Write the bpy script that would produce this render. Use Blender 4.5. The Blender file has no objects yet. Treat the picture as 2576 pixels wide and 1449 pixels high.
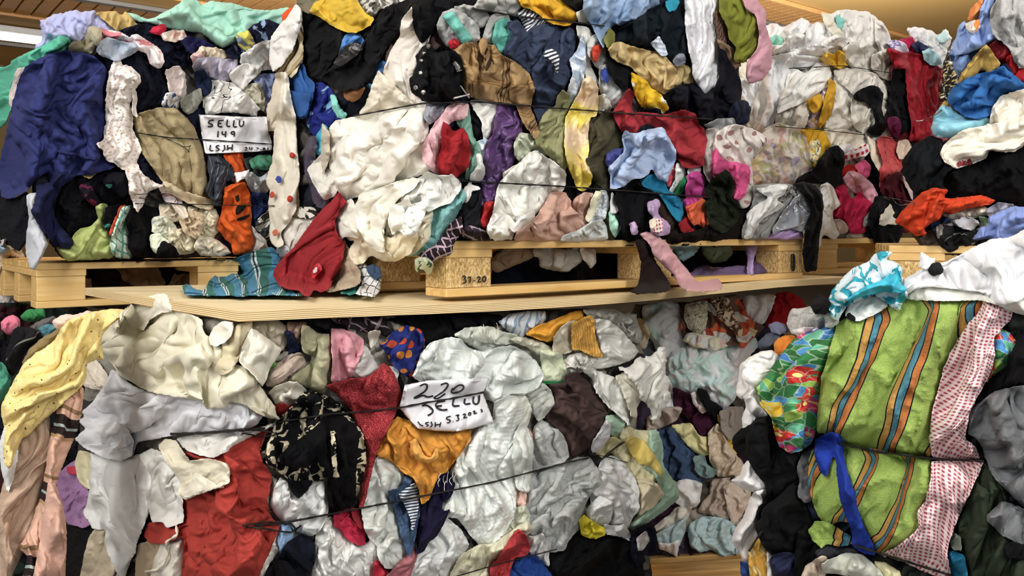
import bpy, bmesh, math, random
import numpy as np
from mathutils import Vector
F=2150.0; CXP=1288.0; HZ=590.0      # focal length in pixels of the 2576 px wide frame, principal column, horizon row
S=bpy.context.scene
# ---------------------------------------------------------------- camera, light, exposure
cam=bpy.data.cameras.new('camera'); co=bpy.data.objects.new('camera',cam); S.collection.objects.link(co)
cam.sensor_width=36; cam.lens=36*F/2576; cam.shift_y=(HZ-724.5)/2576; cam.clip_start=.02; cam.clip_end=100
co.rotation_euler=(math.pi/2,0,0); S.camera=co
w=bpy.data.worlds.new('world'); S.world=w; w.use_nodes=True
w.node_tree.nodes['Background'].inputs[0].default_value=(.96,.97,1,1); w.node_tree.nodes['Background'].inputs[1].default_value=.58
S.view_settings.view_transform='Standard'; S.view_settings.look='None'; S.view_settings.exposure=0.30; S.view_settings.gamma=1; S.view_settings.use_curve_mapping=False
def area(name,loc,target,sx,sy,power,col=(1,.985,.96)):
    l=bpy.data.lights.new(name,'AREA'); l.shape='RECTANGLE'; l.size=sx; l.size_y=sy; l.energy=power; l.color=col
    o=bpy.data.objects.new(name,l); S.collection.objects.link(o); o.location=loc
    o.rotation_euler=(Vector(target)-Vector(loc)).to_track_quat('-Z','Y').to_euler(); return o
area('tube_or_fill_light',(-1.6,-.4,2.85),(-.3,2.6,-.3),.35,4.5,210)
area('tube_or_fill_light',(1.9,-.6,2.85),(.9,2.6,-.4),.35,4.5,210)
area('tube_or_fill_light',(-2.2,3.6,2.85),(-.8,3.4,0),.4,4.0,45)
area('tube_or_fill_light',(3.0,4.6,2.85),(1.4,3.9,0),.4,4.0,80)
area('tube_or_fill_light',(-3.2,.6,2.6),(-.9,2.3,-.6),.35,3.5,45)  # added fill for the left faces, not one of the ceiling tubes
area('ceiling_fill_light',(-2.5,6.5,2.1),(-2.4,7.0,3),1.2,5,480)  # added unseen lamps aimed up to brighten the ceiling
area('ceiling_fill_light',(4.5,7.5,2.1),(4.4,8.0,3),1.2,5,330)
# ---------------------------------------------------------------- helpers
LB=1.0   # brightness of the cloth colours that follow
def lin(c):
    if isinstance(c,str):
        c=[int(c[i:i+2],16)/255 for i in (0,2,4)]; m=.3*c[0]+.59*c[1]+.11*c[2]; c=[min(.92,max(0,x+(m-x)*.14)*LB) for x in c]
    return tuple(x/12.92 if x<=.04045 else ((x+.055)/1.055)**2.4 for x in c)
def tag(o,label=None,cat=None,group=None,kind=None):
    if label: o['label']=label
    if cat: o['category']=cat
    if group: o['group']=group
    if kind: o['kind']=kind
    return o
def link(name,me,mat=None,parent=None,smooth=True):
    o=bpy.data.objects.new(name,me); S.collection.objects.link(o)
    if mat is not None: me.materials.append(mat)
    if smooth: me.shade_smooth()
    if parent is not None: o.parent=parent
    return o
def mesh_np(name,V,Fq,uv=None):
    me=bpy.data.meshes.new(name); n=len(V); m=len(Fq)
    me.vertices.add(n); me.vertices.foreach_set('co',np.ascontiguousarray(V,dtype=np.float32).ravel())
    me.loops.add(4*m); me.loops.foreach_set('vertex_index',np.ascontiguousarray(Fq,dtype=np.int32).ravel())
    me.polygons.add(m); me.polygons.foreach_set('loop_start',np.arange(0,4*m,4,dtype=np.int32))
    if uv is not None:
        l=me.uv_layers.new(name='UVMap'); l.data.foreach_set('uv',np.ascontiguousarray(uv[Fq.ravel()],dtype=np.float32).ravel())
    me.update(calc_edges=True); me.validate(); return me
# ---- physically buckled cloth: a periodic sheet squeezed into a smaller box by relaxation
def upsample(P,per):
    N=P.shape[0]
    A=np.roll(P,-1,0).copy(); A[-1:,:,1]+=per[1]
    Q=np.empty((2*N,N,3),P.dtype); Q[0::2]=P; Q[1::2]=(P+A)/2
    A=np.roll(Q,-1,1).copy(); A[:,-1:,0]+=per[0]
    R=np.empty((2*N,2*N,3),P.dtype); R[:,0::2]=Q; R[:,1::2]=(Q+A)/2
    return R*2.0
def crumple(seed,cx,cy,zmax,levels=((48,300),(96,130),(192,50)),bend=.25):
    r=np.random.default_rng(seed); N=levels[0][0]
    jj,ii=np.meshgrid(np.arange(N),np.arange(N))
    P=np.stack([jj*cx,ii*cy,np.zeros_like(jj)],-1).astype(np.float32); P[...,2]+=r.normal(0,.8,(N,N)); P[...,:2]+=r.normal(0,.2,(N,N,2))
    for li,(n,it) in enumerate(levels):
        if li>0:
            P=upsample(P,(N*cx,N*cy)); N=n; P[...,2]+=r.normal(0,.12,(N,N)).astype(np.float32)
        per=(N*cx,N*cy); sc=N/levels[0][0]
        fam=[(0,1,1,1.),(1,0,1,1.),(1,1,2**.5,.5),(1,-1,2**.5,.5),(0,2,2,bend),(2,0,2,bend),(2,2,8**.5,bend*.5),(2,-2,8**.5,bend*.5),(0,4,4,bend*.5),(4,0,4,bend*.5)]
        for k in range(it):
            acc=np.zeros_like(P)
            for di,dj,rest,wt in fam:
                Qn=np.roll(P,(-di,-dj),(0,1)).copy()
                if dj>0: Qn[:,-dj:,0]+=per[0]
                if dj<0: Qn[:,:-dj,0]-=per[0]
                if di>0: Qn[-di:,:,1]+=per[1]
                d=Qn-P; L=np.sqrt((d*d).sum(-1))+1e-9; e=(L-rest)/L
                if rest>=2: e=np.minimum(e,0)
                c=d*(e*wt*.5)[...,None]; acc+=c; acc-=np.roll(c,(di,dj),(0,1))
            P+=acc*.40
            zm=zmax*sc; P[...,2]-=P[...,2].mean(); z=P[...,2]
            P[...,2]=np.where(abs(z)>zm,z-(z-np.sign(z)*zm)*.15,z)
    jj,ii=np.meshgrid(np.arange(N),np.arange(N))
    D=np.stack([P[...,0]-jj*cx,P[...,1]-ii*cy,P[...,2]],-1)/N
    for _ in range(2):
        for ax in (0,1): D=(np.roll(D,1,ax)+2*D+np.roll(D,-1,ax))/4
    D-=D.mean((0,1)); return D
TILES={'g':[crumple(1,.62,.93,2.2),crumple(2,.70,.90,1.7)],
       'c':[crumple(3,.78,.80,2.0),crumple(4,.84,.82,2.2)],
       's':[crumple(5,.90,.92,2.5),crumple(6,.86,.95,2.5)]}
def samp(T,u,v):
    N=T.shape[0]; x=(u%1)*N; y=(v%1)*N; i=np.floor(x).astype(int); j=np.floor(y).astype(int); fx=(x-i)[:,None]; fy=(y-j)[:,None]
    i%=N; j%=N; i1=(i+1)%N; j1=(j+1)%N
    return (T[j,i]*(1-fx)+T[j,i1]*fx)*(1-fy)+(T[j1,i]*(1-fx)+T[j1,i1]*fx)*fy
# ---- where the bales stand: convex boxes seen at a corner, given as depth over image rays
def unproj(px,py,D): return np.stack([(px-CXP)/F*D,D,-(py-HZ)/F*D],-1)
def plane_depth(px,P,n): a=(px-CXP)/F; return (P[0]*n[0]+P[1]*n[1])/(a*n[0]+n[1])
TH=math.radians(38); U=(math.cos(TH),math.sin(TH)); NF=(math.sin(TH),-math.cos(TH)); NL=(-math.cos(TH),-math.sin(TH))
BALES={ # corner, faces
 'C':((-.19,2.14),(NF,NL)), 'A':((-1.50,2.66),(NF,NL)), 'P':((-.60,1.82),(NF,NL)), 'W':((1.20,3.40),(NF,NL)),
 'Q':((.45,3.3),((.25,-.97),(-.9,-.43))), 'R':((.753,1.62),((-.50,-.866),)), 'K':((1.15,2.45),((-.35,-.937),(-.99,-.12))),
 'V':((-1.2,3.3),(NF,)), 'T':((.1,2.75),(NF,)),
 'Y':((-1.15,2.05),((.25,-.97),)), 'X':((-1.9,3.4),((.2,-.98),)), 'Z':((0,1.9),(NF,)), }
TW={}   # twines per bale: lists of pixel polylines that pinch the cloth
def bale_depth(px,py,key,k=.05):
    P,ns=BALES[key]; D=plane_depth(px,P,ns[0])
    if len(ns)>1:
        D2=plane_depth(px,P,ns[1]); m=np.maximum(D,D2); D=m+k*np.log(np.exp((D-m)/k)+np.exp((D2-m)/k))
    if key=='C': D=np.minimum(D,.152*F/np.maximum(py-HZ,1))     # nothing of the middle bale sinks below the shelf it stands on
    for poly in TW.get(key,()):
        d=seg_dist(px,py,np.array(poly,float),False)[0]
        D=D+.040*np.exp(-(d/34)**2)
    return D
def seg_dist(px,py,poly,closed=True):
    A=poly; B=np.roll(poly,-1,0) if closed else poly[1:]; A=A if closed else poly[:-1]
    best=np.full(px.shape,1e9); bx=np.zeros(px.shape); by=np.zeros(px.shape); ins=np.zeros(px.shape,bool)
    for (ax,ay),(cx,cy) in zip(A,B):
        dx,dy=cx-ax,cy-ay; L=dx*dx+dy*dy+1e-9
        t=np.clip(((px-ax)*dx+(py-ay)*dy)/L,0,1); qx=ax+t*dx; qy=ay+t*dy
        d=(px-qx)**2+(py-qy)**2; m=d<best; best=np.where(m,d,best); bx=np.where(m,qx,bx); by=np.where(m,qy,by)
        if closed and abs(dy)>1e-9:
            c=((ay>py)!=(cy>py))&(px<dx*(py-ay)/dy+ax); ins^=c
    return np.sqrt(best),bx,by,ins
def smooth_poly(p,it=2,jag=0,seed=0,step=9,grow=0):
    p=np.array(p,float)
    if grow:
        e=np.roll(p,-1,0)-p; L=np.hypot(*e.T)+1e-9; nn=np.stack([e[:,1],-e[:,0]],1)/L[:,None]; A=(p[:,0]*np.roll(p[:,1],-1)-np.roll(p[:,0],-1)*p[:,1]).sum()
        v=nn+np.roll(nn,1,0); v/=np.hypot(*v.T)[:,None]+1e-9; p=p+v*grow*(1 if A>0 else -1)
    for _ in range(it):
        q=np.roll(p,-1,0); p=np.stack([p*.9+q*.1,p*.1+q*.9],1).reshape(-1,2)
    # resample
    q=np.vstack([p,p[:1]]); L=np.r_[0,np.cumsum(np.hypot(*np.diff(q,axis=0).T))]; n=max(12,int(L[-1]/step))
    t=np.linspace(0,L[-1],n,endpoint=False); p=np.stack([np.interp(t,L,q[:,0]),np.interp(t,L,q[:,1])],1)
    r=np.random.default_rng(seed); tn=np.roll(p,-1,0)-np.roll(p,1,0); tn/=np.hypot(*tn.T)[:,None]+1e-9
    nz=r.normal(0,1,n)*.5+np.convolve(np.r_[r.normal(0,1,n+4)],np.ones(5)/5,'valid')*1.6
    return p+np.stack([tn[:,1],-tn[:,0]],1)*(nz*(1.1+jag))[:,None]
GC=4; MW,MH=2576//GC+60,1449//GC+60
DM=np.full((MH,MW),np.inf)   # nearest cloth depth so far
def cell(px,py): return np.clip((px/GC+30).astype(int),0,MW-1),np.clip((py/GC+30).astype(int),0,MH-1)
CROP=dict(A=(0,0),B=(400,0),C=(0,350),D=(400,350),E=(700,0),F=(1100,0),G=(1500,0),H=(700,350),I=(1100,350),J=(1500,350),K=(1800,0),L=(2176,0),M=(1800,350),N=(2076,350),
 O=(0,700),P=(0,1049),Q=(400,700),R=(400,1049),S=(800,750),T=(800,1049),U=(1200,700),V=(1200,1049),W=(1600,700),X=(1600,1049),Y=(2076,650),Z=(2076,1049))
def pts(crop,s,k=2.7606):
    a=[float(x) for x in s.replace(',',' ').split()]; a=np.array(a).reshape(-1,2)
    if crop=='0': return a
    return a*k+np.array(CROP[crop],float)
GN=[0]
def cloth(name,P,mat,bale,fold='c',ang=0,size=.34,amp=1.0,puff=.035,off=0.0,g=2.8,jag=0,label=None,cat=None,group=None,parent=None,fan=None,flat=False,skirt=.05,update=True,smooth=1,pw=None,kind=None):
    GN[0]+=1; seed=GN[0]; r=np.random.default_rng(seed*7+1)
    poly=smooth_poly(P,smooth,jag,seed,step=6 if smooth else 9,grow=(2.5 if parent is None else 0)) if not flat else smooth_poly(P,0,-1.05,seed,step=6)
    x0,y0=poly.min(0)-g; x1,y1=poly.max(0)+g
    xs=np.arange(x0,x1+g,g); ys=np.arange(y0,y1+g,g); X,Y=np.meshgrid(xs,ys); px=X.ravel(); py=Y.ravel()
    d,bx,by,ins=seg_dist(px,py,poly); sd=np.where(ins,d,-d)
    near=(sd<0)&(sd>-g*.95); px=np.where(near,bx,px); py=np.where(near,by,py); keep=(sd>=0)|near; d=np.where(sd>0,sd,0)
    H_,W_=X.shape; idx=np.arange(H_*W_).reshape(H_,W_); Fq=np.stack([idx[1:,:-1],idx[1:,1:],idx[:-1,1:],idx[:-1,:-1]],-1).reshape(-1,4)
    Fq=Fq[keep[Fq].all(1)]
    used=np.unique(Fq); mp=-np.ones(H_*W_,int); mp[used]=np.arange(len(used)); Fq=mp[Fq]; px=px[used]; py=py[used]; d=d[used]
    if len(used)<4: return None
    Db=bale_depth(px,py,bale)-off; mm=Db.mean()/F      # metres per pixel
    ci,cj=cell(px,py)
    # base surface: lies on the bale, or drapes over what was laid before it
    bx0,bx1=ci.min()-3,ci.max()+4; by0,by1=cj.min()-3,cj.max()+4; bx0=max(bx0,0); by0=max(by0,0)
    sub=DM[by0:by1,bx0:bx1]
    e=np.pad(sub,1,mode='edge'); e=np.minimum.reduce([e[1:-1,1:-1],e[:-2,1:-1],e[2:,1:-1],e[1:-1,:-2],e[1:-1,2:]])
    base=np.full(sub.shape,np.nan); base[cj-by0,ci-bx0]=Db
    m=~np.isnan(base); b=np.where(m,np.minimum(np.nan_to_num(base),np.where(e>np.nan_to_num(base)-.45,e,np.inf)-.005),0)
    if not flat or True:
        bb=b.copy(); mf=m.astype(float)
        for _ in range(5 if not flat else 14):
            for ax in (0,1):
                bb=(np.roll(bb,1,ax)+bb*1.0+np.roll(bb,-1,ax)); mf=(np.roll(mf,1,ax)+mf+np.roll(mf,-1,ax))
            bb=np.where(m,bb/np.maximum(mf,1e-6),0); mf=m.astype(float)
            if _%2==1 and not flat: bb=np.where(m,np.minimum(bb,b+.004),0)
        b=np.where(m,np.minimum(bb,b+.001) if not flat else bb,0)
    # bilinear lookup
    fx=px/GC+30-bx0-.5; fy=py/GC+30-by0-.5; i=np.floor(fx).astype(int); j=np.floor(fy).astype(int); tx=fx-i; ty=fy-j
    hh,ww=b.shape
    def at(jj,ii):
        jj=np.clip(jj,0,hh-1); ii=np.clip(ii,0,ww-1); return b[jj,ii],m[jj,ii].astype(float)
    acc=0; wsum=1e-9
    for (dj,di,wt) in ((0,0,(1-tx)*(1-ty)),(0,1,tx*(1-ty)),(1,0,(1-tx)*ty),(1,1,tx*ty)):
        v,mk=at(j+dj,i+di); acc=acc+v*mk*wt; wsum=wsum+mk*wt
    Dbase=np.where(wsum>1e-6,acc/wsum,b[np.clip(cj-by0,0,hh-1),np.clip(ci-bx0,0,ww-1)])
    # dome
    dm=d*mm; far=max(dm.max(),.004); w_=min(.013,far); Hh=min(.011,w_*.85)
    t=np.clip(dm/w_,0,1); dome=Hh*np.sqrt(np.clip(1-(1-t)**2,0,1))                  # thin rolled edge
    wb=min(far,.10); t=np.clip(dm/wb,0,1); dome=dome+min(puff*.85,wb*.45)*t*(2-t)      # broad bulge
    # folds
    a=math.radians(ang); xm=(px-CXP)*mm; ym=-(py-HZ)*mm
    if fan is not None:
        fx0,fy0=(fan[0]-CXP)*mm,-(fan[1]-HZ)*mm; rr=np.hypot(xm-fx0,ym-fy0)+1e-3; th=np.arctan2(ym-fy0,xm-fx0); R0=np.median(rr)
        uu=th*R0; vv=rr; ca,sa=None,None
    else:
        uu=xm*math.cos(a)+ym*math.sin(a); vv=-xm*math.sin(a)+ym*math.cos(a)
    k1,k2=r.random(4),r.random(4)
    wob=.10*min(size,.26)*np.stack([np.sin(6.3*(vv/size*.7+k1[0]))+.6*np.sin(6.3*(uu/size*.9+k1[1])),np.sin(6.3*(uu/size*.8+k1[2]))],-1)
    uu=uu+wob[:,0]; vv=vv+wob[:,1]
    fade=np.clip(dm/.02,0,1); fade=fade*fade*(3-2*fade)
    disp=np.zeros((len(px),3))
    st={'gg':.42,'gc':.6,'gs':.5,'s':.8,'cc':.95,'c':.9}.get(fold,.8)
    if amp>0:
        for sc,wt,key in ((1.0,1.1,fold[0]),(.45,.78,fold[-1]),(.19,.36,'g' if fold[-1]=='g' else 'c')):
            T=TILES[key][seed%2]; s=size*sc; q=samp(T,uu/s+k2[0]+sc,vv/s*st+k2[1])
            if sc==1: z=q[:,2]; q[:,2]=.72*z+(np.sqrt(z*z+3e-5)-.017)*.6
            if sc<1: z=q[:,2]; q[:,2]=.35*z+(np.sqrt(z*z+2e-5)-.012)*1.25      # rounded billows with pinched creases
            disp+=q*s*wt*amp
    lx,ly,lz=disp.T
    if fan is not None: er=np.stack([np.cos(th),np.sin(th)],-1); et=np.stack([-np.sin(th),np.cos(th)],-1); dxy=lx[:,None]*et+ly[:,None]*er
    else: dxy=np.stack([lx*math.cos(a)-ly*math.sin(a),lx*math.sin(a)+ly*math.cos(a)],-1)
    pxx=px+dxy[:,0]/mm*fade*.8; pyy=py-dxy[:,1]/mm*fade*.8
    lift=-np.percentile(lz,4) if amp>0 else 0
    h=dome+(lz+lift*.6)*(.2+.8*fade)
    e2=np.pad(e,2,mode='edge'); e2=np.minimum.reduce([e2[2:-2,2:-2],e2[:-4,2:-2],e2[4:,2:-2],e2[2:-2,:-4],e2[2:-2,4:],e2[1:-3,1:-3],e2[3:-1,3:-1]])
    ef=np.where(m,np.where((e2<b+.03)&(e2>b-.20),e2,b+.03),np.nan); mk=~np.isnan(ef); q0=np.where(mk,ef,0); qm=mk.astype(float)
    for ax in (0,1): q0=np.roll(q0,1,ax)+q0+np.roll(q0,-1,ax); qm=np.roll(qm,1,ax)+qm+np.roll(qm,-1,ax)
    ok_=qm>0; q0=np.where(ok_,q0/np.maximum(qm,1e-6),99.)
    fx=pxx/GC+30-bx0-.5; fy=pyy/GC+30-by0-.5; i=np.clip(np.floor(fx).astype(int),0,ww-2); j=np.clip(np.floor(fy).astype(int),0,hh-2); tx=np.clip(fx-i,0,1); ty=np.clip(fy-j,0,1)
    ev=(q0[j,i]*(1-tx)+q0[j,i+1]*tx)*(1-ty)+(q0[j+1,i]*(1-tx)+q0[j+1,i+1]*tx)*ty
    D=np.minimum(Dbase-h,ev-.006)
    V=unproj(pxx,pyy,D); uv=np.stack([uu,vv],-1)
    # rolled back edge so the piece has thickness
    E=np.concatenate([Fq[:,[0,1]],Fq[:,[1,2]],Fq[:,[2,3]],Fq[:,[3,0]]]); key_=E.min(1)*10**7+E.max(1)
    _,first,cnt=np.unique(key_,return_index=True,return_counts=True); Eb=E[first[cnt==1]]
    bv=np.unique(Eb); cx,cy=pxx.mean(),pyy.mean(); n0=len(V); mb=-np.ones(n0,int); mb[bv]=np.arange(len(bv))
    gx=np.zeros(len(bv)); gy=np.zeros(len(bv))   # inward direction at boundary
    # estimate inward normal from adjacent edges
    for s_,q in ((0,1),(1,0)):
        ex=pxx[Eb[:,1]]-pxx[Eb[:,0]]; ey=pyy[Eb[:,1]]-pyy[Eb[:,0]]; L=np.hypot(ex,ey)+1e-9
        np.add.at(gx,mb[Eb[:,s_]],ey/L); np.add.at(gy,mb[Eb[:,s_]],-ex/L)
    L=np.hypot(gx,gy)+1e-9; gx/=L; gy/=L
    rings=[bv]; Vs=[V]; uvs=[uv]; base_n=n0
    for dep,inn in ((min(skirt*.3,Hh*.6+.003),.002),(skirt,.008)):
        q=unproj(pxx[bv]+gx*inn/mm,pyy[bv]+gy*inn/mm,D[bv]+dep); Vs.append(q); uvs.append(uv[bv]+np.stack([gx,-gy],-1)*dep*-.5); rings.append(np.arange(len(bv))+base_n); base_n+=len(bv)
    Fs=[Fq]
    for k in (0,1):
        r0=rings[k][mb[Eb]]; r1=rings[k+1][mb[Eb]]; Fs.append(np.stack([r0[:,1],r0[:,0],r1[:,0],r1[:,1]],-1))
    me=mesh_np(name,np.concatenate(Vs),np.concatenate(Fs),np.concatenate(uvs))
    o=link(name,me,mat,parent); tag(o,label,cat,group,kind)
    if update:
        ci,cj=cell(pxx,pyy); np.minimum.at(DM,(cj,ci),D)
    return o
# ---------------------------------------------------------------- cloth materials
MC={}
class NT:
    def __init__(s,name):
        s.m=bpy.data.materials.new(name); s.m.use_nodes=True; s.t=s.m.node_tree; s.b=s.t.nodes['Principled BSDF']; s.uv=s.n('ShaderNodeTexCoord').outputs['UV']
    def n(s,ty,**k):
        x=s.t.nodes.new(ty)
        for a,v in k.items(): setattr(x,a,v)
        return x
    def l(s,a,b): s.t.links.new(a,b)
    def val(s,sock,v):
        if hasattr(v,'is_linked') or hasattr(v,'node'): s.l(v,sock)
        else: sock.default_value=v
    def math(s,op,a,b=0.0,c=None):
        x=s.n('ShaderNodeMath',operation=op); s.val(x.inputs[0],a); s.val(x.inputs[1],b)
        if c is not None: s.val(x.inputs[2],c)
        return x.outputs[0]
    def sep(s,v): x=s.n('ShaderNodeSeparateXYZ'); s.l(v,x.inputs[0]); return x.outputs
    def noise(s,scale,detail=3,vec=None,rough=.5,dist=0): x=s.n('ShaderNodeTexNoise'); s.l(vec or s.uv,x.inputs['Vector']); x.inputs['Scale'].default_value=scale; x.inputs['Detail'].default_value=detail; x.inputs['Roughness'].default_value=rough; x.inputs['Distortion'].default_value=dist; return x.outputs
    def vor(s,scale,vec=None,feat='F1'): x=s.n('ShaderNodeTexVoronoi',feature=feat,voronoi_dimensions='2D'); s.l(vec or s.uv,x.inputs['Vector']); x.inputs['Scale'].default_value=scale; return x.outputs
    def mix(s,f,a,b,mode='MIX'):
        x=s.n('ShaderNodeMix',data_type='RGBA',blend_type=mode); s.val(x.inputs[0],f)
        for i,v in ((6,a),(7,b)):
            if isinstance(v,(str,tuple)): x.inputs[i].default_value=(*lin(v),1)
            else: s.l(v,x.inputs[i])
        return x.outputs[2]
    def ramp(s,f,stops,const=True):
        x=s.n('ShaderNodeValToRGB'); s.l(f,x.inputs[0]); e=x.color_ramp; e.interpolation='CONSTANT' if const else 'LINEAR'
        while len(e.elements)<len(stops): e.elements.new(.5)
        for q,(p,c) in zip(e.elements,stops): q.position=p; q.color=(*(lin(c) if isinstance(c,str) else (c,)*3),1)
        return x.outputs[0]
    def scale(s,v,sx,sy=None,rot=0): x=s.n('ShaderNodeMapping'); s.l(v,x.inputs[0]); x.inputs['Scale'].default_value=(sx,sy or sx,1); x.inputs['Rotation'].default_value=(0,0,math.radians(rot)); return x.outputs[0]
    def warp(s,amt,scale=8):
        n=s.noise(scale,2)['Color']; x=s.n('ShaderNodeVectorMath',operation='MULTIPLY_ADD'); s.l(n,x.inputs[0]); x.inputs[1].default_value=(amt,)*3; s.l(s.uv,x.inputs[2]); return x.outputs[0]
def weave(t,kind,rough=.92):
    b=t.n('ShaderNodeBump'); b.inputs['Distance'].default_value=.002; b.inputs['Strength'].default_value=.5
    if kind=='terry': h=t.noise(300,4,rough=.75)['Fac']; b.inputs['Distance'].default_value=.009; b.inputs['Strength'].default_value=1.0
    elif kind=='fleece': h=t.math('ADD',t.math('MULTIPLY',t.noise(600,3,rough=.8)['Fac'],.35),t.noise(34,4,rough=.6,dist=.6)['Fac']); b.inputs['Distance'].default_value=.006; b.inputs['Strength'].default_value=.7
    elif kind=='knit':
        x=t.n('ShaderNodeTexWave'); t.l(t.uv,x.inputs[0]); x.inputs['Scale'].default_value=110; x.inputs['Distortion'].default_value=1.5; h=x.outputs['Fac']; b.inputs['Distance'].default_value=.0015
    elif kind=='waffle':
        q=t.sep(t.uv); h=t.math('MULTIPLY',t.math('SINE',t.math('MULTIPLY',q[0],520.)),t.math('SINE',t.math('MULTIPLY',q[1],520.))); b.inputs['Distance'].default_value=.0012
    elif kind=='leather': h=t.noise(260,3)['Fac']; b.inputs['Distance'].default_value=.001; rough=.38
    elif kind=='satin': h=t.noise(45,3,dist=.6)['Fac']; b.inputs['Distance'].default_value=.004; rough=.45
    else:
        a=t.noise(42,5,rough=.6,dist=.9)['Fac']
        rd=t.n('ShaderNodeTexNoise',noise_type='RIDGED_MULTIFRACTAL'); t.l(t.warp(.05,9),rd.inputs['Vector']); rd.inputs['Scale'].default_value=13; rd.inputs['Detail'].default_value=3
        a=t.math('SUBTRACT',t.math('MULTIPLY',a,.7),t.math('MULTIPLY',t.math('POWER',t.math('MINIMUM',rd.outputs['Fac'],1.2),4.0),.35)); c=t.noise(900,2)['Fac']; h=t.math('ADD',a,t.math('MULTIPLY',c,.16)); b.inputs['Distance'].default_value=.005; b.inputs['Strength'].default_value=.55
    t.l(h,b.inputs['Height']); t.l(b.outputs[0],t.b.inputs['Normal']); t.b.inputs['Roughness'].default_value=rough
    t.b.inputs['Specular IOR Level'].default_value=.5 if rough<.5 else .15
    
def fin(t,col,kind='cot'):
    f=t.noise(14,3)['Fac']; v=t.math('MULTIPLY_ADD',f,.16,.92)
    if kind=='terry': v=t.math('MULTIPLY',v,t.math('MULTIPLY_ADD',t.noise(330,3,rough=.7)['Fac'],.7,.78))
    x=t.n('ShaderNodeMix',data_type='RGBA',blend_type='MULTIPLY'); x.inputs[0].default_value=1
    if isinstance(col,str): x.inputs[6].default_value=(*lin(col),1)
    else: t.l(col,x.inputs[6])
    if isinstance(col,str) and max(lin(col))<.03: x.inputs[6].default_value=(*[q*.55 for q in lin(col)],1)
    c=t.n('ShaderNodeCombineColor'); [t.l(v,c.inputs[i]) for i in range(3)]; t.l(c.outputs[0],x.inputs[7]); t.l(x.outputs[2],t.b.inputs['Base Color']); weave(t,kind); return t.m
def M(kind,*a,**k):
    key=repr((kind,a,k,LB))
    if key not in MC: MC[key]=globals()['m_'+kind](*a,**k)
    return MC[key]
def m_plain(col,w='cot'): return fin(NT('cloth'),col,w)
def m_bands(stops,per,rot=0,w='cot',warp=0,stops2=None,mode='MULTIPLY',per2=None):
    t=NT('striped_cloth'); v=t.warp(warp) if warp else t.uv; q=t.sep(t.scale(v,1/per,1/(per2 or per),rot)); c=t.ramp(t.math('FRACT',q[0]),stops)
    if stops2: c=t.mix(1.0,c,t.ramp(t.math('FRACT',q[1]),stops2),mode)
    return fin(t,c,w)
def m_check(bg,fg,per,w='cot',rot=0,k=.5):
    t=NT('gingham'); q=t.sep(t.scale(t.uv,1/per,1/per,rot)); a=t.math('GREATER_THAN',t.math('FRACT',q[0]),.5); b=t.math('GREATER_THAN',t.math('FRACT',q[1]),.5)
    f=t.math('ADD',t.math('MULTIPLY',t.math('ADD',a,b),.5*(1-k)),t.math('MULTIPLY',t.math('MULTIPLY',a,b),k)); return fin(t,t.mix(f,bg,fg),w)
def m_grid(bg,fg,per,lw=.1,rot=0,w='cot'):
    t=NT('windowpane_check'); q=t.sep(t.scale(t.uv,1/per,1/per,rot)); f=t.math('MAXIMUM',t.math('LESS_THAN',t.math('FRACT',q[0]),lw),t.math('LESS_THAN',t.math('FRACT',q[1]),lw)); return fin(t,t.mix(f,bg,fg),w)
def m_dots(bg,cols,per,r,w='cot',rnd=.6,keep=1.0):
    t=NT('dotted_cloth'); x=t.n('ShaderNodeTexVoronoi',voronoi_dimensions='2D'); t.l(t.uv,x.inputs['Vector']); x.inputs['Scale'].default_value=1/per; x.inputs['Randomness'].default_value=rnd
    q=t.sep(x.outputs['Color']); f=t.math('MULTIPLY',t.math('LESS_THAN',x.outputs['Distance'],r),t.math('LESS_THAN',q[1],keep)); c=t.ramp(q[0],[(i/len(cols),cc) for i,cc in enumerate(cols)]); return fin(t,t.mix(f,bg,c),w)
def m_tropic():
    t=NT('tropical_print'); v=t.warp(.03,30); q=t.sep(t.vor(62,v)['Color']); c=t.ramp(q[0],[(0,'2f7a42'),(.2,'4a8fc8'),(.38,'3f8a4c'),(.55,'5fae8a'),(.66,'2f6a38'),(.8,'3a78b8'),(.9,'8fb84a')])
    x=t.n('ShaderNodeTexVoronoi',voronoi_dimensions='2D'); v2=t.warp(.02,60); t.l(v2,x.inputs['Vector']); x.inputs['Scale'].default_value=24; k=t.sep(x.outputs['Color']); d=x.outputs['Distance']
    f=t.math('MULTIPLY',t.math('LESS_THAN',d,t.math('MULTIPLY_ADD',t.noise(90,2)['Fac'],.5,.12)),t.math('LESS_THAN',k[1],.75)); fl=t.ramp(k[0],[(0,'d0302c'),(.35,'d8407a'),(.6,'e0b832'),(.78,'d8402c')])
    c=t.mix(f,c,fl); c=t.mix(t.math('MULTIPLY',f,t.math('LESS_THAN',d,.1)),c,'e8d070')
    e_=t.vor(62,v,'DISTANCE_TO_EDGE')['Distance']; c=t.mix(t.math('MULTIPLY',t.math('LESS_THAN',e_,.05),.35),c,'dfe8c8'); return fin(t,c)
def m_lines(bg,fg,scale,wd=.012,w='cot',dist=1.2):
    t=NT('line_printed_cloth'); f=t.noise(scale,2,dist=dist)['Fac']; q=t.math('LESS_THAN',t.math('ABSOLUTE',t.math('SUBTRACT',f,.5)),wd); return fin(t,t.mix(q,bg,fg),w)
def m_print(cols,scale,w='cot',warp=.05,edge=None):
    t=NT('printed_cloth'); v=t.warp(warp,scale*.6); o=t.vor(scale,v); q=t.sep(o['Color']); n=len(cols); c=t.ramp(q[0],[(i/n,cc) for i,cc in enumerate(cols)])
    if edge: c=t.mix(t.math('LESS_THAN',t.vor(scale,v,'DISTANCE_TO_EDGE')['Distance'],.06),c,edge)
    return fin(t,c,w)
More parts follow.
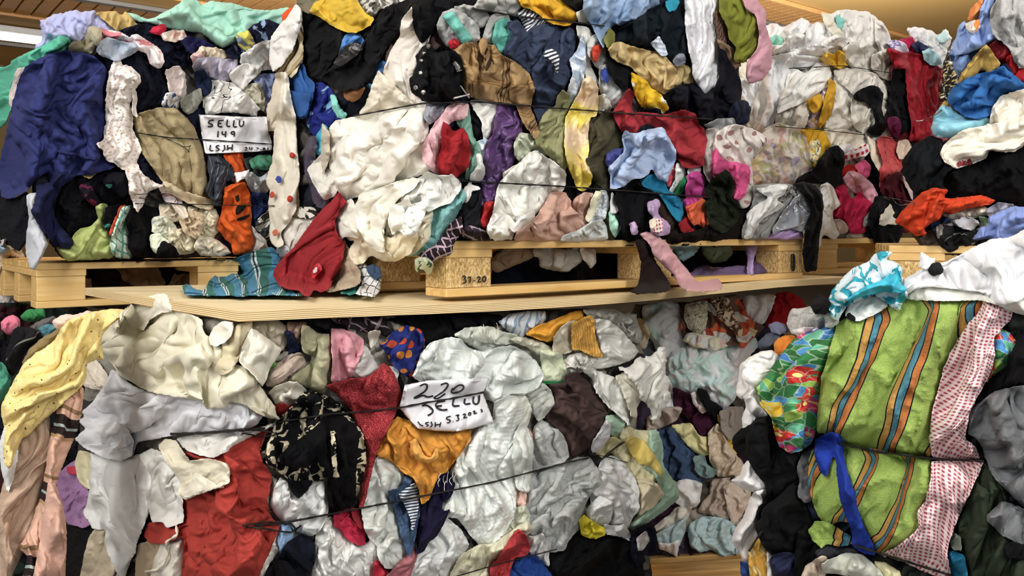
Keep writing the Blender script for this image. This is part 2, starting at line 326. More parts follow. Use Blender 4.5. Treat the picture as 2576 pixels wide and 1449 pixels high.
def m_blot(bg,fg,scale,thr=.55,w='cot',dist=1.2,soft=.01,fg2=None):
    t=NT('blotched_cloth'); f=t.noise(scale,3,dist=dist)['Fac']; s=t.n('ShaderNodeMapRange'); t.l(f,s.inputs[0]); s.inputs[1].default_value=thr-soft; s.inputs[2].default_value=thr+soft; return fin(t,t.mix(s.outputs[0],bg,fg),w)
# ---------------------------------------------------------------- wood and room materials
def wood(name,c1,c2,scale=(3,60,60),rough=.6,osb=False,ply=False,co_='Object',spec=.3):
    t=NT(name); tc=t.n('ShaderNodeTexCoord').outputs[co_]; mp=t.n('ShaderNodeMapping'); t.l(tc,mp.inputs[0]); mp.inputs['Scale'].default_value=scale
    n=t.n('ShaderNodeTexNoise'); t.l(mp.outputs[0],n.inputs['Vector']); n.inputs['Scale'].default_value=1; n.inputs['Detail'].default_value=6; n.inputs['Distortion'].default_value=.6
    f=n.outputs['Fac']
    if osb:
        v=t.n('ShaderNodeTexVoronoi'); t.l(mp.outputs[0],v.inputs['Vector']); v.inputs['Scale'].default_value=1; f=t.sep(v.outputs['Color'])[0]
    if ply:
        q=t.sep(tc); f=t.math('ADD',t.math('MULTIPLY',t.math('GREATER_THAN',t.math('FRACT',t.math('MULTIPLY',q[2],240.)),.5),.45),t.math('MULTIPLY',f,.5))
    x=t.n('ShaderNodeMapRange'); t.l(f,x.inputs[0]); x.inputs[1].default_value=.3-.25*osb; x.inputs[2].default_value=.7+.25*osb
    c=t.mix(x.outputs[0],c1,c2); t.l(c,t.b.inputs['Base Color']); t.b.inputs['Roughness'].default_value=rough; t.b.inputs['Specular IOR Level'].default_value=spec
    b=t.n('ShaderNodeBump'); b.inputs['Distance'].default_value=.002; b.inputs['Strength'].default_value=.5; t.l(f,b.inputs['Height']); t.l(b.outputs[0],t.b.inputs['Normal']); return t.m
def flatm(name,c,rough=.8,metal=0,emit=0,noise=8,var=.12):
    t=NT(name); tc=t.n('ShaderNodeTexCoord').outputs['Object']; f=t.noise(noise,4,vec=tc)['Fac']
    d=tuple(int(c[i:i+2],16)/255*(1-var) for i in (0,2,4)); t.l(t.mix(f,d,c),t.b.inputs['Base Color']); t.b.inputs['Roughness'].default_value=rough; t.b.inputs['Metallic'].default_value=metal
    if emit: t.b.inputs['Emission Color'].default_value=(1,.98,.95,1); t.b.inputs['Emission Strength'].default_value=emit
    return t.m
PINE=wood('pine_wood','e3bd78','cf9f52',(4,70,70)); PINE2=wood('pine_wood_brown','c99c58','a87638',(4,60,60)); OSB=wood('pressed_chip_block','e0c080','a87c3c',(330,330,150),.85,osb=True)
PLYT=wood('plywood_face','f0dcae','dcc08a',(1.5,22,40),.5); PLYE=wood('plywood_edge','ecd8a4','b98f55',(6,6,60),.7,ply=True)
SLAT=wood('ceiling_slat_wood','d29a58','b57c40',(3,30,30),.55); OCHRE=flatm('ochre_ceiling_panel','c49a58',.6,noise=1.5,var=.06); GREYM=flatm('grey_metal','8b8680',.5,.3); CONC=flatm('concrete','6f6a62',.85,noise=3)
WHM=flatm('white_enamel','d8d5d0',.4); TUBE=flatm('lit_tube','ffffff',.4,emit=9); WALLM=flatm('wall_plaster','a58a5c',.9,noise=1); TWM=flatm('black_twine','17130f',.8,noise=200); INK=flatm('black_ink','15151a',.6); PAPER=flatm('white_paper','eceaf0',.7,noise=3,var=.03)
def obox(name,o,ax,sz,mat,parent=None,bev=.002,tagk=None):
    """box from corner o along unit axes ax with sizes sz"""
    me=bpy.data.meshes.new(name); bm=bmesh.new(); o=Vector(o); vs=[]
    for k in (0,1):
        for j in (0,1):
            for i in (0,1): vs.append(bm.verts.new(Vector((i*sz[0],j*sz[1],k*sz[2]))))
    for f in ((0,2,3,1),(4,5,7,6),(0,1,5,4),(2,6,7,3),(0,4,6,2),(1,3,7,5)): bm.faces.new([vs[i] for i in f])
    if bev: bmesh.ops.bevel(bm,geom=bm.edges[:],offset=bev,segments=1,affect='EDGES')
    bmesh.ops.recalc_face_normals(bm,faces=bm.faces[:]); bm.to_mesh(me); bm.free()
    ob=link(name,me,mat,parent,smooth=False)
    X,Y=Vector((ax[0][0],ax[0][1],0)),Vector((ax[1][0],ax[1][1],0)); ang=math.atan2(X.y,X.x)
    loc=o
    if parent is not None:
        loc=o-parent.location; loc.rotate(__import__('mathutils').Euler((0,0,-parent.rotation_euler.z))); ang-=parent.rotation_euler.z
    ob.location=loc; ob.rotation_euler=(0,0,ang); return ob
def V2(P,d,t): return (P[0]+d[0]*t,P[1]+d[1]*t)
VV=(-math.sin(TH),math.cos(TH))
def pallet(P,u,v,L,W,ztop,label,ft=None,blocks=OSB,top=PINE,cat='pallet',bl=.145):
    e=bpy.data.objects.new('wooden_pallet',None); S.collection.objects.link(e); e.location=(P[0],P[1],ztop-.144); e.rotation_euler=(0,0,math.atan2(u[1],u[0])); tag(e,label,cat)
    def b(n,s,t,z,l,w,h,m): q=V2(V2(P,u,s),v,t); return obox(n,(q[0],q[1],ztop-.144+z),(u,v),(l,w,h),m,e)
    for i,(t,w_) in enumerate(((0,.145),(.18,.1),(W/2-.07,.145),(W-.28,.1),(W-.145,.145))): b('top_board',0,t,.122,L,w_,.0215,top)
    for s in (0,L/2-bl/2,L-bl): b('cross_board',s,0,.100,bl,W,.0215,top)
    k=0; out=[]
    for s in (0.0,L/2-bl/2,L-bl):
        for t in (0,W/2-.05,W-.1): out.append(b('block',s+.002,t+.003,.022,bl-.004,.1,.078,blocks))
    for t in (0,W/2-.05,W-.1): b('bottom_board',0,t,0,L,.1,.0215,top)
    return e,out
# ---------------------------------------------------------------- the hall
ZF=-1.42; ZC=3.0
def quad(name,pp,mat,kind='structure'):
    me=bpy.data.meshes.new(name); me.from_pydata([Vector(p) for p in pp],[],[(0,1,2,3)]); me.update(); return tag(link(name,me,mat,smooth=False),kind=kind)
quad('floor',[(-9,-1.5,ZF),(16,-1.5,ZF),(16,24,ZF),(-9,24,ZF)],CONC)
ceil=quad('ceiling',[(-9,-1.5,ZC),(-9,24,ZC),(16,24,ZC),(16,-1.5,ZC)],OCHRE)
quad('wall_back',[(-9,24,ZF),(16,24,ZF),(16,24,ZC),(-9,24,ZC)],WALLM); quad('wall_left',[(-9,-1.5,ZF),(-9,24,ZF),(-9,24,ZC),(-9,-1.5,ZC)],WALLM); quad('wall_right',[(16,-1.5,ZF),(16,24,ZF),(16,24,ZC),(16,-1.5,ZC)],WALLM)
def uvp(s,t): return (s*U[0]+t*VV[0],s*U[1]+t*VV[1])
def cbox(name,s,t,l,w_,z0,h,mat,parent=ceil,bev=.004): q=uvp(s,t); return obox(name,(q[0],q[1],z0),(U,VV),(l,w_,h),mat,parent,bev)
for t0,t1,s0,s1 in ((6.55,7.15,7.4,12.5),(11.95,13.15,.6,6.6),(10.2,11.0,3.0,7.0)):
    s=s0
    while s<s1: cbox('slat',s,t0,.175 if t0>7 else .11,t1-t0,ZC-.035,.03,SLAT); s+=.2 if t0>7 else .15
for t in (7.2,11.75,15.3): cbox('steel_channel',-2,t,18,.12,ZC-.06,.055,GREYM)
for t in (6.45,13.2,11.05): cbox('edge_batten',-2,t,18,.05,ZC-.06,.055,SLAT)
cbox('panel_joint',3,3.2,14,.015,ZC-.006,.005,SLAT); cbox('panel_joint',8.9,1,.02,5.4,ZC-.006,.005,SLAT)
def luminaire(s,t,l,label,z=ZC-.02):
    q=uvp(s,t); e=bpy.data.objects.new('fluorescent_light',None); S.collection.objects.link(e); e.location=(q[0],q[1],z); e.rotation_euler=(0,0,TH); tag(e,label,'ceiling light')
    cbox('housing',s,t,l,.45,z-.09,.085,WHM,e); cbox('tube',s+.05,t+.28,l-.1,.14,z-.14,.045,TUBE,e)
luminaire(-3,14.0,7.2,'long white fluorescent ceiling light glowing left of the lavender shirt')
# ---------------------------------------------------------------- plywood shelf and pallets
def plysheet():
    P0=(-.567,1.771); L=2.35; Wd=1.0; n=30; me=bpy.data.meshes.new('plywood_sheet'); vs=[]; fs=[]; zt=-.1595
    def sag(s): return -.017*math.sin(math.pi*min(1,s/1.9))**1.3 if s>0 else 0
    for i in range(n+1):
        s=L*i/n
        for t in (0,Wd):
            x,y=V2(V2(P0,U,s),VV,t); k=sag(s)*(1-.6*t/Wd)
            if t>0: x-=.10*(1-i/n)
            vs+= [(x,y,zt+k),(x,y,zt+k-.0215)]
    for i in range(n):
        a=i*4; b=a+4
        fs+=[(a,b,b+2,a+2),(a+1,a+3,b+3,b+1),(a,a+1,b+1,b),(a+2,b+2,b+3,a+3)]
    fs+=[(0,2,3,1),(n*4,n*4+1,n*4+3,n*4+2)]
    me.from_pydata(vs,[],fs); me.materials.append(PLYT); me.materials.append(PLYE)
    for i,f in enumerate(me.polygons): f.material_index=1 if (i>=len(fs)-2 or i%4>=2) else 0
    me.update(); o=bpy.data.objects.new('plywood_sheet',me); S.collection.objects.link(o); tag(o,'pale plywood sheet with a layered edge lying under the middle pallet','board'); return o
plysheet()
pc,cb=pallet((-.166,2.163),U,VV,1.56,.8,-.0155,'pallet of the middle upper bale, its front block stencilled 37-20')
pallet((-1.498,2.69),U,VV,1.15,.8,-.09,'pale pine pallet under the upper left bale',blocks=PINE)
pallet((1.225,3.42),U,VV,1.2,.8,-.0155,'pine pallet under the tall white bale right of the middle one',blocks=PINE)
pallet((1.08,2.45),(.937,-.35),(.35,.937),1.2,.8,-.031,'pallet above the white sheet under the orange-red cloth',top=PINE)
pallet((.55,3.0),(.985,.17),(-.17,.985),1.2,.8,-1.265,'worn pallet on the floor in the gap between the lower bales',top=PINE2)
pallet((-.50,1.95),U,VV,1.2,.8,-1.27,'pallet at floor level beneath the lower middle bale',top=PINE2)
def stroke(name,lines,P,D,wd,mat,parent=None,lift=.002):
    """pen strokes as thin flat ribbons lying on a surface; lines in photo pixels, D depth or function"""
    bm=bmesh.new()
    for ln in lines:
        a=np.array(ln,float)
        if len(a)>2:
            for _ in range(2):
                q=[a[0]]; 
                for p1,p2 in zip(a[:-1],a[1:]): q+=[p1*.75+p2*.25,p1*.25+p2*.75]
                q.append(a[-1]); a=np.array(q)
        tn=np.gradient(a,axis=0); tn/=np.hypot(*tn.T)[:,None]+1e-9; nr=np.stack([tn[:,1],-tn[:,0]],1)*wd/2
        prev=None
        for p,n_ in zip(a,nr):
            vs=[]
            for q in (p+n_,p-n_):
                d=(D(q[0],q[1]) if callable(D) else D)-lift; vs.append(bm.verts.new(unproj(q[0],q[1],d)))
            for q in (p+n_*.9,p-n_*.9):
                d=(D(q[0],q[1]) if callable(D) else D)+.0008; vs.append(bm.verts.new(unproj(q[0],q[1],d)))
            if prev: bm.faces.new((prev[0],prev[1],vs[1],vs[0])); bm.faces.new((prev[0],vs[0],vs[2],prev[2])); bm.faces.new((prev[1],prev[3],vs[3],vs[1]))
            prev=vs
    bmesh.ops.recalc_face_normals(bm,faces=bm.faces[:]); me=bpy.data.meshes.new(name); bm.to_mesh(me); bm.free(); return link(name,me,mat,parent,smooth=False)
def SL(crop,s): return [pts(crop,x).tolist() for x in s.split(';')]
def block_ink(n,crop,s,P,nn,wd,par):
  for a in SL(crop,s):
    l=[[tuple(q) for q in a]]; o=stroke(n,l,None,lambda x,y:plane_depth(x,P,nn),wd,INK); o.parent=par; o.matrix_parent_inverse=__import__('mathutils').Matrix.LocRotScale(par.location,par.rotation_euler,None).inverted()
block_ink('stencil_stroke','I','23,125 25,124.5 26,126 24.5,127.5 26.5,128.5 26,131 23,131;28,126 31,125.5 29.5,131;33,129 34.5,129;36.5,126.5 38,125 39.5,126.5 36.5,130.5 40,130;42,125.5 44,125 44.5,128 43.5,130 41.5,129 41.5,126.5 42.2,125.3',(-.166+NF[0]*.001,2.163+NF[1]*.001),NF,3.2,pc)
block_ink('stencil_stroke','J','178,105 181,105 181,120 178,120 178,105;179,108 180.5,108;179,112 180.5,111;179,116 180.5,117;180,105 180,120',(-.166+NF[0]*.001,2.163+NF[1]*.001),NF,2.5,pc)
# ---------------------------------------------------------------- the textiles
CM={}
def mt(s):
    if not isinstance(s,str): return s
    c,_,w=s.partition('/'); return M('plain',c,w or 'cot')
KW='sweatshirt shirt blouse tee dress skirt trousers jeans jacket coat sweater scarf towel blanket bedspread sheet pillowcase pillow tablecloth curtain strap ribbon belt collar label badge bag rag cloth'.split()
ALIAS=dict(scrap='cloth',tip='cloth',ruffles='cloth',fleece='blanket',terry='towel',jersey='shirt',denim='jeans',knit='sweater',tee='shirt',rag='cloth',cotton='cloth',label='label')
def kind_of(label,default):
    ws=label.lower().split()
    for w in ws:
        w=w.strip(',.')
        if w in KW: return ALIAS.get(w,w)
    return default if default in KW else 'cloth'
def g(crop,name,label,cat,bale,mat,P,fold='gc',ang=0,size=.34,amp=2.0,puff=.035,**k):
    if k.get('kind')!='stuff': name=kind_of(label,name); cat=name
    return cloth(name,pts(crop,P),mt(mat),bale,fold,ang,size,amp,puff,label=label,cat=cat,**k)
def part(o,crop,name,mat,P,bale,amp=.6,**k):
    return cloth(name,pts(crop,P),mt(mat),bale,'s',0,.3,amp,k.pop('puff',.006),parent=o,skirt=.01,**k)
WH='e9e7e1'; W2='f0efec'; CR='e6dcc2'; IV='e8e2cb'; GW='dfe3df'; NV='1b2036'; BK='15151a'; BK2='1e1e22'; RD='b3202a'; RD2='c0302a'
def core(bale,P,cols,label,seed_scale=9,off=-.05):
    return g('0','cloth_or_dark_layers',label,None,bale,M('print',cols,seed_scale,'cot',.12),P,'c',0,.26,2.2,.02,off=off,g=7,kind='stuff',skirt=.25)
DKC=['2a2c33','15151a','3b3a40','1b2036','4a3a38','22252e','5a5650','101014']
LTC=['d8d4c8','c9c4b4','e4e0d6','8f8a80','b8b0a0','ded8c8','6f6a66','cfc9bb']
# ---- twines (pixel polylines) that pinch the bales
TW['P']=[[(400,1092),(600,1082),(830,1042),(1250,980)],[(560,1332),(700,1318),(900,1280),(1240,1213),(1420,1165),(1600,1128)],[(1130,1455),(1260,1417),(1400,1382)]]
TW['C']=[[(890,292),(1060,260),(1200,256),(1400,272),(1560,284),(1790,300)],[(1160,455),(1290,462),(1400,468),(1560,479),(1790,497)],[(1190,22),(1310,42),(1480,60),(1520,66)]]
TW['A']=[[(345,334),(420,346),(520,352),(680,362)],[(340,512),(450,513),(560,516),(690,518)]]
TW['W']=[[(1985,172),(2120,165),(2250,185)],[(1950,318),(2060,326),(2200,342),(2260,352)]]
TW['R']=[[(2040,1118),(2110,1116),(2200,1135),(2345,1154),(2475,1160)],[(2110,1362),(2215,1392),(2400,1450)]]
TW['Q']=[[(1780,1204),(1900,1190)]]
# ================= tall white bale, right of the middle (K, M, L crops)
core('W',"1885,100 1990,60 2230,60 2245,200 2250,590 2080,600 1880,600 1870,300",LTC,'compressed cloth layers inside the tall white bale')
g('K','sheet','white sheet on the far upper left shoulder of the white bale','sheet','W',W2,'40,24 55,22 62,26 72,20 80,26 76,36 66,44 52,44 42,60 38,40',size=.22)
g('K','pillowcase','white pointed pillowcase standing on top left of the white bale','pillowcase','W','f2f2f4','62,28 72,20 78,17 85,20 86,30 78,36 66,34',size=.3)
g('K','cloth','small mint green knot tucked into the white bale','cloth','W','8fd6bd','49,36 56,32 62,36 61,42 50,42',size=.12)
g('K','shirt','white shirt bunched under the pointed pillowcase','shirt','W',WH,'60,42 66,33 76,31 86,34 83,44 72,50 62,52 50,50 50,41',size=.22)
g('K','cloth','white crumpled cloth left of the wrinkled top sheet','cloth','W',W2,'83,28 92,21 100,22 106,32 104,42 88,46 82,42',size=.2)
g('K','sheet','large wrinkled white sheet crowning the white bale','sheet','W','e9e7e0','96,12 104,13 115,10 130,10 137,9 142,14 150,19 157,29 160,40 155,48 145,48 138,44 126,42 112,40 104,34',size=.3,puff=.05,jag=1)
g('K','cloth','mint green triangle poking from the top of the white bale','cloth','W','7fd0c4','110,13 118,18 115,26 111,24',size=.2,puff=.01)
g('K','sheet','thin cream strip folded over the crown of the white bale','cloth','W','e0dcc8','96,11 102,13 107,19 113,27 118,33 108,34 101,24',fold='gg',ang=-50,size=.16)
g('K','shirt','white shirt rounding the upper right shoulder of the white bale','shirt','W','e6e3da','145,17 152,21 158,31 161,43 157,50 150,49 146,36',fold='gg',ang=20,size=.25)
g('K','cloth','frilled white cloth above the yellow cloth of the white bale','cloth','W',WH,'98,37 110,32 118,34 126,40 122,50 112,50 100,47',fold='cc',size=.14,amp=2.6)
g('K','shirt','off white shirt right of the frilled cloth, over the upper twine','shirt','W','e2dfd5','116,44 126,38 140,41 147,48 146,60 138,66 126,64 118,54',size=.22,amp=2.4)
g('K','cloth','crumpled off white cloth at the right edge above the twine','cloth','W','dcd8cc','143,50 156,45 164,52 164,64 160,73 150,70 142,62',size=.16,amp=2.6)
g('K','shirt','white shirt gathered left of the yellow cloth, over the twine','shirt','W',W2,'68,46 82,44 97,38 103,44 101,51 92,58 80,62 69,61',fold='gg',ang=-60,size=.25)
g('K','shirt','large plain white cloth right of the long yellow strip','shirt','W','e4e0d6','108,70 120,72 126,84 128,98 127,110 120,119 108,119 98,116 104,104 108,88',fold='gc',ang=5,size=.35)
g('K','cloth','knotted white cloth around the black strip of the white bale','cloth','W','dfdbd0','118,62 132,66 145,67 153,76 157,90 150,92 146,82 134,82 127,88 121,80 110,72 108,64',size=.18,amp=2.6)
g('K','cloth','off white cloth hugging the black strip from below','cloth','W','e0dccf','124,90 134,88 143,98 148,108 148,116 138,122 128,118 124,106',size=.2,amp=2.4)
g('K','cloth','pale cloth at the right rim below the twine','cloth','W','d9d4c6','148,90 154,92 158,100 157,108 152,116 147,108',size=.15)
g('K','trousers','black cloth strip curling down the front of the white bale','trousers','W',BK,'127,86 132,82 140,79 148,80 152,86 151,98 153,108 154,118 150,124 143,123 138,119 146,113 145,100 139,93 131,92 126,90',size=.2)
g('K','cloth','cream sleeve peeking out behind the pink strap','shirt','W','efe6cf','14,62 28,56 32,66 30,76 22,84 14,78',size=.2)
g('K','trousers','white cloth at the left rim beside the charcoal coat','trousers','W',W2,'20,72 32,72 42,74 38,90 34,110 24,98 15,86',fold='gg',ang=20,size=.3)
g('K','trousers','long white trouser leg falling down the left side of the white bale','trousers','W','f3f2ee','44,54 62,50 71,48 70,60 65,76 60,92 56,106 50,116 40,119 31,112 34,98 40,82',fold='gg',ang=-14,size=.34)
g('K','cloth','small floral cloth strip between two yellow pieces','cloth','W',M('print',['e8e0d8','b8a0b8','e8e0d8','8a7a9a','e4d8c0'],70),'90,102 98,84 100,74 105,72 103,88 97,100 92,117 85,118 83,110',size=.15)
g('K','pillow','rounded off white pillow above the lower twine','pillow','W','e0dbd0','55,104 70,97 84,90 85,104 81,118 66,119 55,112',size=.3,puff=.06)
g('K','shirt','white sleeve sweeping diagonally across the white bale','shirt','W','f2efe4','92,58 102,59 105,68 98,80 86,90 70,97 56,104 58,92 64,80 66,68 72,63 82,68',fold='gg',ang=-62,size=.3,amp=2.2,puff=.05)
g('K','cloth','short yellow cloth beneath the white diagonal sleeve','cloth','W','d9a325','84,91 96,86 97,94 91,103 86,101',size=.2)
g('K','cloth','long yellow strip running down the front of the white bale','cloth','W','cf9c22','104,72 109,76 108,92 104,106 96,117 94,113 98,98 102,84',fold='gg',size=.2)
g('K','cloth','bright yellow satin knot at the upper twine of the white bale','cloth','W','e6b120/satin','95,54 103,48 108,50 112,46 118,50 118,57 121,60 113,62 104,58',size=.16,amp=2.6)
g('0','bedspread','pale bedspread printed with faint pastel flowers, low on the white bale','bedspread','W',M('print',['e6ddd0','e6ddd0','d8cfd6','e6ddd0','d9b8b4','e6ddd0','c9c99a','e6ddd0','b9b0c8'],38,'cot',.06),'1915,330 1955,310 2020,326 2062,345 2076,372 2062,420 2045,442 2010,466 1960,470 1895,470 1888,420 1895,372',fold='s',size=.5,amp=1.6,puff=.07)
g('K','cloth','cream cloth to the right under the lower twine of the white bale','sheet','W','e4dcc8','98,119 118,119 134,123 143,134 150,146 150,160 138,158 130,146 120,140 108,140 102,132',size=.25)
g('K','cloth','yellow and floral cloth bulging below the lower twine','cloth','W','d9a520','77,118 88,117 99,120 104,132 103,146 96,156 90,152 88,138 84,126',fold='gg',ang=-10,size=.25,puff=.05)
g('K','cloth','blue and yellow flower print patch over the yellow cloth','cloth','W',M('print',['efe4b8','efe4b8','d8b040','efe4b8','44507a'],95),'86,130 94,128 96,138 92,150 87,146',size=.2)
g('M','shirt','white scrap above the red gingham','cloth','W',W2,'112,8 120,4 126,8 122,13 116,14',size=.12)
g('M','shirt','grey striped cloth right of the red gingham','shirt','W','b8bac4','136,-6 143,4 150,16 156,30 148,28 141,16',fold='gg',ang=15,size=.15)
g('M','trousers','black trousers hanging behind the pink cloths','trousers','W',BK,'138,14 147,18 150,30 149,44 152,60 158,78 150,92 136,88 140,60 146,50 140,40 136,28',size=.3)
g('M','shirt','cream sleeve drooping over the black trousers','shirt','W','e2d4bc','138,-4 146,4 152,16 158,32 150,30 143,18',fold='gg',ang=14,size=.2)
g('M','cloth','red white gingham cloth folded low on the white bale','cloth','W',M('check','f2e8e8','b8203a',.03),'115,17 124,11 138,5 140,10 137,15 124,17 118,21',size=.25,amp=1.2)
g('M','shirt','bright red cloth above the light pink shirt','shirt','W','c8261f','113,29 120,24 130,25 136,34 128,38 118,37',size=.2)
g('M','shirt','rose pink cloth beside the bright red one','shirt','W','d4557f','127,24 135,19 141,25 139,34 133,36',fold='gg',ang=15,size=.12)
g('M','shirt','light pink shirt draped in front of the black trousers','shirt','W','dba0ae','116,36 122,29 132,32 142,40 148,52 147,62 142,59 134,52 124,46 119,42',size=.28)
g('M','shirt','hot pink shirt bunched above the pallet of the white bale','shirt','W','cf2450','105,46 114,39 119,43 121,52 126,56 131,47 136,54 143,58 146,63 138,71 136,85 123,86 119,74 107,71 109,60',fold='gc',ang=8,size=.26)
g('M','shoe','grey striped scrap beside the hot pink shirt','cloth','W','7a7a78','136,72 142,66 147,65 146,72 140,78 135,80',size=.1)
g('M','bag','beige bag corner resting on the pallet below the hot pink shirt','bag','W','c2aca0','106,74 114,73 121,80 120,85 110,87',size=.3,amp=1)
g('M','jacket','black cloth rolled above the lower edge of the pastel bedspread','jacket','W',BK2,'103,9 111,6 116,11 117,22 114,33 117,40 108,43 98,40 80,39 71,43 75,36 90,28 96,18',size=.25,off=.02)
g('M','shirt','white shirt hanging left of the hot pink shirt and over the pallet','shirt','W','ece9e2','96,42 102,40 108,46 114,60 106,65 108,80 113,87 108,92 102,87 97,86 95,98 92,101 94,90 94,78 97,60',fold='gc',ang=5,size=.24,off=.04)
# red bale at far right of that row (L crop)
core('W','2240,120 2300,95 2380,110 2395,330 2380,560 2260,590 2250,350',['6a1a22','15151a','8a2030','2a1418','1b2036','b0505a'],'compressed red and black cloth layers right of the white bale')
g('L','cloth','white torn cloth crowning the red cloths beside the ceiling','cloth','W','eceaf0','38,27 42,24 50,26 56,28 62,30 66,35 72,28 77,36 78,42 74,52 71,62 62,58 54,48 46,36',size=.2,jag=2,amp=2.4)
g('L','cloth','pale mint tip rising from the white torn cloth','cloth','W','bfe3e2','66,34 70,31 72,27 76,35 73,38 68,38',size=.1)
g('L','cloth','crimson scrap at the upper left of the red cloths','cloth','W','c21f4d','30,38 43,34 46,42 44,50 36,46',size=.15)
g('L','cloth','white purple scrap at the upper left of the red cloths','cloth','W',M('blot','d8d2e4','7d6cb0',16,.56),'20,39 26,37 36,40 40,47 34,49 25,45',size=.14)
g('L','cloth','navy roll under the white torn cloth','cloth','W','20264a','42,41 48,38 53,41 59,44 57,48 47,47',size=.18)
g('L','trousers','black trousers hanging left of the long red cloth','trousers','W',BK,'26,62 36,57 39,70 40,90 41,108 38,120 30,120 24,110 22,100 24,84',size=.3)
g('L','shirt','plum cloth low beside the coral shirt','shirt','W','6e1c48','21,108 30,106 33,116 30,126 23,122',size=.2)
g('L','shirt','long dark red cloth hanging to the right of the white bale','shirt','W','a81e2b','20,44 27,46 35,49 42,48 50,50 60,60 67,61 70,71 66,73 67,90 63,108 61,122 50,128 40,128 43,118 42,106 39,88 37,62 27,63',fold='gg',ang=3,size=.24,puff=.05)
g('L','cloth','aqua scrap resting on the long dark red cloth','cloth','W','a9d8e2','52,47 58,45 66,50 69,57 62,59 55,55',size=.16)
g('0','shirt','coral red shirt in two lobes right of the white bale','shirt','W','cf4c4e','2208,352 2222,342 2246,349 2258,365 2252,392 2262,396 2282,400 2262,432 2246,446 2236,480 2214,470 2216,432 2224,412 2216,390',fold='gg',ang=6,size=.2)
g('0','shirt','beige cloth between the coral shirt and the black garment','shirt','W','d8bfa8','2260,356 2282,352 2294,378 2280,398 2264,400 2256,380',size=.25)
g('N','shirt','maroon shirt fanned out behind the silver wires','shirt','W','561620','50,48 55,37 66,30 70,32 74,42 79,49 78,57 68,58 58,53',size=.2,amp=2.2)
g('N','sleeve','pale pink strip slanting between maroon and black','cloth','W','d9bfb8','70,33 78,42 90,53 86,59 80,57 76,47',fold='gg',ang=40,size=.3)
g('N','trousers','black cloth hanging down in the gap left of the pallet above the scarf','trousers','W',BK,'46,52 56,55 68,60 76,62 72,80 64,98 50,110 44,90 40,70',size=.3)
g('N','cloth','torn cream scrap against the black in the gap','cloth','W','d5cdbb','52,68 58,59 61,64 61,70 66,77 50,79',size=.14,jag=2,off=.02)
g('L','jacket','black and gold sequin cloth squeezed beside the blue shirt','jacket','W',M('print',['1a1712','2b2418','1a1712','b39a58','12100c','d8cfb0','1a1712'],160,'satin',.01),'72,57 76,46 81,39 85,58 88,76 82,88 74,94 67,91 71,72',size=.3,off=.3)
LB=1.45  # shade is put into the gap cloth colours; this factor lifts them back
# ================= lower bale in the gap (W, X crops)
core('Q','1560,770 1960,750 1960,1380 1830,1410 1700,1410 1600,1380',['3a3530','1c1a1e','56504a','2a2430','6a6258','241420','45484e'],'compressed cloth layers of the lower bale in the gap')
g('W','shirt','dark red cloth under the shelf behind the white towel','shirt','Q','7a1218','128,14 140,13 152,20 154,28 143,31 138,42 128,46 119,43 122,28',size=.25)
g('W','cloth','white cloth hanging under the shelf beside the dark red one','cloth','Q','c9c6bb','98,16 128,15 122,30 114,44 106,42 98,30',fold='gg',size=.3)
g('W','bedspread','light blue baby bedspread printed with faint bears filling the gap','bedspread','Q',M('print',['9fb0b4','9fb0b4','93a8ac','9fb0b4','b0a8a0','8fa49c'],26,'cot',.05),'6,25 24,21 40,24 44,44 46,58 58,62 72,64 90,62 98,58 108,54 111,62 101,72 95,80 97,92 93,104 88,112 80,119 70,113 60,100 40,104 30,96 22,84 18,60 8,48',fold='s',size=.5,amp=1.8,puff=.07)
g('W','sheet','frosty blue green frill across the baby bedspread','sheet','Q',M('blot','a6bab8','8da69f',40,.5),'27,74 34,66 52,60 56,70 50,82 42,85 30,87',size=.2,amp=1.6,jag=1)
g('W','sheet','lower blue green frill ending in a point over the dark opening','sheet','Q',M('blot','9db2b2','889f9a',40,.5),'30,86 42,84 54,90 63,98 56,102 49,107 40,103 31,99',size=.2,amp=1.6,jag=1)
g('W','jacket','patchwork cloth in brown and rust under the shelf','cloth','Q',M('print',['4a3428','8a3a28','b09878','5a4638','a34b30','cbb898'],26,'cot',.03),'40,24 66,19 92,15 98,28 104,38 117,44 108,52 98,64 88,60 68,64 52,62 43,56',size=.22,puff=.06,amp=2.2)
g('W','cloth','cream patch with small dark squiggles hanging over the patchwork','cloth','Q',M('blot','b5a58a','3a3028',130,.56,dist=2.5),'45,24 65,20 64,38 62,46 56,51 48,46 44,36',size=.25,amp=1)
g('W','cloth','furry brown camouflage strip curled over the patchwork','cloth','Q',M('blot','a09078','463428',45,.5),'68,19 80,17 92,36 97,48 95,54 88,46 76,36',size=.15,amp=2.4)
g('W','cloth','pale rose hem of the patchwork cloth','cloth','Q',M('print',['c9b8a8','b88a84','c9b8a8','a3a08a'],30),'43,56 52,61 70,65 84,62 78,56 62,52 46,50',size=.2)
g('W','shirt','beige roll end beside the ruffled white cloth','shirt','Q','a89a82','2,36 9,40 12,52 9,64 1,64 0,48',size=.2)
g('W','cloth','pale blue strap hanging behind the ruffled white cloth','cloth','Q','a9b4c8','26,90 32,96 36,120 28,125 22,112',size=.3,amp=1)
g('W','trousers','maroon cloth hanging in the dark opening','trousers','Q','2e1020','34,99 48,106 56,112 66,118 74,124 70,140 60,146 52,133 44,124 36,118',size=.25)
g('W','cloth','pinkish strip across the maroon cloth','cloth','Q','b49a98','50,106 55,104 68,118 60,123 53,114',size=.2)
g('W','trousers','black cloth in the opening under the blue frill','trousers','Q','101014','56,100 64,102 68,112 80,120 74,132 66,122 60,112',size=.2)
g('W','cloth','taupe cloth strip under the ruffled white cloth','cloth','Q','8d8076','10,128 22,118 42,118 36,130 22,136 10,140',size=.25)
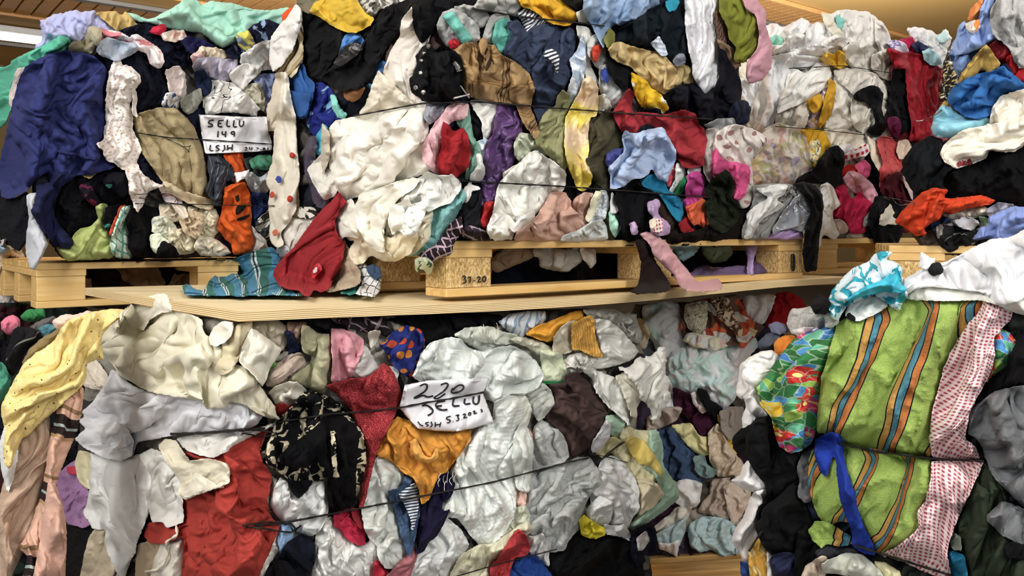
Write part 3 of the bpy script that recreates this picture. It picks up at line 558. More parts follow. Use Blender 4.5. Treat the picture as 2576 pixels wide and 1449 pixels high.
g('X','shirt','tan shirt behind the dark blue garment','shirt','Q','b59c6e','32,8 50,6 57,18 66,18 68,33 60,35 52,30 44,23',size=.3)
g('X','cloth','orange cloth with dark print in the gap','cloth','Q',M('blot','c9851c','2a1c10',40,.62),'74,-2 82,4 91,6 88,14 86,20 89,28 92,34 86,34 82,24 78,12',size=.16)
g('X','shirt','beige wrinkled cloth above the strap of the gap bale','shirt','Q','998a76','66,16 74,6 82,20 88,31 97,42 97,53 84,55 74,53 67,38',size=.2,amp=2.6)
g('X','shirt','taupe cloth below the strap of the gap bale','shirt','Q','84766a','68,58 82,55 88,62 82,74 86,90 84,98 74,91 56,86 62,76 68,70',size=.2,amp=2.6)
g('X','shirt','smooth brownish grey cloth beside the white hanging one','shirt','Q','94877a','80,63 92,58 105,66 101,82 94,92 88,100 84,86',fold='gg',ang=10,size=.26)
g('X','sweater','dark blue sweater rolled over the pale rags in the gap','sweater','Q','2b3a52','18,14 32,9 38,18 44,26 54,36 54,45 47,48 59,58 59,64 52,63 44,57 30,58 22,42 19,26',size=.32,puff=.05)
g('X','towel','teal grey towel edge beside the dark blue sweater','towel','Q','6d8482/terry','53,36 62,34 64,44 74,50 68,56 60,54 54,48',size=.2)
g('X','cloth','light grey cloth flap below the dark blue sweater','cloth','Q','a09f9c','28,62 46,57 60,60 58,76 54,82 42,81 34,76',size=.3,amp=1.4)
g('X','shirt','grey beige shirt under the mint edged blanket','shirt','Q','97938a','12,104 30,90 38,82 52,82 46,94 36,99 18,105',size=.3,amp=1.6)
g('X','sweater','knotted blue green cloth ball low in the gap','sweater','Q','7a8b8c','48,108 49,98 60,91 74,92 86,96 93,103 88,112 93,120 92,127 78,128 70,120 58,123 50,118',size=.22,amp=2.6,puff=.07)
g('X','sweater','pale blue green cloth left of the knotted ball','sweater','Q','7e9092','17,108 36,98 46,92 44,106 39,118 28,116 20,114',size=.3,puff=.05)
g('X','cloth','whitish cloth tip hanging under the pale blue green cloth','cloth','Q','a3a19c','20,114 30,116 40,112 38,120 37,128 28,122 22,120',size=.2)
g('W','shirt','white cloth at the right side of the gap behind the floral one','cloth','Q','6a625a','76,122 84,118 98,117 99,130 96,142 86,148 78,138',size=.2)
LB=1.0
# ================= upper left bale (A, B, C, D crops)
core('A','60,190 140,120 330,50 700,45 745,200 720,640 330,650 160,655 90,560 70,300',DKC,'compressed cloth layers inside the upper left bale')
g('B','sheet','large mint green sheet spread over the top of the upper left bale','sheet','A','9fd6c2','-29,12 -20,14 -10,19 0,15 11,9 22,2 30,1 36,2 38,6 48,1 70,4 87,10 100,10 118,7 121,18 116,22 102,20 92,22 82,31 72,36 58,43 50,38 40,30 22,27 5,24 -12,20 -24,18',fold='gc',ang=68,size=.6,amp=2.2,puff=.06)
g('A','shirt','lavender shirt with frayed edge on the far left top','shirt','A','a9aed8','37,20 45,16 56,12 68,9 78,12 86,10 91,17 104,27 102,32 92,29 85,28 80,31 76,38 68,40 60,37 52,38 44,43 33,44 32,41 39,34 38,27',fold='s',size=.5,amp=2,puff=.06,jag=2)
g('A','skirt','tan pleated skirt fanned out between lavender and mint','skirt','A','c2a563','87,11 101,12 106,11 110,15 114,11 119,16 126,24 120,29 110,30 98,20',fold='gg',ang=-35,size=.16,amp=2.6)
g('A','shirt','green jersey shirt sliding down the left corner of the upper left bale','shirt','A','52b394','-3,62 10,60 11,56 20,51 40,42 55,33 63,35 64,40 58,47 45,51 38,57 28,60 20,64 15,74 11,95 6,112 -4,120',size=.4,ang=-40,puff=.05)
g('A','shirt','pale cream scrap between green jersey and navy sweatshirt','cloth','A','ddd0c8','15,63 24,61 18,75 13,100 9,96 9,86',size=.15)
g('A','towel','khaki towel roll under the lavender shirt','towel','A','b9b08c/terry','62,43 68,38 77,38 80,28 84,24 90,26 90,40 87,52 74,48 62,47',size=.3)
g('A','jeans','dark navy sweater hanging right of the big navy sweatshirt','sweater','A','14162a','86,50 102,38 130,44 150,58 151,75 154,88 149,98 130,101 118,97 112,88 104,82 96,62',size=.28,puff=.05)
g('A','shirt','pile of dark navy frilled cloth near the top middle','shirt','A','161c33','112,27 122,24 135,22 150,30 165,34 172,45 176,55 170,62 150,60 138,46 118,36 103,32',fold='cc',size=.2,amp=2.8)
g('A','cloth','bright red scrap on the navy frilled pile','cloth','A','c8243f','136,29 140,25 150,23 152,27 147,32',size=.15)
g('A','cloth','peach flowered scrap right of the red scrap','cloth','A',M('blot','e8d4c8','cf8f80',22,.58),'146,32 158,28 168,28 170,34 160,38 150,37',size=.15)
g('B','shirt','violet blue frilled cloth under the mint sheet','shirt','A','242352','20,38 27,33 38,36 50,42 42,50 28,48',fold='cc',size=.16,amp=2.8)
g('B','cloth','bunched cream ruffles in the upper left bale','cloth','A','e6d5b8','38,43 48,44 58,45 62,50 58,58 44,56 34,50',fold='gg',ang=-20,size=.08,amp=2.8,jag=1)
g('B','cloth','torn pink cloth left of the lilac shirt','cloth','A','e2b8b4','28,51 37,48 42,54 38,60 32,60',size=.1,jag=1)
g('B','shirt','lilac grey shirt in the middle of the upper left bale','shirt','A','b8b2c6','31,61 35,54 50,52 60,55 72,52 71,62 64,73 54,75 44,69 34,67',size=.3)
g('B','shirt','navy cloth with pale blue print under the mint sheet tip','shirt','A',M('blot','1c2138','8fa6cc',20,.6),'62,46 72,38 84,24 98,18 109,22 108,34 95,40 88,46 72,52 64,53',size=.2)
g('B','shirt','yellow and grey patterned scrap below the mint sheet','cloth','A',M('blot','d9cf5a','6a7688',22,.5),'70,32 82,28 88,42 84,49 74,43',size=.15)
g('B','shirt','white shirt with green mark under the polka dot cloth','shirt','A','dcdcda','86,43 96,38 106,36 107,48 104,62 92,64 74,58 75,50',size=.25)
g('B','shirt','sky blue shirt behind the hanging cream cloth','shirt','A','8f9fcf','86,74 84,70 106,67 107,80 101,95 97,105 92,84',fold='gg',size=.25)
g('B','cloth','knotted cream satin cord in the upper left bale','cloth','A','c9c4ae','75,81 84,77 92,76 96,88 96,102 86,96',size=.1,amp=2.8)
g('B','shirt','white lace edged shirt in the centre of the upper left bale','shirt','A','dedcd8','64,68 70,62 78,58 93,60 92,66 84,73 76,82 68,76',size=.2)
g('B','shirt','white shirt printed with black leaf outlines above the upper sign','shirt','A',M('lines','e6e4e0','2a2a2e',14),'40,92 42,84 48,74 62,75 75,82 84,90 92,99 88,106 70,101 56,101 44,105 41,98',size=.32,amp=1.6,jag=1)
g('B','shirt','navy scrunched cloth right of the torn pink cloth','shirt','A','18223f','32,66 40,64 44,70 48,74 47,84 41,88 34,80',size=.14,amp=2.8)
g('B','shirt','white cotton with torn pink hem hanging left of the leaf print','shirt','A','dccfca','6,64 18,60 24,66 24,88 18,92 10,84',size=.2,jag=1)
g('B','cloth','white cloth with blue flowers above the beige terry towel','cloth','A',M('blot','dcdcde','3a4a80',24,.58),'2,94 6,86 14,84 18,92 18,98 8,101',size=.14)
g('B','bag','grey green bag hanging beside the leaf print shirt','bag','A','8b8c80','20,92 26,88 38,80 39,90 32,101 26,104 21,99',size=.25)
g('0','jacket','hanging black cloth at the lower left of the upper left bale','jacket','A','0e1220','-4,470 10,495 40,500 70,480 78,520 76,570 66,600 50,632 30,622 0,600 -6,560',fold='s',size=.4,puff=.05,off=.05)
g('C','shirt','pale grey cloth tip dangling over the pallet corner','cloth','A','b9bcc2','25,50 33,49 34,60 36,80 44,95 38,106 32,118 28,118 25,108 24,94 27,75',fold='gg',size=.3,off=.06,amp=1.4,puff=.02)
g('C','trousers','black flannel trousers under the navy sweatshirt','trousers','A','0c0d16','66,34 85,28 105,30 118,33 119,48 112,56 98,58 91,63 91,72 80,80 68,87 66,95 54,84 49,70 50,55 57,42',fold='s',size=.35,puff=.05)
g('C','scarf','black scarf with berry coloured pattern','scarf','A',M('blot','14101c','701c40',28,.56),'72,42 82,40 85,49 91,58 89,63 80,56 75,49',size=.15)
g('C','dress','black cloth with teal and red flower print','dress','A',M('dots','12121c',['c0392b','3f9a90','14141c','8a2848'],.045,.33),'93,36 104,30 118,31 119,48 112,53 104,46 97,42',size=.2)
g('C','cloth','small mustard scrap under the navy sweatshirt hem','cloth','A','a8975a','74,32 86,27 90,29 82,36',size=.1)
g('C','shirt','lime green shirt bunched at the bottom left of the upper left bale','shirt','A','adba6c','87,62 92,59 98,60 95,72 100,86 104,98 103,108 90,109 75,109 62,111 56,105 52,99 66,97 67,89 72,83 82,80 90,73',size=.3,puff=.05)
g('C','shirt','black cloth with mint stripe beside the lime shirt','shirt','A',M('bands',[(0,'12131c'),(.8,'12131c'),(.85,'3f9a86'),(.95,'12131c')],.09,70),'96,62 110,60 107,72 100,88 95,78',size=.3)
g('C','cloth','thin orange red strip between black and plaid','cloth','A','d0502e','110,62 115,60 108,76 101,89 99,86 105,74',size=.2,amp=.8,puff=.02)
g('C','shirt','mint and white plaid shirt low in the upper left bale','shirt','A',M('grid','cfe0cf','5fa08c',.03,.2,20),'112,62 122,61 119,76 118,90 120,98 119,108 110,108 103,106 101,96 105,80',fold='gg',ang=-6,size=.3)
g('C','trousers','black trousers standing on the left pallet','trousers','A','101014','120,62 130,60 148,65 151,72 148,75 139,76 140,90 148,98 153,92 159,104 152,107 122,107 117,100 118,85 116,75',size=.3,puff=.05)
for i,(p,c,l) in enumerate((('0,60 12,56 26,60 30,66 24,72 12,76 2,70','d8cbb4','cream crumpled cloth under the dotted tan strap'),('-6,72 4,70 12,76 18,84 12,92 2,88 -6,84','dfe0cc','pale green white cloth right of the black trousers'),
    ('10,84 22,82 32,88 38,96 30,104 14,106 8,96','e2d8b8','cream sheet crumple standing on the left pallet'),('26,62 40,61 50,63 55,72 54,84 48,92 36,90 28,78','d9d3b4','cream and green plaid crumple beside the orange shirt'),
    ('36,90 48,90 58,96 66,104 54,107 38,106 32,98','e0d6bc','cream knotted cloth beside the foot of the orange shirt'),('18,70 30,66 40,68 41,80 34,90 24,86','ccb594','beige cloth in the middle of the cream crumples'),('-8,88 0,86 8,94 12,106 2,108 -6,100','dfe4cc','light green cloth tip above the black boot shaped cloth'))):
    g('D','shirt',l,'cloth','A',c,p,fold='cc',size=.13,amp=2.8,puff=.045)
g('D','trousers','black cuff pointing right on the left pallet','trousers','A','121216','-1,100 4,93 14,98 18,106 4,108 -2,107',size=.3,amp=1)
g('0','shirt','navy cloth strip right of the cream flowered cloth','shirt','A','171a33','352,380 372,392 392,430 388,450 404,470 416,468 398,440 370,470 350,430',size=.2)
g('0','towel','large beige terry towel left of the upper sign','towel','A','cdb98a/terry','335,292 360,284 400,272 440,272 470,298 492,330 508,380 518,440 524,480 528,496 508,500 450,482 412,458 388,424 356,382 342,330',fold='gg',ang=18,size=.34,amp=2.0,puff=.05)
g('0','shirt','white cloth with pink crosses beside the loose twine end','cloth','A',M('grid','e8dede','c06070',.05,.06,40),'398,466 424,462 448,486 458,512 440,512 416,506',size=.15)
g('D','belt','tan strap with dotted edge slanting under the beige towel','strap','A','d3c2a0','4,38 20,47 36,52 50,56 50,61 46,64 30,60 12,50 3,43',fold='s',size=.3,amp=.6,puff=.01)
g('D','cloth','light cloth tail below the loose twine','cloth','A','ddd0bc','18,60 24,62 26,70 22,74 18,68 10,58',size=.1)
g('D','shirt','navy charcoal shirt with fine stripes under the upper sign','shirt','A',M('bands',[(0,'3b404a'),(.9,'7d828c')],.018,10),'45,14 55,13 68,23 72,34 70,40 61,38 61,56 58,61 52,60 46,52 42,45 47,36 45,25',size=.22,amp=2.4)
g('D','shirt','orange knit shirt part just below the upper sign','shirt','A','d2501c/knit','59,14 68,11 76,12 79,28 77,44 70,44 71,32 66,22',fold='gg',ang=-6,size=.25)
g('D','shirt','dark green cloth with pale print beside the teal green one','shirt','A',M('blot','39433f','8f9a92',20,.6),'77,18 84,17 94,22 99,30 97,37 88,35 82,30',size=.14)
g('D','shirt','teal green cloth right of the orange knit shirt','shirt','A','4f9b78','82,20 90,15 101,14 108,22 104,28 92,26 86,26',size=.25)
g('D','shirt','white grey crumpled cloth between orange and polka dots','shirt','A','c6cace','78,34 84,30 92,36 102,28 104,38 99,48 90,53 83,46',size=.15,amp=2.6)
g('D','shirt','royal navy sweater piece below the white crumple','sweater','A','263468','79,50 88,50 96,49 105,55 101,62 94,70 88,79 83,70 81,60',size=.2)
g('D','scarf','black and white speckled scarf above the white tail','scarf','A',M('blot','d8dad6','3c413f',40,.5),'88,78 94,70 104,60 106,72 103,86 96,90 90,86',size=.14)
g('D','shirt','white ribbed tail hanging beside the orange shirt foot','shirt','A','cdc8c0','82,76 89,85 96,92 99,99 92,104 84,105 86,92',fold='gg',size=.16)
o=g('D','shirt','orange sports shirt with black stripes low in the upper left bale','shirt','A','dd5c1e/knit','60,45 66,42 72,40 79,40 82,50 83,62 84,74 83,82 86,95 82,104 74,105 68,105 66,96 60,90 54,81 57,68 60,58',fold='gc',ang=4,size=.24,puff=.05)
part(o,'D','black_stripe','24211f/knit','70,61 80,60 76,66 70,70','A'); part(o,'D','black_stripe','24211f/knit','70,72 83,68 83,71 71,75','A'); part(o,'D','black_patch','24211f/knit','69,52 73,50 74,56 71,58','A')
g('D','cloth','white label strip across the orange knit','cloth','A','e4e2e4','69,31 76,30 82,28 79,34 73,37 71,40',size=.15)
o=g('0','sweatshirt','big navy blue sweatshirt hanging over the left end of the bale','sweatshirt','A','2f3670/fleece','62,172 96,150 130,136 165,129 205,134 240,146 266,170 273,205 270,260 262,320 258,372 268,402 288,420 258,430 225,438 190,438 178,450 150,470 128,470 124,430 96,446 66,478 34,498 4,496 -4,430 10,370 22,320 34,260 46,208',fold='gc',ang=-4,size=.5,amp=2.3,puff=.06)
part(o,'0','seam','262c60/fleece','40,264 90,284 128,292 130,297 88,290 40,270','A'); part(o,'0','hem','262c60/fleece','145,376 200,388 245,396 240,404 196,394 142,384','A')
g('C','sweatshirt','lower navy sleeve of dark fleece ending in a frayed point','sweatshirt','A','1d2148/fleece','34,42 46,40 50,30 68,33 57,40 50,54 48,68 55,80 67,94 63,99 50,97 38,80 28,66 33,58',fold='gg',ang=-14,size=.4,amp=2,puff=.05,off=.02)
g('0','blouse','cream flowered blouse hanging in a long ragged strip','blouse','A',M('dots','ebe3dc',['c0a89c','cdbab0'],.013,.2),'287,149 300,142 308,166 330,168 349,185 352,205 338,222 330,248 324,262 334,300 330,320 342,345 352,373 352,385 338,405 356,436 376,456 414,467 372,480 360,510 346,534 334,516 328,478 318,430 290,413 266,402 258,376 243,362 262,352 268,320 267,270 270,220 276,182',fold='gc',ang=-6,size=.22,amp=2.2,puff=.035,off=.02,jag=1)
g('0','cloth','thin cream tie dangling right of the flowered blouse','cloth','A','e2d8cc','331,205 337,206 343,250 340,276 346,294 336,290 334,270 336,250',size=.2,amp=.6,puff=.012,off=.03)
o=g('A','blouse','white blouse with pink rose print over the top edge','blouse','A',M('blot','e8dcdc','d98088',18,.57),'84,29 90,26 98,28 110,30 122,37 119,33 124,32 134,37 146,46 150,56 146,62 137,58 133,48 120,44 110,36 97,34 88,42',fold='gc',ang=60,size=.25,off=.02)
g('A','shirt','light blue sleeve pulled over the pink rose blouse','shirt','A','a9b4c4','88,46 92,38 98,34 110,38 124,40 127,45 116,51 106,56 92,50',fold='s',size=.35,amp=1.6,off=.02)
g('A','shirt','khaki towel tip beside the blue sleeve','towel','A','cfc6a6/terry','80,26 86,24 92,27 92,36 88,42 84,36',size=.15)
# scraps left of that bale, far behind
g('0','cloth','white rag heap at the far left behind the pallet','cloth','X','cfc6bc','-10,612 20,600 50,620 60,650 44,690 40,760 20,790 -10,800',fold='cc',size=.25,amp=2.8,puff=.08)
g('0','cloth','beige frilled rag on top of the far left heap','cloth','X','c9b49a','-10,640 30,630 52,650 48,672 20,684 -10,690',fold='cc',size=.12,amp=2.8,puff=.05)
g('0','cloth','blue tinted scrap at the far left above the heap','cloth','X','9fb8cc','-10,610 16,606 30,620 22,634 -10,636',size=.14)
core('V','200,664 660,650 660,770 200,776',['1a120c','241a12','6a4a2c','120e0c','3a2a1c','8a6a48'],'dark brown layer added for the shade inside the left pallet',off=.0)  # dark sheet standing for the shade between the left pallet's boards
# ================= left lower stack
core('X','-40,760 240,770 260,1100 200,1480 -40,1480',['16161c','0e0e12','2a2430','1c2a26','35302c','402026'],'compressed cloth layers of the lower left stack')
g('O','shirt','bright green cloth strip under the left pallet corner','shirt','Y','2f7a42','19,35 25,29 40,28 41,36 30,39 22,38',size=.2,off=-.25)
g('O','shirt','grey cloth above the teal scrap at the left','shirt','Y','5d5a58','26,45 40,38 50,35 51,39 42,46 34,51',size=.2,off=-.2)
g('O','shirt','teal blue scrap left of the yellow dress','shirt','Y','4a7f8c','36,46 42,43 54,42 52,48 42,55 37,51',size=.2,off=-.18)
g('O','shirt','pink cloth puff at the left edge','shirt','Y','cf6a80','1,41 6,36 12,34 18,38 17,47 8,51 2,47',size=.2,off=-.15)
g('O','dress','black dress with thin pale piping at the left edge','dress','Y',M('bands',[(0,'111114'),(.94,'6a675c')],.055,20),'14,44 26,46 38,50 37,55 22,68 13,88 7,86 6,70 10,56',fold='gg',ang=-30,size=.3,off=-.1)
g('O','shirt','mint green cloth low at the left edge','shirt','Y','3f8a70','-4,74 3,78 10,92 7,102 2,112 -4,114',size=.25,off=-.1)
g('O','jacket','olive brown corduroy edge behind the yellow dress','jacket','Y','857248','28,64 40,54 54,46 58,48 48,58 34,68 22,82 20,76',fold='gg',ang=-50,size=.2,off=-.05)
g('O','shirt','pale pink cloth above the yellow dress','shirt','Y','dcbfae','48,39 58,33 68,34 80,30 88,32 78,37 68,41 58,47 51,45',size=.2)
g('P','curtain','tan sheer curtain hanging at the lower left corner','curtain','Y','b59880','6,52 16,20 28,6 44,-6 46,16 42,45 36,78 30,104 18,128 8,150 -4,150 -4,90',fold='gg',ang=-14,size=.4,amp=2.2,off=-.04)
g('P','curtain','white cloth edge at the far left below the yellow dress','curtain','Y','d8dcd8','-1,28 4,10 10,4 16,34 12,56 7,68 2,50',fold='gg',size=.25,off=-.02)
g('P','skirt','peach skirt with chocolate stripes in hanging folds','skirt','Y',M('bands',[(0,'d2a48c'),(.5,'8a6a48'),(.55,'d2a48c'),(.62,'2a2020'),(.74,'9aa8a4'),(.78,'2a2020'),(.88,'b08a60'),(.93,'d2a48c')],.17,74),'56,-20 76,-28 74,-2 68,16 58,40 50,62 54,80 60,98 58,124 58,150 20,150 26,128 18,118 28,102 36,78 42,50 46,20',fold='gg',ang=-8,size=.28,amp=2.4,off=0)
g('P','skirt','rosy peach fold in front of the striped skirt','skirt','Y','cb9e8a','44,60 50,62 56,78 60,100 59,150 30,150 36,120 40,90',fold='gg',ang=-8,size=.3,amp=2.0,off=.02)
o=g('0','dress','yellow summer dress with tiny flowers draped toward the lower left','dress','Y',M('dots','e4cc80',['4a4038','a8acb0','f2ecc8'],.02,.09),'152,832 170,812 192,800 224,790 276,778 312,780 300,796 278,816 256,840 250,866 256,884 260,904 243,900 216,915 216,954 204,970 188,988 152,1020 110,1053 70,1092 54,1100 38,1137 24,1178 14,1170 10,1118 16,1063 10,1073 6,1026 22,987 39,954 61,915 94,888 138,860',fold='gg',ang=-42,size=.3,amp=2.3,puff=.05)
# ================= middle upper bale (E, F, G, H, I, J crops)
core('C','740,20 760,0 1850,-20 1860,240 1880,330 1880,500 1980,600 1180,610 1120,640 870,640 760,560 740,300',DKC,'compressed cloth layers inside the middle upper bale')
g('E','scarf','mottled grey white scarf along the top edge','scarf','C',M('blot','c8c4bc','6a665e',60,.5),'72,-4 132,-4 131,8 120,7 105,8 92,7 88,14 83,16 79,11 75,7',fold='cc',size=.15,amp=2.6)
g('E','jacket','large black jacket in the upper left of the middle bale','jacket','C','1c1c20/fleece','20,12 30,8 45,18 60,28 60,42 50,55 44,68 40,76 30,70 24,60 22,50 24,42 20,30',fold='gc',ang=-20,size=.4)
g('E','shirt','bright blue shirt tip between black garments','shirt','C','4f86cc','55,50 60,34 68,28 74,31 79,40 70,44 62,46',size=.3)
g('E','shirt','medium blue sweatshirt roll right of the black trousers','sweatshirt','C','3f6fae/fleece','70,76 80,66 92,54 99,58 97,66 86,76 76,80',size=.2)
g('E','shirt','sky blue scrap under the black trousers','cloth','C','5f9fd0','74,84 82,76 86,78 82,84 76,87',size=.1)
g('E','trousers','navy trousers behind the brown cuff','trousers','C','15182a','54,96 62,90 72,84 82,80 84,92 78,99 74,106 64,108 58,103',size=.3)
g('E','shirt','royal blue printed shirt below the black jacket','shirt','C',M('blot','1f2a80','7fb0d8',13,.56),'30,78 40,75 48,82 54,95 60,110 50,118 44,124 34,125 26,112 27,95',size=.28)
g('E','cloth','mint piping strip in front of the royal blue shirt','cloth','C','7fcfc0','48,87 52,87 55,98 62,104 60,108 54,106 50,98',size=.2,amp=.8,puff=.015)
g('E','trousers','brown trouser cuff opening to the left','trousers','C','8a5a34','60,83 66,79 74,75 79,80 75,89 68,93 61,90',size=.3,amp=1.2,puff=.04)
g('E','trousers','long black trousers crossing diagonally near the top','trousers','C','17171b','136,6 124,14 108,30 98,44 92,54 86,66 74,78 58,83 47,77 38,72 46,64 56,54 66,48 78,40 86,24 96,8 124,-2',fold='gc',ang=-48,size=.4,amp=2.4,puff=.06)
g('E','jacket','shiny black leather piece over the black trousers','jacket','C','222226/leather','50,58 56,50 62,42 68,40 76,41 77,46 68,52 58,60',size=.16,amp=2.4)
g('E','hat','yellow and grey wax print cloth on the top left corner','cloth','C',M('blot','d0a92c','6e6752',9,.54,dist=.6),'16,-4 70,-4 74,6 80,14 87,17 82,24 74,28 66,29 55,27 45,20 38,15 28,12 19,7',fold='s',size=.4,amp=2,puff=.06)
o=g('E','sweatshirt','medium blue sweatshirt sleeve with wide cuff at the left edge','sweatshirt','C','2f5fa6/fleece','8,74 16,62 22,58 26,70 33,76 31,88 28,98 26,106 20,108 8,104 4,98 6,84',fold='gg',ang=6,size=.4,amp=1.4,puff=.06,off=.03)
part(o,'E','cuff','2b5698/knit','6,82 30,86 26,105 20,107 8,103 4,98','C')
g('E','shirt','turquoise shirt peeking left of the big white sheet','shirt','C','4fb6d0','35,124 42,113 47,121 49,130 47,138 40,143 33,138',size=.22)
g('E','shirt','long pleated white sheet hanging from the top','sheet','C','e0d8cc','121,8 128,6 137,10 141,11 139,28 134,45 128,54 124,68 122,82 130,92 136,96 124,96 108,86 97,76 96,66 102,48 112,33 112,18',fold='gg',ang=-12,size=.22,amp=2.0,puff=.05)
g('E','sheet','white sheet with a brown stain above the big white sheet','sheet','C',M('blot','e6dcc6','d2b07c',5,.66,soft=.05),'91,64 98,72 112,84 124,95 106,98 92,101 77,106 75,103 80,96 84,84',fold='s',size=.4,amp=1.8,puff=.04)
g('F','jacket','black cloth behind the grey fleece at the top','jacket','C','131318','-24,-4 45,-4 30,10 14,10 4,18 -4,30 -14,40 -20,30 -22,10',size=.3)
g('F','fleece','grey fleece blanket folded above the mint stripe','blanket','C','a9a9a5/fleece','16,7 24,5 36,6 44,10 47,16 42,24 38,25 28,16 15,11',size=.35,amp=1.6)
g('F','blanket','pale grey fleece roll at the top of the middle bale','blanket','C','b4b2ac/fleece','33,7 40,-4 70,-4 76,6 72,13 60,11 46,10',size=.3)
o=g('F','blanket','grey fleece blanket with a broad mint stripe','blanket','C','aeb0ac/fleece','0,22 5,12 14,8 24,12 38,24 39,36 32,40 22,41 16,43 8,42 2,32',fold='s',size=.5,amp=1.2,puff=.06)
part(o,'F','mint_stripe','72c8b8/fleece','4,15 14,9 24,24 33,36 23,41 16,30 8,20','C')
g('F','blanket','grey hood shaped fleece fold around the mint block','blanket','C','a9aaa4/fleece','42,32 48,16 56,11 63,12 67,19 58,18 53,24 51,40 45,40',size=.3)
g('F','blanket','mint block of fleece in the grey blanket','blanket','C','5fb8a6/fleece','53,22 60,17 72,21 69,33 63,46 58,50 53,42 50,38',size=.35,amp=1.2)
g('F','cloth','small blue and red scrap left of the camel scarf','cloth','C',M('blot','3560b0','c02830',12,.5),'10,38 16,35 20,41 16,46 12,44',size=.12)
g('F','shirt','grey and white striped shirt twisted under the mustard sweater','shirt','C',M('bands',[(0,'e2e2e0'),(.55,'3a4050')],.009,30),'73,12 80,8 90,9 97,17 106,23 104,27 92,25 86,34 82,30 78,20',size=.2,amp=2.4)
o=g('F','shirt','navy linen shirt with several folds right of the camel scarf','shirt','C','343e56','64,20 74,19 80,28 84,34 84,28 92,24 100,22 112,26 120,25 128,31 125,42 122,60 121,75 113,88 108,98 99,108 92,112 88,98 88,80 84,66 74,60 61,52 62,44 68,33',fold='gc',ang=8,size=.3,amp=2.4,puff=.06)
part(o,'F','striped_facing',M('bands',[(0,'e6e6e4'),(.5,'2c3444')],.011,80),'95,50 102,44 108,46 112,53 110,68 107,60 100,52','C')
g('F','sweater','mustard yellow sweater at the top centre','sweater','C','d9a020/knit','72,-4 112,-4 122,7 128,12 127,18 120,23 108,22 97,16 86,8 77,6',fold='gc',ang=50,size=.35,puff=.06)
g('F','jacket','olive black jacket tip right of the mustard sweater','jacket','C','2a2824','108,-4 148,-4 143,5 134,11 126,7',size=.35)
g('F','cloth','cream crumple between the mustard sweater and the jeans','cloth','C','d9d0bc','127,12 134,9 142,4 141,16 136,21 129,19',size=.12)
g('F','trousers','cream white trousers standing right of the navy shirt','trousers','C','c9c9c0','127,24 136,25 142,34 140,48 138,56 142,66 147,76 140,80 133,70 134,46 130,34',fold='gg',ang=-6,size=.3)
g('F','jeans','pale washed denim strip with loose threads','jeans','C',M('blot','a9b9cc','dde4ea',20,.5),'121,55 128,45 132,30 135,42 135,62 132,75 126,88 118,101 116,92 121,78 124,66',fold='gg',ang=-6,size=.2)
g('F','shirt','grey melange tee with red print','shirt','C','b6b8b4','137,36 145,31 151,41 153,52 155,60 151,64 144,60 138,50',size=.25)
o=g('F','shirt','grey tee with royal blue patch and frilled hem','shirt','C','b9bcba','148,60 156,58 159,70 166,74 173,83 167,95 160,99 152,92 148,78',fold='gg',ang=-20,size=.18)
part(o,'F','blue_patch','34499a','149,64 153,60 156,66 157,74 153,76 149,70','C')
g('0','cloth','red print patch on the grey melange tee','cloth','C','c8402c','1492,118 1510,114 1514,124 1504,140 1502,156 1494,154',size=.2,amp=.8,puff=.01)
g('F','shirt','off white shirt knot on the twine right of the yellow silk','shirt','C','d6d4c8','146,88 152,86 158,96 155,106 150,109 146,98',size=.15)
g('G','jeans','light blue jeans spread across the top','jeans','C',M('blot','6f8cb2','9ab2d0',9,.5,soft=.15),'-10,-4 56,-4 57,4 46,9 43,18 40,21 28,20 22,23 16,21 9,31 7,44 1,32 -5,20 -12,8',fold='gc',ang=15,size=.3,amp=2.6,puff=.06)
g('G','jacket','dark green padded jacket at the top right of the middle bale','jacket','C','17232c','14,40 20,28 34,20 46,12 58,4 70,5 82,0 84,20 84,50 86,59 78,61 70,60 62,48 54,44 30,40',fold='gc',ang=-30,size=.4,puff=.06)
g('G','jacket','black jacket part under the khaki trousers','jacket','C','14161c','9,44 14,48 22,58 32,66 33,80 26,83 18,76 12,62',size=.3)
g('G','shirt','olive scrap below the light blue jeans','shirt','C','7a7c38','7,36 12,26 16,30 16,40 11,44',size=.15)
g('G','cloth','bright teal scrap at the top beside the plastic sleeve','cloth','C','1f8fae','63,2 70,-3 76,2 72,9 66,10',size=.14,amp=2.6)
g('G','shirt','small khaki cloth under the plastic sleeve','shirt','C','b9a26e','69,61 80,59 88,63 91,74 82,79 75,76',size=.3,amp=1.6)
g('G','trousers','khaki trousers twisted across the dark jacket','trousers','C','c8ae76','11,46 16,40 22,39 32,42 45,46 56,47 62,52 70,59 78,75 72,80 62,86 52,81 48,75 42,72 38,67 32,60 22,57 15,53',fold='gc',ang=-25,size=.3,amp=2.6,puff=.05)
g('G','label','white striped care label on the dark jacket','label','C',M('bands',[(0,'d2dae6'),(.5,'aab6c8')],.012,70),'50,40 57,33 62,42 65,50 60,50',size=.3,amp=.4,puff=.006)
o=g('G','cloth','grey woven badge on the dark jacket','badge','C','7f8796','70,56 75,50 80,50 81,57 74,60',size=.3,amp=.4,puff=.01)
g('0','sheet','purple quilted jacket edge at the left of the turquoise shirt','jacket','C','3f3650/satin','766,388 776,350 792,345 796,372 790,392 800,430 812,460 825,478 836,500 824,520 806,524 790,512 782,470 768,430',fold='gg',ang=-5,size=.2,amp=2.4)
g('G','trousers','white plastic sleeve hanging from the top with a torn end','sleeve','C','d6d6da/satin','80,-6 110,-6 112,20 111,45 112,62 113,72 110,78 103,82 98,87 93,77 88,68 88,58 85,46 82,22',fold='gg',ang=-4,size=.24,amp=1.8,puff=.04,off=.04)
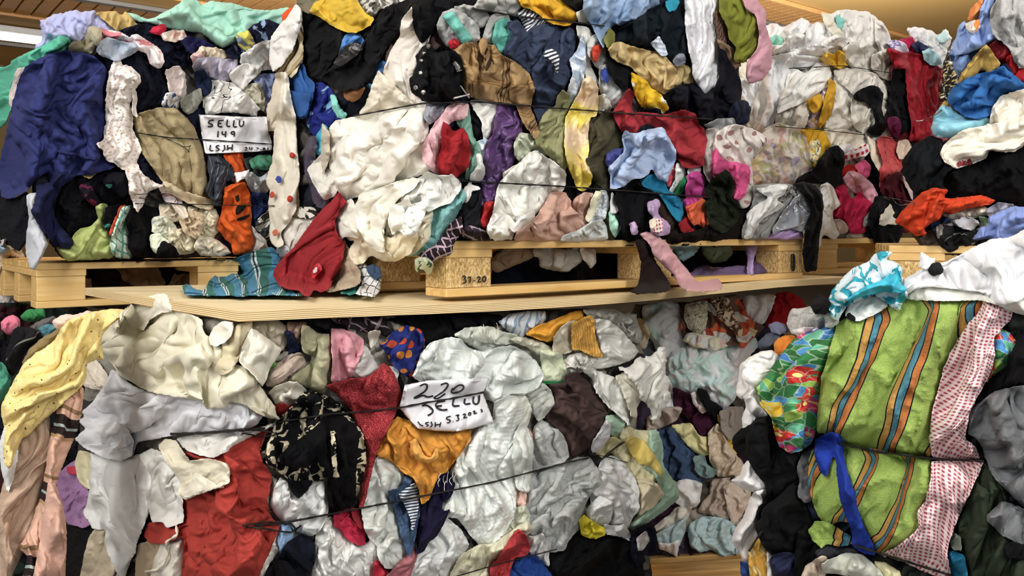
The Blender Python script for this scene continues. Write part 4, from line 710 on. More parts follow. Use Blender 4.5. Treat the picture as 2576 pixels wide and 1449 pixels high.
g('G','sweater','brown tweed sweater right of the plastic sleeve','sweater','C',M('bands',[(0,'7a5a48'),(.5,'4a342c')],.008,20),'108,10 116,14 121,26 124,42 118,44 112,38 110,26',size=.25)
g('G','sweater','ribbed beige knit hanging under the tweed','sweater','C','9a7c62/knit','110,36 118,40 124,44 130,47 128,54 132,60 126,63 121,58 116,50',fold='gg',ang=-15,size=.16)
g('G','coat','charcoal coat spread wide at the right side of the middle bale','coat','C','1c1c28/fleece','111,44 117,46 122,58 130,72 132,84 130,98 124,106 112,112 100,110 90,105 78,102 64,100 63,90 68,82 80,78 90,76 94,80 99,87 112,77 113,60',fold='gc',ang=25,size=.36,amp=2.4,puff=.07)
g('G','trousers','navy trouser knee at the right edge of the charcoal coat','trousers','C','1a2133','122,100 128,92 136,92 141,99 138,112 128,113 120,109',size=.3,puff=.05)
g('G','shirt','bright yellow shirt with small dots beside the charcoal coat','shirt','C',M('dots','e2b21c',['ffffff','e8e4d0'],.06,.1),'32,66 38,70 46,74 50,82 58,86 63,93 66,99 61,103 52,102 42,97 36,86 33,76',fold='gg',ang=-20,size=.24,puff=.05)
g('G','sweater','olive green fleece jacket hanging over the right top corner','jacket','C','7d8228/fleece','113,-4 130,-4 142,8 150,21 152,28 147,42 141,51 134,57 126,55 128,44 122,34 120,24 113,12',fold='gg',ang=-16,size=.3,amp=2.2,puff=.06,off=.02)
g('G','strap','wide pink strap looping down beside the olive jacket','strap','C','cf97a4','132,-4 146,0 154,12 153,21 157,32 160,46 159,62 150,73 140,76 137,70 138,58 142,52 147,45 150,30 146,14 138,8',fold='s',size=.5,amp=1.2,puff=.03,off=.05)
g('F','cloth','black cloth filling the dark hole between white and mint','cloth','C','15151a','28,106 33,101 42,112 43,120 35,125 28,118',size=.2)  # shaded hole put in as a black piece
g('F','shirt','white folded shirt right of the mint terry','shirt','C','dedcd4','30,93 40,87 54,90 57,100 51,115 48,126 42,128 42,112 36,103',fold='gc',ang=-20,size=.22)
g('F','cloth','white and blue scrap under the black hole','cloth','C',M('blot','dfe2e2','9fb4c8',14,.56),'36,130 46,127 49,140 43,151 36,142',size=.14)
g('F','towel','black roll beneath the end of the camel scarf','trousers','C','111115','77,112 84,114 86,130 80,134 75,126',size=.2)
g('0','jacket','purple crinkled jacket running down from the twine','jacket','C','5b3a70/satin','1256,262 1282,258 1300,276 1314,309 1310,345 1300,388 1288,410 1272,432 1254,464 1256,492 1246,516 1212,529 1204,512 1214,456 1220,394 1230,352 1240,342 1246,302',fold='gc',ang=-10,size=.2,amp=2.8,puff=.05)
g('0','cloth','red cloth wedge left of the long white dress','shirt','C','c02a2c','1206,540 1222,512 1242,508 1240,540 1228,566 1214,574 1204,566',size=.2)
g('0','trousers','grey black trousers left of the red wedge','trousers','C','24242a','1158,498 1176,480 1206,474 1212,490 1206,540 1210,580 1186,590 1164,576 1160,530',size=.3)
g('I','shirt','plum plaid shirt lying along the pallet edge','shirt','C',M('grid','2a2028','9a8a98',.03,.15),'22,81 34,79 46,85 49,92 30,92 20,87',size=.25)
g('I','shirt','green white ruffled blouse below the camel scarf end','blouse','C','c9d0b4','70,4 76,-6 86,-4 94,4 104,10 98,16 86,8 84,15 76,22 70,14',fold='cc',size=.13,amp=2.8)
g('I','sweater','cream cable knit bundle left of the long white dress','sweater','C','d9d4c2/knit','60,32 68,26 78,20 79,28 70,38 62,40',fold='cc',size=.12,amp=2.8)
g('F','shirt','beige cloth knob under the olive shirt','shirt','C','b39c72','100,134 106,129 114,132 120,140 124,155 114,150 104,146',size=.16)
g('0','shirt','olive green shirt right of the camel scarf','shirt','C','8e8f63','1366,292 1378,276 1398,268 1400,250 1416,226 1434,240 1430,270 1422,310 1424,345 1428,405 1420,438 1404,419 1382,392 1350,364 1346,342 1356,320',fold='gc',ang=-10,size=.26,amp=2.5,puff=.05)
g('0','trousers','dark olive trousers running down to the pallet','trousers','C','45412e','1474,310 1486,294 1504,298 1524,276 1547,284 1554,326 1572,364 1548,386 1530,396 1522,430 1536,474 1543,540 1545,601 1524,601 1524,502 1503,482 1489,456 1476,432 1470,400 1478,370',fold='gg',ang=-6,size=.34,amp=2.4,puff=.05)
g('I','trousers','black trousers under the tip of the yellow silk','trousers','C','141418','117,34 128,42 136,46 142,40 150,44 148,50 140,54 134,60 124,66 117,54',size=.25)
o=g('0','blouse','yellow silk blouse with pale pink blurs hanging through the twine','blouse','C',M('blot','e6cf52','e8c8a0',7,.5,'satin',soft=.08),'1470,199 1486,192 1502,215 1505,258 1500,290 1484,294 1478,331 1480,380 1477,394 1470,402 1480,424 1489,447 1482,466 1467,478 1453,472 1438,436 1426,405 1420,364 1423,345 1423,300 1436,276 1446,256 1458,235',fold='gg',ang=-4,size=.2,amp=2.0,puff=.05)
o=g('F','scarf','camel wool scarf with dark plaid bands above the twine','scarf','C',M('bands',[(0,'b5915f'),(.62,'6a5038'),(.645,'a07e54'),(.69,'5a4230'),(.715,'a07e54'),(.76,'5a4230'),(.785,'a07e54'),(.83,'6a5038'),(.855,'b5915f')],.085,0,'fleece',.004,[(0,'ffffff'),(.66,'cdb89c'),(.7,'ffffff'),(.76,'cdb89c'),(.8,'ffffff')]),'14,46 22,41 34,39 42,40 53,42 58,50 72,58 84,67 88,80 86,90 85,100 90,112 93,122 89,127 82,116 76,105 72,95 58,92 38,89 30,88 24,78 22,62',fold='gc',ang=-12,size=.32,amp=2.2,puff=.06)
part(o,'F','knot',M('bands',[(0,'a88458'),(.5,'3a2a20'),(.6,'8a6a44'),(.8,'3a2a20')],.05,0,'fleece'),'38,36 42,33 45,36 46,44 50,54 48,62 44,66 42,54 37,42','C',1.2,puff=.02)
o=g('0','dress','long white tee shirt dress crossing the lower twine','dress','C','dfddd3','1330,386 1352,380 1370,396 1392,406 1412,424 1424,440 1422,466 1410,484 1388,488 1376,504 1372,520 1344,538 1342,552 1318,572 1292,582 1288,602 1236,602 1226,578 1238,548 1246,512 1256,464 1270,448 1298,418',fold='gc',ang=-14,size=.28,amp=2.2,puff=.06)
g('I','shirt','white sleeve of rumpled cotton on the pallet left end','shirt','C','dcdad0','46,80 52,68 66,70 72,78 68,90 52,92 46,86',fold='cc',size=.16,amp=2.6)
g('I','sheet','white hem strip above the peach fleece','sheet','C','e2e0d6','66,80 76,72 88,65 89,72 78,81 70,85',size=.3,amp=1)
g('I','blanket','right lobe of peach fleece beside the white book edge','blanket','C','cfa591/fleece','123,62 126,54 134,49 142,50 144,57 140,68 136,76 130,71',size=.25)
g('I','blanket','large peach fleece blanket bundled on the middle pallet','blanket','C','cba08d/fleece','99,58 104,49 116,48 121,56 121,62 126,66 134,73 137,81 128,85 115,87 112,92 70,92 73,85 80,80 88,75 93,66',fold='gc',ang=-25,size=.28,amp=2.4,puff=.06)
g('I','cloth','white lace strip right of the pale card','cloth','C',M('blot','d6dadc','a9b2b6',70,.5),'148,48 154,47 156,58 153,72 146,75 139,76 145,62',size=.16)
g('I','collar','pale yellow stiff collar band slanting upward','collar','C','dcd8b8','144,48 150,48 145,62 139,76 135,73 140,60',fold='s',size=.4,amp=.6,puff=.015)
g('I','sweater','white knotted knit resting along the pallet edge','sweater','C','cdcfca/knit','137,77 150,73 154,80 156,92 112,93 115,88 128,84',fold='cc',size=.12,amp=2.8)
g('J','shirt','mint toddler shirt with small coloured marks','shirt','C',M('dots','a8dcc4',['e8a060','d04a58','f2f2e8'],.08,.2),'12,66 18,66 21,72 22,82 17,90 13,80',size=.2)
g('J','shirt','white cloth above the mint toddler shirt','shirt','C','d4d6d4','14,48 19,54 21,66 13,68',size=.2)
g('J','towel','blue violet frilled cloth left of the light blue shirt','shirt','C','4a4e94','9,14 16,10 26,8 26,14 18,20 12,28 9,22',fold='cc',size=.12,amp=2.8)
g('J','shirt','dark navy folded cloth behind the red sweater','shirt','C','171c2c','34,-20 42,-26 56,-28 62,-20 50,-12 40,-12',size=.3)
g('J','fleece','dark brown fleece right of the black trousers','fleece','C','33241e/fleece','50,48 60,56 66,66 74,74 77,84 74,90 66,90 58,82 56,62',size=.3,puff=.05)
g('J','cloth','coral pink cloth with white dots under the light blue sleeve','cloth','C',M('dots','d84a58',['f2e8e8'],.02,.12),'65,30 70,21 75,28 74,36 68,45 64,42',size=.2)
g('J','cloth','white print cloth strip between coral and green','cloth','C',M('blot','dfe6e0','8fbfa8',20,.6),'73,22 80,25 81,33 75,46 70,51 67,47 73,36',fold='gg',ang=-14,size=.2)
g('J','cloth','green felt strip under the dark red sweater','cloth','C','1f7a44','79,36 84,33 83,42 76,50 71,51',size=.3)
g('J','cloth','grey white cloth knob above the pink sweatshirt','cloth','C','c9c9c8','83,30 87,23 92,22 95,28 92,34 86,34',size=.12)
g('J','sweatshirt','pink sweatshirt pinched by the lower twine','sweatshirt','C','cf4a9a/fleece','83,34 88,30 94,30 98,37 98,45 103,52 96,54 81,53 82,44 85,39',size=.25)
g('J','sweatshirt','lower part of the pink sweatshirt above the orange fleece','sweatshirt','C','cc4590/fleece','78,56 84,53 96,53 96,60 88,63 80,63',size=.16,amp=2.6)
g('J','shirt','dark red and black cloth under the orange fleece','shirt','C',M('blot','1c1214','a8242c',14,.56),'78,68 86,71 91,84 86,88 79,85 75,77',size=.2)
g('J','sweatshirt','orange fleece below the pink sweatshirt','sweatshirt','C','e0603a/fleece','81,62 90,60 96,54 101,58 103,70 103,78 97,81 93,76 89,78 85,71',size=.22,puff=.05)
g('J','blanket','dark brown cloth layer lying along the pallet edge right','blanket','C','1f1613','64,90 76,87 90,85 104,79 116,83 128,77 132,62 136,66 136,80 129,90 120,92 66,95',fold='s',size=.4,off=-.02)
g('J','shirt','turquoise terry cloth cascading beside the black trousers','towel','C','2490bc/terry','39,39 47,34 55,32 61,37 66,48 73,52 77,57 79,68 76,76 69,68 64,60 58,50 46,45',fold='gc',ang=30,size=.22,amp=2.6,puff=.05)
g('G','sweater','light grey sweater edge above the heart print','sweater','C','8d8f8f','98,114 110,109 126,108 126,115 116,120 104,119',size=.25,amp=1.8)
g('0','shirt','light grey shirt hanging left of the heart print blanket','shirt','C','b5b2aa','1776,328 1800,322 1812,330 1812,350 1806,400 1796,440 1784,462 1774,436 1770,400',fold='gg',ang=-4,size=.22)
o=g('0','blanket','pale blanket printed with faded pink hearts','blanket','C',M('dots','d6cdc4',['a87c78','9a706c'],.04,.2,keep=.6),'1802,336 1830,318 1850,314 1896,326 1926,344 1932,358 1904,388 1886,410 1892,440 1894,496 1880,520 1864,524 1848,505 1840,480 1812,440 1800,400 1796,370',fold='gg',ang=12,size=.3,amp=2.2,puff=.07)
g('J','sweatshirt','hot pink rolled sweatshirt against the heart print','sweatshirt','C','e0528a/fleece','106,12 109,7 113,18 120,22 128,22 137,24 140,28 139,38 135,52 126,57 121,55 124,44 122,36 118,30 112,33 107,35',fold='gc',ang=20,size=.2,amp=2.4,puff=.05)
o=g('J','blanket','dark green fleece blanket rolled below the hot pink one','blanket','C','27301f/fleece','100,45 107,37 118,28 123,34 125,44 122,54 129,58 131,66 128,76 116,86 107,81 103,76 101,66 99,58 105,54 100,50',fold='gc',ang=30,size=.28,amp=2.2,puff=.07)
g('0','sweater','bright red wool sweater stretched across the right middle','sweater','C','a82e36/fleece','1544,278 1562,250 1583,224 1594,237 1586,268 1590,284 1636,286 1671,292 1721,278 1748,286 1756,316 1772,326 1777,353 1769,398 1771,414 1749,419 1722,418 1703,396 1688,366 1671,348 1655,328 1622,316 1606,346 1594,352 1566,333 1550,300',fold='gc',ang=35,size=.4,amp=2.2,puff=.07)
g('0','trousers','dark navy fill of the hole under the red wool sweater','trousers','C','151a28','1598,340 1612,320 1632,316 1652,326 1668,344 1640,366 1610,362',size=.3,off=-.01)  # dark navy piece filling a hole in the bale
o=g('J','trousers','black knit trousers standing on the pallet with one leg over the edge','trousers','C','111116','18,50 26,42 33,34 38,38 42,46 50,47 55,53 54,60 49,64 51,74 49,86 41,91 28,93 23,82 20,60',fold='gc',ang=-6,size=.34,amp=1.8,puff=.06)
part(o,'J','lilac_patch','c3a6c8','30,76 35,74 38,80 38,87 33,88 31,82','C')
o=g('J','shirt','light blue shirt with rolled sleeves below the red sweater','shirt','C','a9bcdc','14,24 20,18 26,12 24,-2 26,-8 34,-4 46,-8 60,-10 66,0 72,10 71,20 66,32 65,39 57,36 50,26 47,31 42,35 33,36 22,44 13,45 14,34 11,28',fold='gc',ang=-25,size=.3,amp=2.6,puff=.06)
g('H','sheet','translucent white net cloth puffed out at the left edge','sheet','C','dcd8cc','27,28 33,20 40,14 50,13 53,30 56,44 50,52 42,55 36,46 31,38',fold='s',size=.3,amp=2,puff=.05)
o=g('0','sheet','big white cotton sheet bulging from the left end of the middle bale','sheet','C','e6e1d4','888,296 921,286 976,276 1030,270 1060,258 1084,256 1088,288 1075,317 1076,360 1062,388 1078,411 1102,428 1072,436 1031,444 976,462 932,484 893,495 870,503 850,474 832,425 830,350 832,320 846,304',fold='gc',ang=-22,size=.5,amp=2.2,puff=.09)
g('E','shirt','grey satin shirt rolled at the twine','shirt','C','8a8a94/satin','135,93 148,93 155,97 152,103 145,109 138,113 133,107',size=.14,amp=2.4)
g('0','towel','mint green terry strip right of the red towel','towel','C','8cc4ac/terry','1150,284 1177,268 1182,304 1190,345 1207,373 1215,420 1202,446 1170,452 1176,420 1180,380 1166,335 1150,312',fold='gg',ang=-12,size=.25)
g('0','blanket','pale pink fleece squeezed between white sheet and red towel','blanket','C','dfb0b4/fleece','1148,256 1180,263 1172,296 1138,304 1118,326 1106,359 1100,395 1108,420 1105,442 1090,432 1068,408 1060,380 1076,345 1090,320 1112,288 1128,268',fold='gg',ang=-12,size=.2,amp=2.6,puff=.05)
g('0','towel','bright red terry towel right of the pale pink fleece','towel','C','b8252b/terry','1115,308 1126,313 1140,334 1164,324 1176,345 1183,388 1178,418 1150,444 1142,451 1108,440 1103,405 1112,368 1112,330',fold='gc',ang=0,size=.3,puff=.06)
g('I','shirt','white knit glove like cloth dangling over the twine','shirt','C','dfe0da/knit','28,40 40,38 43,30 40,14 36,14 38,24 30,34 30,38 24,46 25,58 28,56 31,46 40,45',fold='gg',ang=-10,size=.14)
# lower left corner of the middle bale and the pieces hanging to the shelf
g('H','towel','aqua towel with frayed hem below the bundled white sheets','towel','C','86c8c4/terry','120,72 140,66 156,58 167,44 171,52 166,62 158,76 150,90 145,103 134,104 117,107 122,94 127,82',fold='gc',ang=-25,size=.3,puff=.05)
g('H','scarf','black and mauve plaid scarf with fringe beside the first pallet block','scarf','C',M('grid','2c1f26','b49aa6',.018,.2,20),'158,76 166,70 168,82 160,94 158,104 146,108 132,117 126,112 130,104 146,96',fold='gg',ang=-35,size=.12,amp=2.6,off=.02)
g('H','cloth','green flowered rag hanging below the plaid scarf','cloth','C',M('blot','b8c0a0','3f5a3a',26,.55),'124,110 134,108 140,112 140,120 136,123 132,117 126,121',size=.12)
g('H','cloth','teal cloth edge under the beige cloth on the shelf','cloth','C','2f8078','56,140 66,134 76,131 74,138 66,142',size=.2,amp=1)
g('H','cloth','black and white windowpane cloth falling onto the shelf','cloth','C',M('grid','e0e0dc','1a1a1c',.021,.1,15),'66,100 72,112 80,114 82,122 90,128 94,126 92,138 88,143 70,141 78,132 74,122 68,114',fold='gc',size=.14)
g('H','jeans','denim blue knot beside the windowpane cloth','jeans','C','3b4f6a','80,116 86,114 93,118 94,125 88,128 83,122',size=.12,amp=2.6)
g('H','shirt','beige jersey cloth reaching down to the shelf','shirt','C','b9a58a','60,90 66,104 70,112 74,120 75,131 66,135 46,139 42,136 48,124 54,106',fold='s',size=.35,off=.01)
g('H','jacket','white hood with pleats left of the red sweater','shirt','C','dfd9cc','3,74 6,70 12,70 20,74 30,72 37,69 34,78 26,84 18,94 12,104 3,100',fold='gg',ang=-10,size=.25)
g('H','shirt','greyed cotton beneath the white hood','shirt','C','c2c6c6','0,96 8,98 12,104 6,108 -2,112',size=.1)
g('D','cloth','black and cream twist behind the red sweater','cloth','C',M('blot','d4cfc0','22201e',26,.52),'124,66 130,62 140,63 145,68 136,72 128,71',size=.1,amp=2.8)
g('E','cloth','pale cloth behind the polka dot sheet','cloth','C','c2b8a4','40,112 46,122 46,140 42,160 40,150',size=.2)
g('B','cloth','orange cloth tip at the top left of the middle bale','cloth','C','f0531e','113,13 118,9 124,5 122,13 115,21 113,20',size=.2,amp=1)
g('B','scarf','brown striped scarf torn at the end, top left of the middle bale','scarf','C',M('bands',[(0,'a8946e'),(.4,'4a3e30'),(.6,'cdbf9c')],.022,4),'129,8 131,26 131,44 130,56 125,66 121,72 114,66 106,64 112,56 119,44 122,28',fold='gg',ang=-8,size=.16,off=.03,jag=1)
g('B','shirt','white cotton shirt hanging at the top left of the middle bale','shirt','C','e6e2de','124,4 129,8 130,20 124,38 120,48 114,56 104,66 101,54 102,42 103,32 112,22 118,16',fold='gc',ang=-18,size=.25,off=.04)
g('B','cloth','narrow beige cloth hanging beside the sky blue shirt','cloth','C','dcd0b8','107,66 116,66 117,90 114,102 106,118 98,119 98,108 103,90',fold='gg',ang=-8,size=.22,off=.02,jag=1)
o=g('0','sheet','cream polka dot sheet hanging down between the two upper bales','sheet','C','e3dac6','716,180 724,196 728,240 742,290 745,360 750,410 752,450 744,500 742,530 728,560 704,588 712,612 700,622 686,612 678,590 684,560 676,520 682,480 672,462 674,440 688,400 692,330 702,280 708,230',fold='gg',ang=-4,size=.3,amp=1.6,puff=.04,off=.04)
for cx,cy,c in ((735,390,'b8342a'),(701,452,'38489a'),(729,500,'b8342a'),(685,490,'c04a34'),(693,585,'cf6a4a')):
    part(o,'0','printed_dot',c,' '.join(f'{cx+8*math.cos(a):.1f},{cy+9*math.sin(a):.1f}' for a in np.linspace(0,6.28,9)[:-1]),'C',0,puff=.002,flat=False)
g('0','sheet','shaded inner cream folds in the middle of the bundled white sheets','sheet','C','d8cdb0','880,520 940,490 1040,470 1090,520 1080,600 1040,640 930,640 890,600',fold='gc',ang=-30,size=.18,amp=2.6,puff=.03)
g('0','sheet','white inner sheet roll emerging right of the bundled cushions','sheet','C','dad8d0','1010,490 1040,462 1075,434 1094,442 1130,442 1136,438 1158,462 1155,482 1136,508 1106,516 1078,532 1060,520 1036,516 1010,506',fold='gc',ang=-30,size=.2,amp=2.6,puff=.06)
g('0','sheet','lower cream folds of the bundled white sheets','sheet','C','e4d8b8','870,560 900,566 930,590 990,600 1050,560 1052,600 1032,638 1000,655 960,654 935,640 915,660 896,664 880,644 884,620 900,600 880,604 866,590',fold='gc',ang=-10,size=.3,amp=2.4,puff=.06)
g('0','sheet','white fold behind the red sweater top of the bundled sheets','sheet','C','e4e0d2','838,540 862,514 884,500 900,540 910,580 900,600 868,592 852,606 840,580',fold='s',size=.3,puff=.05)
g('0','sheet','white sheet fold rolled in front of the bundled sheets','sheet','C','e8e4d4','906,490 950,476 1000,456 1040,448 1056,452 1040,474 1000,500 978,530 966,560 962,600 966,634 940,628 916,600 900,570 892,530',fold='gg',ang=-34,size=.34,amp=2.0,puff=.07)
g('0','sheet','pointed white sheet flap in the centre of the bundled sheets','sheet','C','efece2','982,518 1006,512 1026,490 1034,516 1060,508 1072,522 1064,550 1050,584 1020,596 1000,576 988,592 978,560',fold='gc',ang=30,size=.25,amp=2.6,puff=.05)
g('D','shirt','blue green plaid shirt lying on the shelf','shirt','C',M('bands',[(0,'4f93b8'),(.45,'5fa0a8'),(.5,'e8ecec'),(.55,'2a4a58'),(.6,'e8ecec'),(.65,'3f7a70')],.06,35,'cot',.01,[(0,'ffffff'),(.7,'a8c4c0'),(.85,'ffffff'),(.93,'607880')]),'22,135 26,133 34,138 42,138 48,128 54,122 60,120 62,112 72,108 82,104 94,101 103,99 109,106 110,118 106,126 110,134 120,138 130,140 132,142 90,142 42,142 24,141',fold='gc',ang=35,size=.22,amp=2.2,off=.01,puff=.05)
o=g('0','sweater','red knitted sweater hanging from the bale onto the shelf','sweater','C','a82a30/fleece','852,483 864,500 870,508 856,524 842,550 842,580 850,598 866,610 864,630 862,650 848,684 828,726 806,736 790,728 780,742 766,742 752,728 722,726 700,716 688,690 694,672 728,640 766,590 800,540 832,510',fold='gg',ang=-32,size=.3,amp=2.2,puff=.05,off=.06)
part(o,'H','care_label','cf3038/satin','82,132 86,120 100,110 111,118 96,128 88,135'.replace('82,','8.2,').replace('82,','8.2,') if False else '29,123 33,115 36,112 41,118 36,124 31,129','C',.3,off=.06); part(o,'H','label_print','e8dcdc','31,120 34,116 36,117 35,121 32,123','C',0,off=.06,puff=.002)
# things seen between the pallet boards
core('T','1240,622 1600,618 1960,612 1960,712 1600,732 1240,742',['15161e','0e0e12','2a1a1c','12182c','1c1c20','3a3030'],'dark layer added for the shade inside the middle pallet',off=.0)  # shade behind the middle pallet's boards, put in as a dark sheet
BALES['U']=((.1,2.55),((.45,-.893),))
g('I','blanket','beige terry cloth sagging below the top boards','blanket','U','b99f84/terry','48,112 56,104 62,100 86,100 90,106 80,111 66,116 54,121 49,118',size=.3,puff=.05)
g('I','towel','white fluffy towel sagging between the pallet boards','towel','U','cfcfc4/terry','87,100 132,100 133,107 130,112 118,120 106,119 94,116 93,108 88,107',size=.3,puff=.06)
g('I','shirt','white cloth corner hanging between the pallet boards','shirt','U','d0cfc8','130,100 144,100 144,112 140,118 136,111 132,108',size=.25)
g('J','trousers','dark olive bundle below the right top board','trousers','U','2f3421','96,98 122,98 124,104 118,111 106,112 98,106',size=.3)
g('J','shirt','teal and grey cloth below the right top board','shirt','U','5f7a80','66,98 94,98 90,104 80,111 72,108',size=.2)
g('J','shirt','lilac cloth lying along the bottom boards at the right','cloth','U','6f5a80','84,124 92,118 100,115 106,118 120,117 138,116 152,120 142,126 110,127 90,128',fold='gg',ang=80,size=.25,off=-.1)
g('M','cloth','lilac cloth flap behind the right pallet block','cloth','U','5f4a6c','38,100 48,101 48,125 34,125 32,112',size=.4,amp=1,off=-.25)  # darker lilac carries the shade behind the block in its colour
g('M','cloth','lilac ribbon strip hanging left of the right pallet block','cloth','U','a98fc0','27,97 39,97 36,104 33,112 34,124 29,126 30,112',fold='gg',size=.15,off=-.15)
g('M','cloth','light lilac fleece folded on the right end of the middle pallet','cloth','C','b99ad0/fleece','40,91 50,85 62,81 74,79 79,83 80,90 62,91',fold='gg',ang=-70,size=.2,amp=1.8,puff=.03,off=.02)
g('M','shirt','grey gathered cloth spread under the pastel bedspread','shirt','C','8f8f8c','33,43 50,41 68,42 80,46 82,52 72,56 64,62 56,76 46,91 24,91 26,78 34,60 36,52',fan=(2000,470),fold='gg',size=.2,amp=2.2,puff=.05)
g('M','shirt','pale grey satin sleeve across the gathered grey cloth','shirt','C','c9cac6/satin','36,46 54,42 66,42 62,50 54,55 63,60 54,66 42,72 36,82 32,90 26,90 30,74 28,68 38,60 50,54 44,50',size=.2,amp=2.2,puff=.02)
o=g('M','blouse','grey tulle blouse with white embroidery','blouse','C',M('blot','8b9098','e0e2e6',60,.62),'52,82 58,74 64,64 72,54 80,49 87,56 89,66 84,76 79,84 70,81 60,83 53,87',fan=(2010,480),fold='gg',size=.16,amp=2.2,puff=.04)
g('M','trousers','black ribbon of cloth hanging between the pallets','trousers','C','101014','70,41 80,39 90,42 96,50 98,62 96,76 94,88 93,104 92,120 82,121 80,104 82,84 88,70 87,58 80,48',fold='gg',ang=2,size=.3,amp=2.0,puff=.04,off=.03)
o=g('J','sock','dark brown fleece leg hanging over the pallet onto the shelf','trousers','C','2b1d1a/fleece','36,92 46,90 50,98 53,112 60,121 67,132 66,137 58,139 38,140 31,139 38,134 40,128 42,112 38,100',fold='gg',ang=-10,size=.4,amp=1.2,puff=.05,off=.10)
o=g('J','trousers','pink stretch leg hanging down and pointing right on the shelf edge','trousers','C','c9979a/fleece','40,87 46,85 54,86 59,92 64,96 70,104 76,112 84,122 92,131 104,129 111,127 115,133 113,137 100,138 90,138 82,138 76,134 70,122 62,115 54,107 50,96 45,91',fold='s',ang=-30,size=.4,amp=1.2,puff=.04,off=.13)
o=g('J','toy','mauve cloth knot with a red gingham band above the pink leg','scarf','C','b79ac0/fleece','47,58 56,55 58,60 55,66 58,72 63,75 67,79 66,86 58,88 50,84 49,76 53,72 48,66',size=.16,amp=1.8,puff=.04,off=.08)
part(o,'J','gingham_band',M('check','efe4e0','b83038',.012),'51,76 54,72 60,73 61,84 56,86 50,84','C',.6,off=.08,puff=.012); part(o,'J','cream_patch','d9cdb4','48,74 54,72 55,78 51,83 49,80','C',.4,off=.08,puff=.01)
o=g('E','jacket','black denim jacket piece with silver snaps in front of the pleated sheet','jacket','C','18181c','126,50 130,44 138,38 140,46 146,49 152,47 160,46 165,55 168,70 167,85 162,92 148,94 136,92 121,84 122,72 127,60',fold='gc',ang=10,size=.28,amp=2.4,puff=.06,off=.03)
for cx,cy,r in ((1061,152,4),(1067,133,2.5),(1078,117,2),(1058,182,5),(1045,221,6),(1065,232,6)):
    part(o,'0','snap_button',flatm('snap_metal','b8b4aa',.35,.8),' '.join(f'{cx+r*math.cos(a):.1f},{cy+r*math.sin(a):.1f}' for a in np.linspace(0,6.28,9)[:-1]),'C',0,puff=.004,g=1.6)
part(o,'0','zip_edge',flatm('zip','c9c6be',.4,.5),'1144,152 1149,160 1160,182 1157,184 1146,164 1142,154','C',0,puff=.003,g=2)
# ================= lower middle bale (O..V crops)
core('P','240,800 620,800 1580,775 1620,900 1600,1060 1590,1150 1590,1300 1630,1360 1640,1480 180,1480 200,1100',['6b675e','3a3836','8f8b80','24242a','a39f92','4a4440'],'compressed cloth layers inside the lower middle bale')
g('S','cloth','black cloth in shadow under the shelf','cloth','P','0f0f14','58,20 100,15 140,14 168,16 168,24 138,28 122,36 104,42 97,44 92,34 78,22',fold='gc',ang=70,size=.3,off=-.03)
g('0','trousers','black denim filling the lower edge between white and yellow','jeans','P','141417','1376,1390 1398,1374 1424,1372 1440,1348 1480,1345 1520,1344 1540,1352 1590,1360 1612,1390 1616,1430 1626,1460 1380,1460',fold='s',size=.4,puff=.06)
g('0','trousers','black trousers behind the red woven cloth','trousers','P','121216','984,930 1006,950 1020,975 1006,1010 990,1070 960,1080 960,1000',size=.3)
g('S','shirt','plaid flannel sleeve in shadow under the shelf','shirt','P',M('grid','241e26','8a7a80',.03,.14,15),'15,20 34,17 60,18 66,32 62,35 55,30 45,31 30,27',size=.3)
g('Q','shirt','grey brown cloth standing for the shade under the shelf above the folded sheet flap','shirt','P','b0a68e','85,40 108,38 118,45 118,58 112,66 100,57 84,47',size=.25)  # patch coloured as the shade that falls under the shelf
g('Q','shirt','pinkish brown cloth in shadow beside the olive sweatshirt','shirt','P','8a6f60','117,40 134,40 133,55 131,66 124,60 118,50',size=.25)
g('Q','sweater','dark navy knot left of the olive sweatshirt','sweater','P','161a38','114,49 120,48 124,58 131,64 128,70 120,69 118,58',size=.14)
g('Q','cloth','small leaf green scrap beside the folded sheet flap','cloth','P','5f9a3c','97,92 99,84 106,77 110,78 108,83 103,88',size=.12)
g('Q','shirt','grey brown sweatshirt body beneath the cuff','sweatshirt','P','a08f82','100,88 108,78 118,70 130,68 134,78 126,92 116,96 104,100 97,97',size=.25)
g('Q','sweatshirt','olive beige sweatshirt under the shelf','sweatshirt','P','a9a684/fleece','131,43 136,44 146,52 154,51 158,56 158,75 157,90 150,105 140,101 128,97 118,94 122,90 130,84 138,78 140,71 132,66 130,55',fold='gc',ang=-16,size=.35,amp=2.2,puff=.06)
g('Q','sweatshirt','beige knitted cuff folded open below the olive sweatshirt','sweatshirt','P','b8a493/knit','98,98 102,88 112,79 124,72 131,72 133,76 126,82 118,88 110,96 104,99',fold='gg',ang=-50,size=.2,amp=1.8,puff=.04)
g('Q','shirt','crumpled off white cotton above the red scrap','shirt','P','dcd8c8','100,104 106,99 118,95 126,95 134,101 135,108 127,114 118,117 108,116',fold='gc',ang=-60,size=.16,amp=2.6)
g('Q','shirt','dark red scrap between cream cotton and the black scarf','cloth','P','a8242a','106,116 114,114 121,118 118,123 110,126 106,122',size=.15)
g('S','shirt','white cotton shirt below the pink towel','shirt','P','cfcfca','40,42 46,46 52,58 54,65 48,72 38,75 24,75 30,62',size=.22)
g('S','shirt','white jersey fold behind the red woven cloth','shirt','P','c9ccca','58,62 66,62 73,66 72,78 66,84 60,72',size=.25)
g('S','label','white label with a yellow mark under the plaid sleeve','label','P','d8d6c4','46,32 50,30 57,30 53,41 48,46',size=.25,amp=.6)
g('S','shirt','blue shirt with small orange red emblems under the shelf','shirt','P',M('dots','26327c',['c0452c','cf7a30'],.034,.26),'62,40 66,34 80,25 95,30 97,41 94,55 90,65 86,73 78,70 70,62 62,48 56,42',fold='gc',ang=-10,size=.3,amp=2,puff=.05)
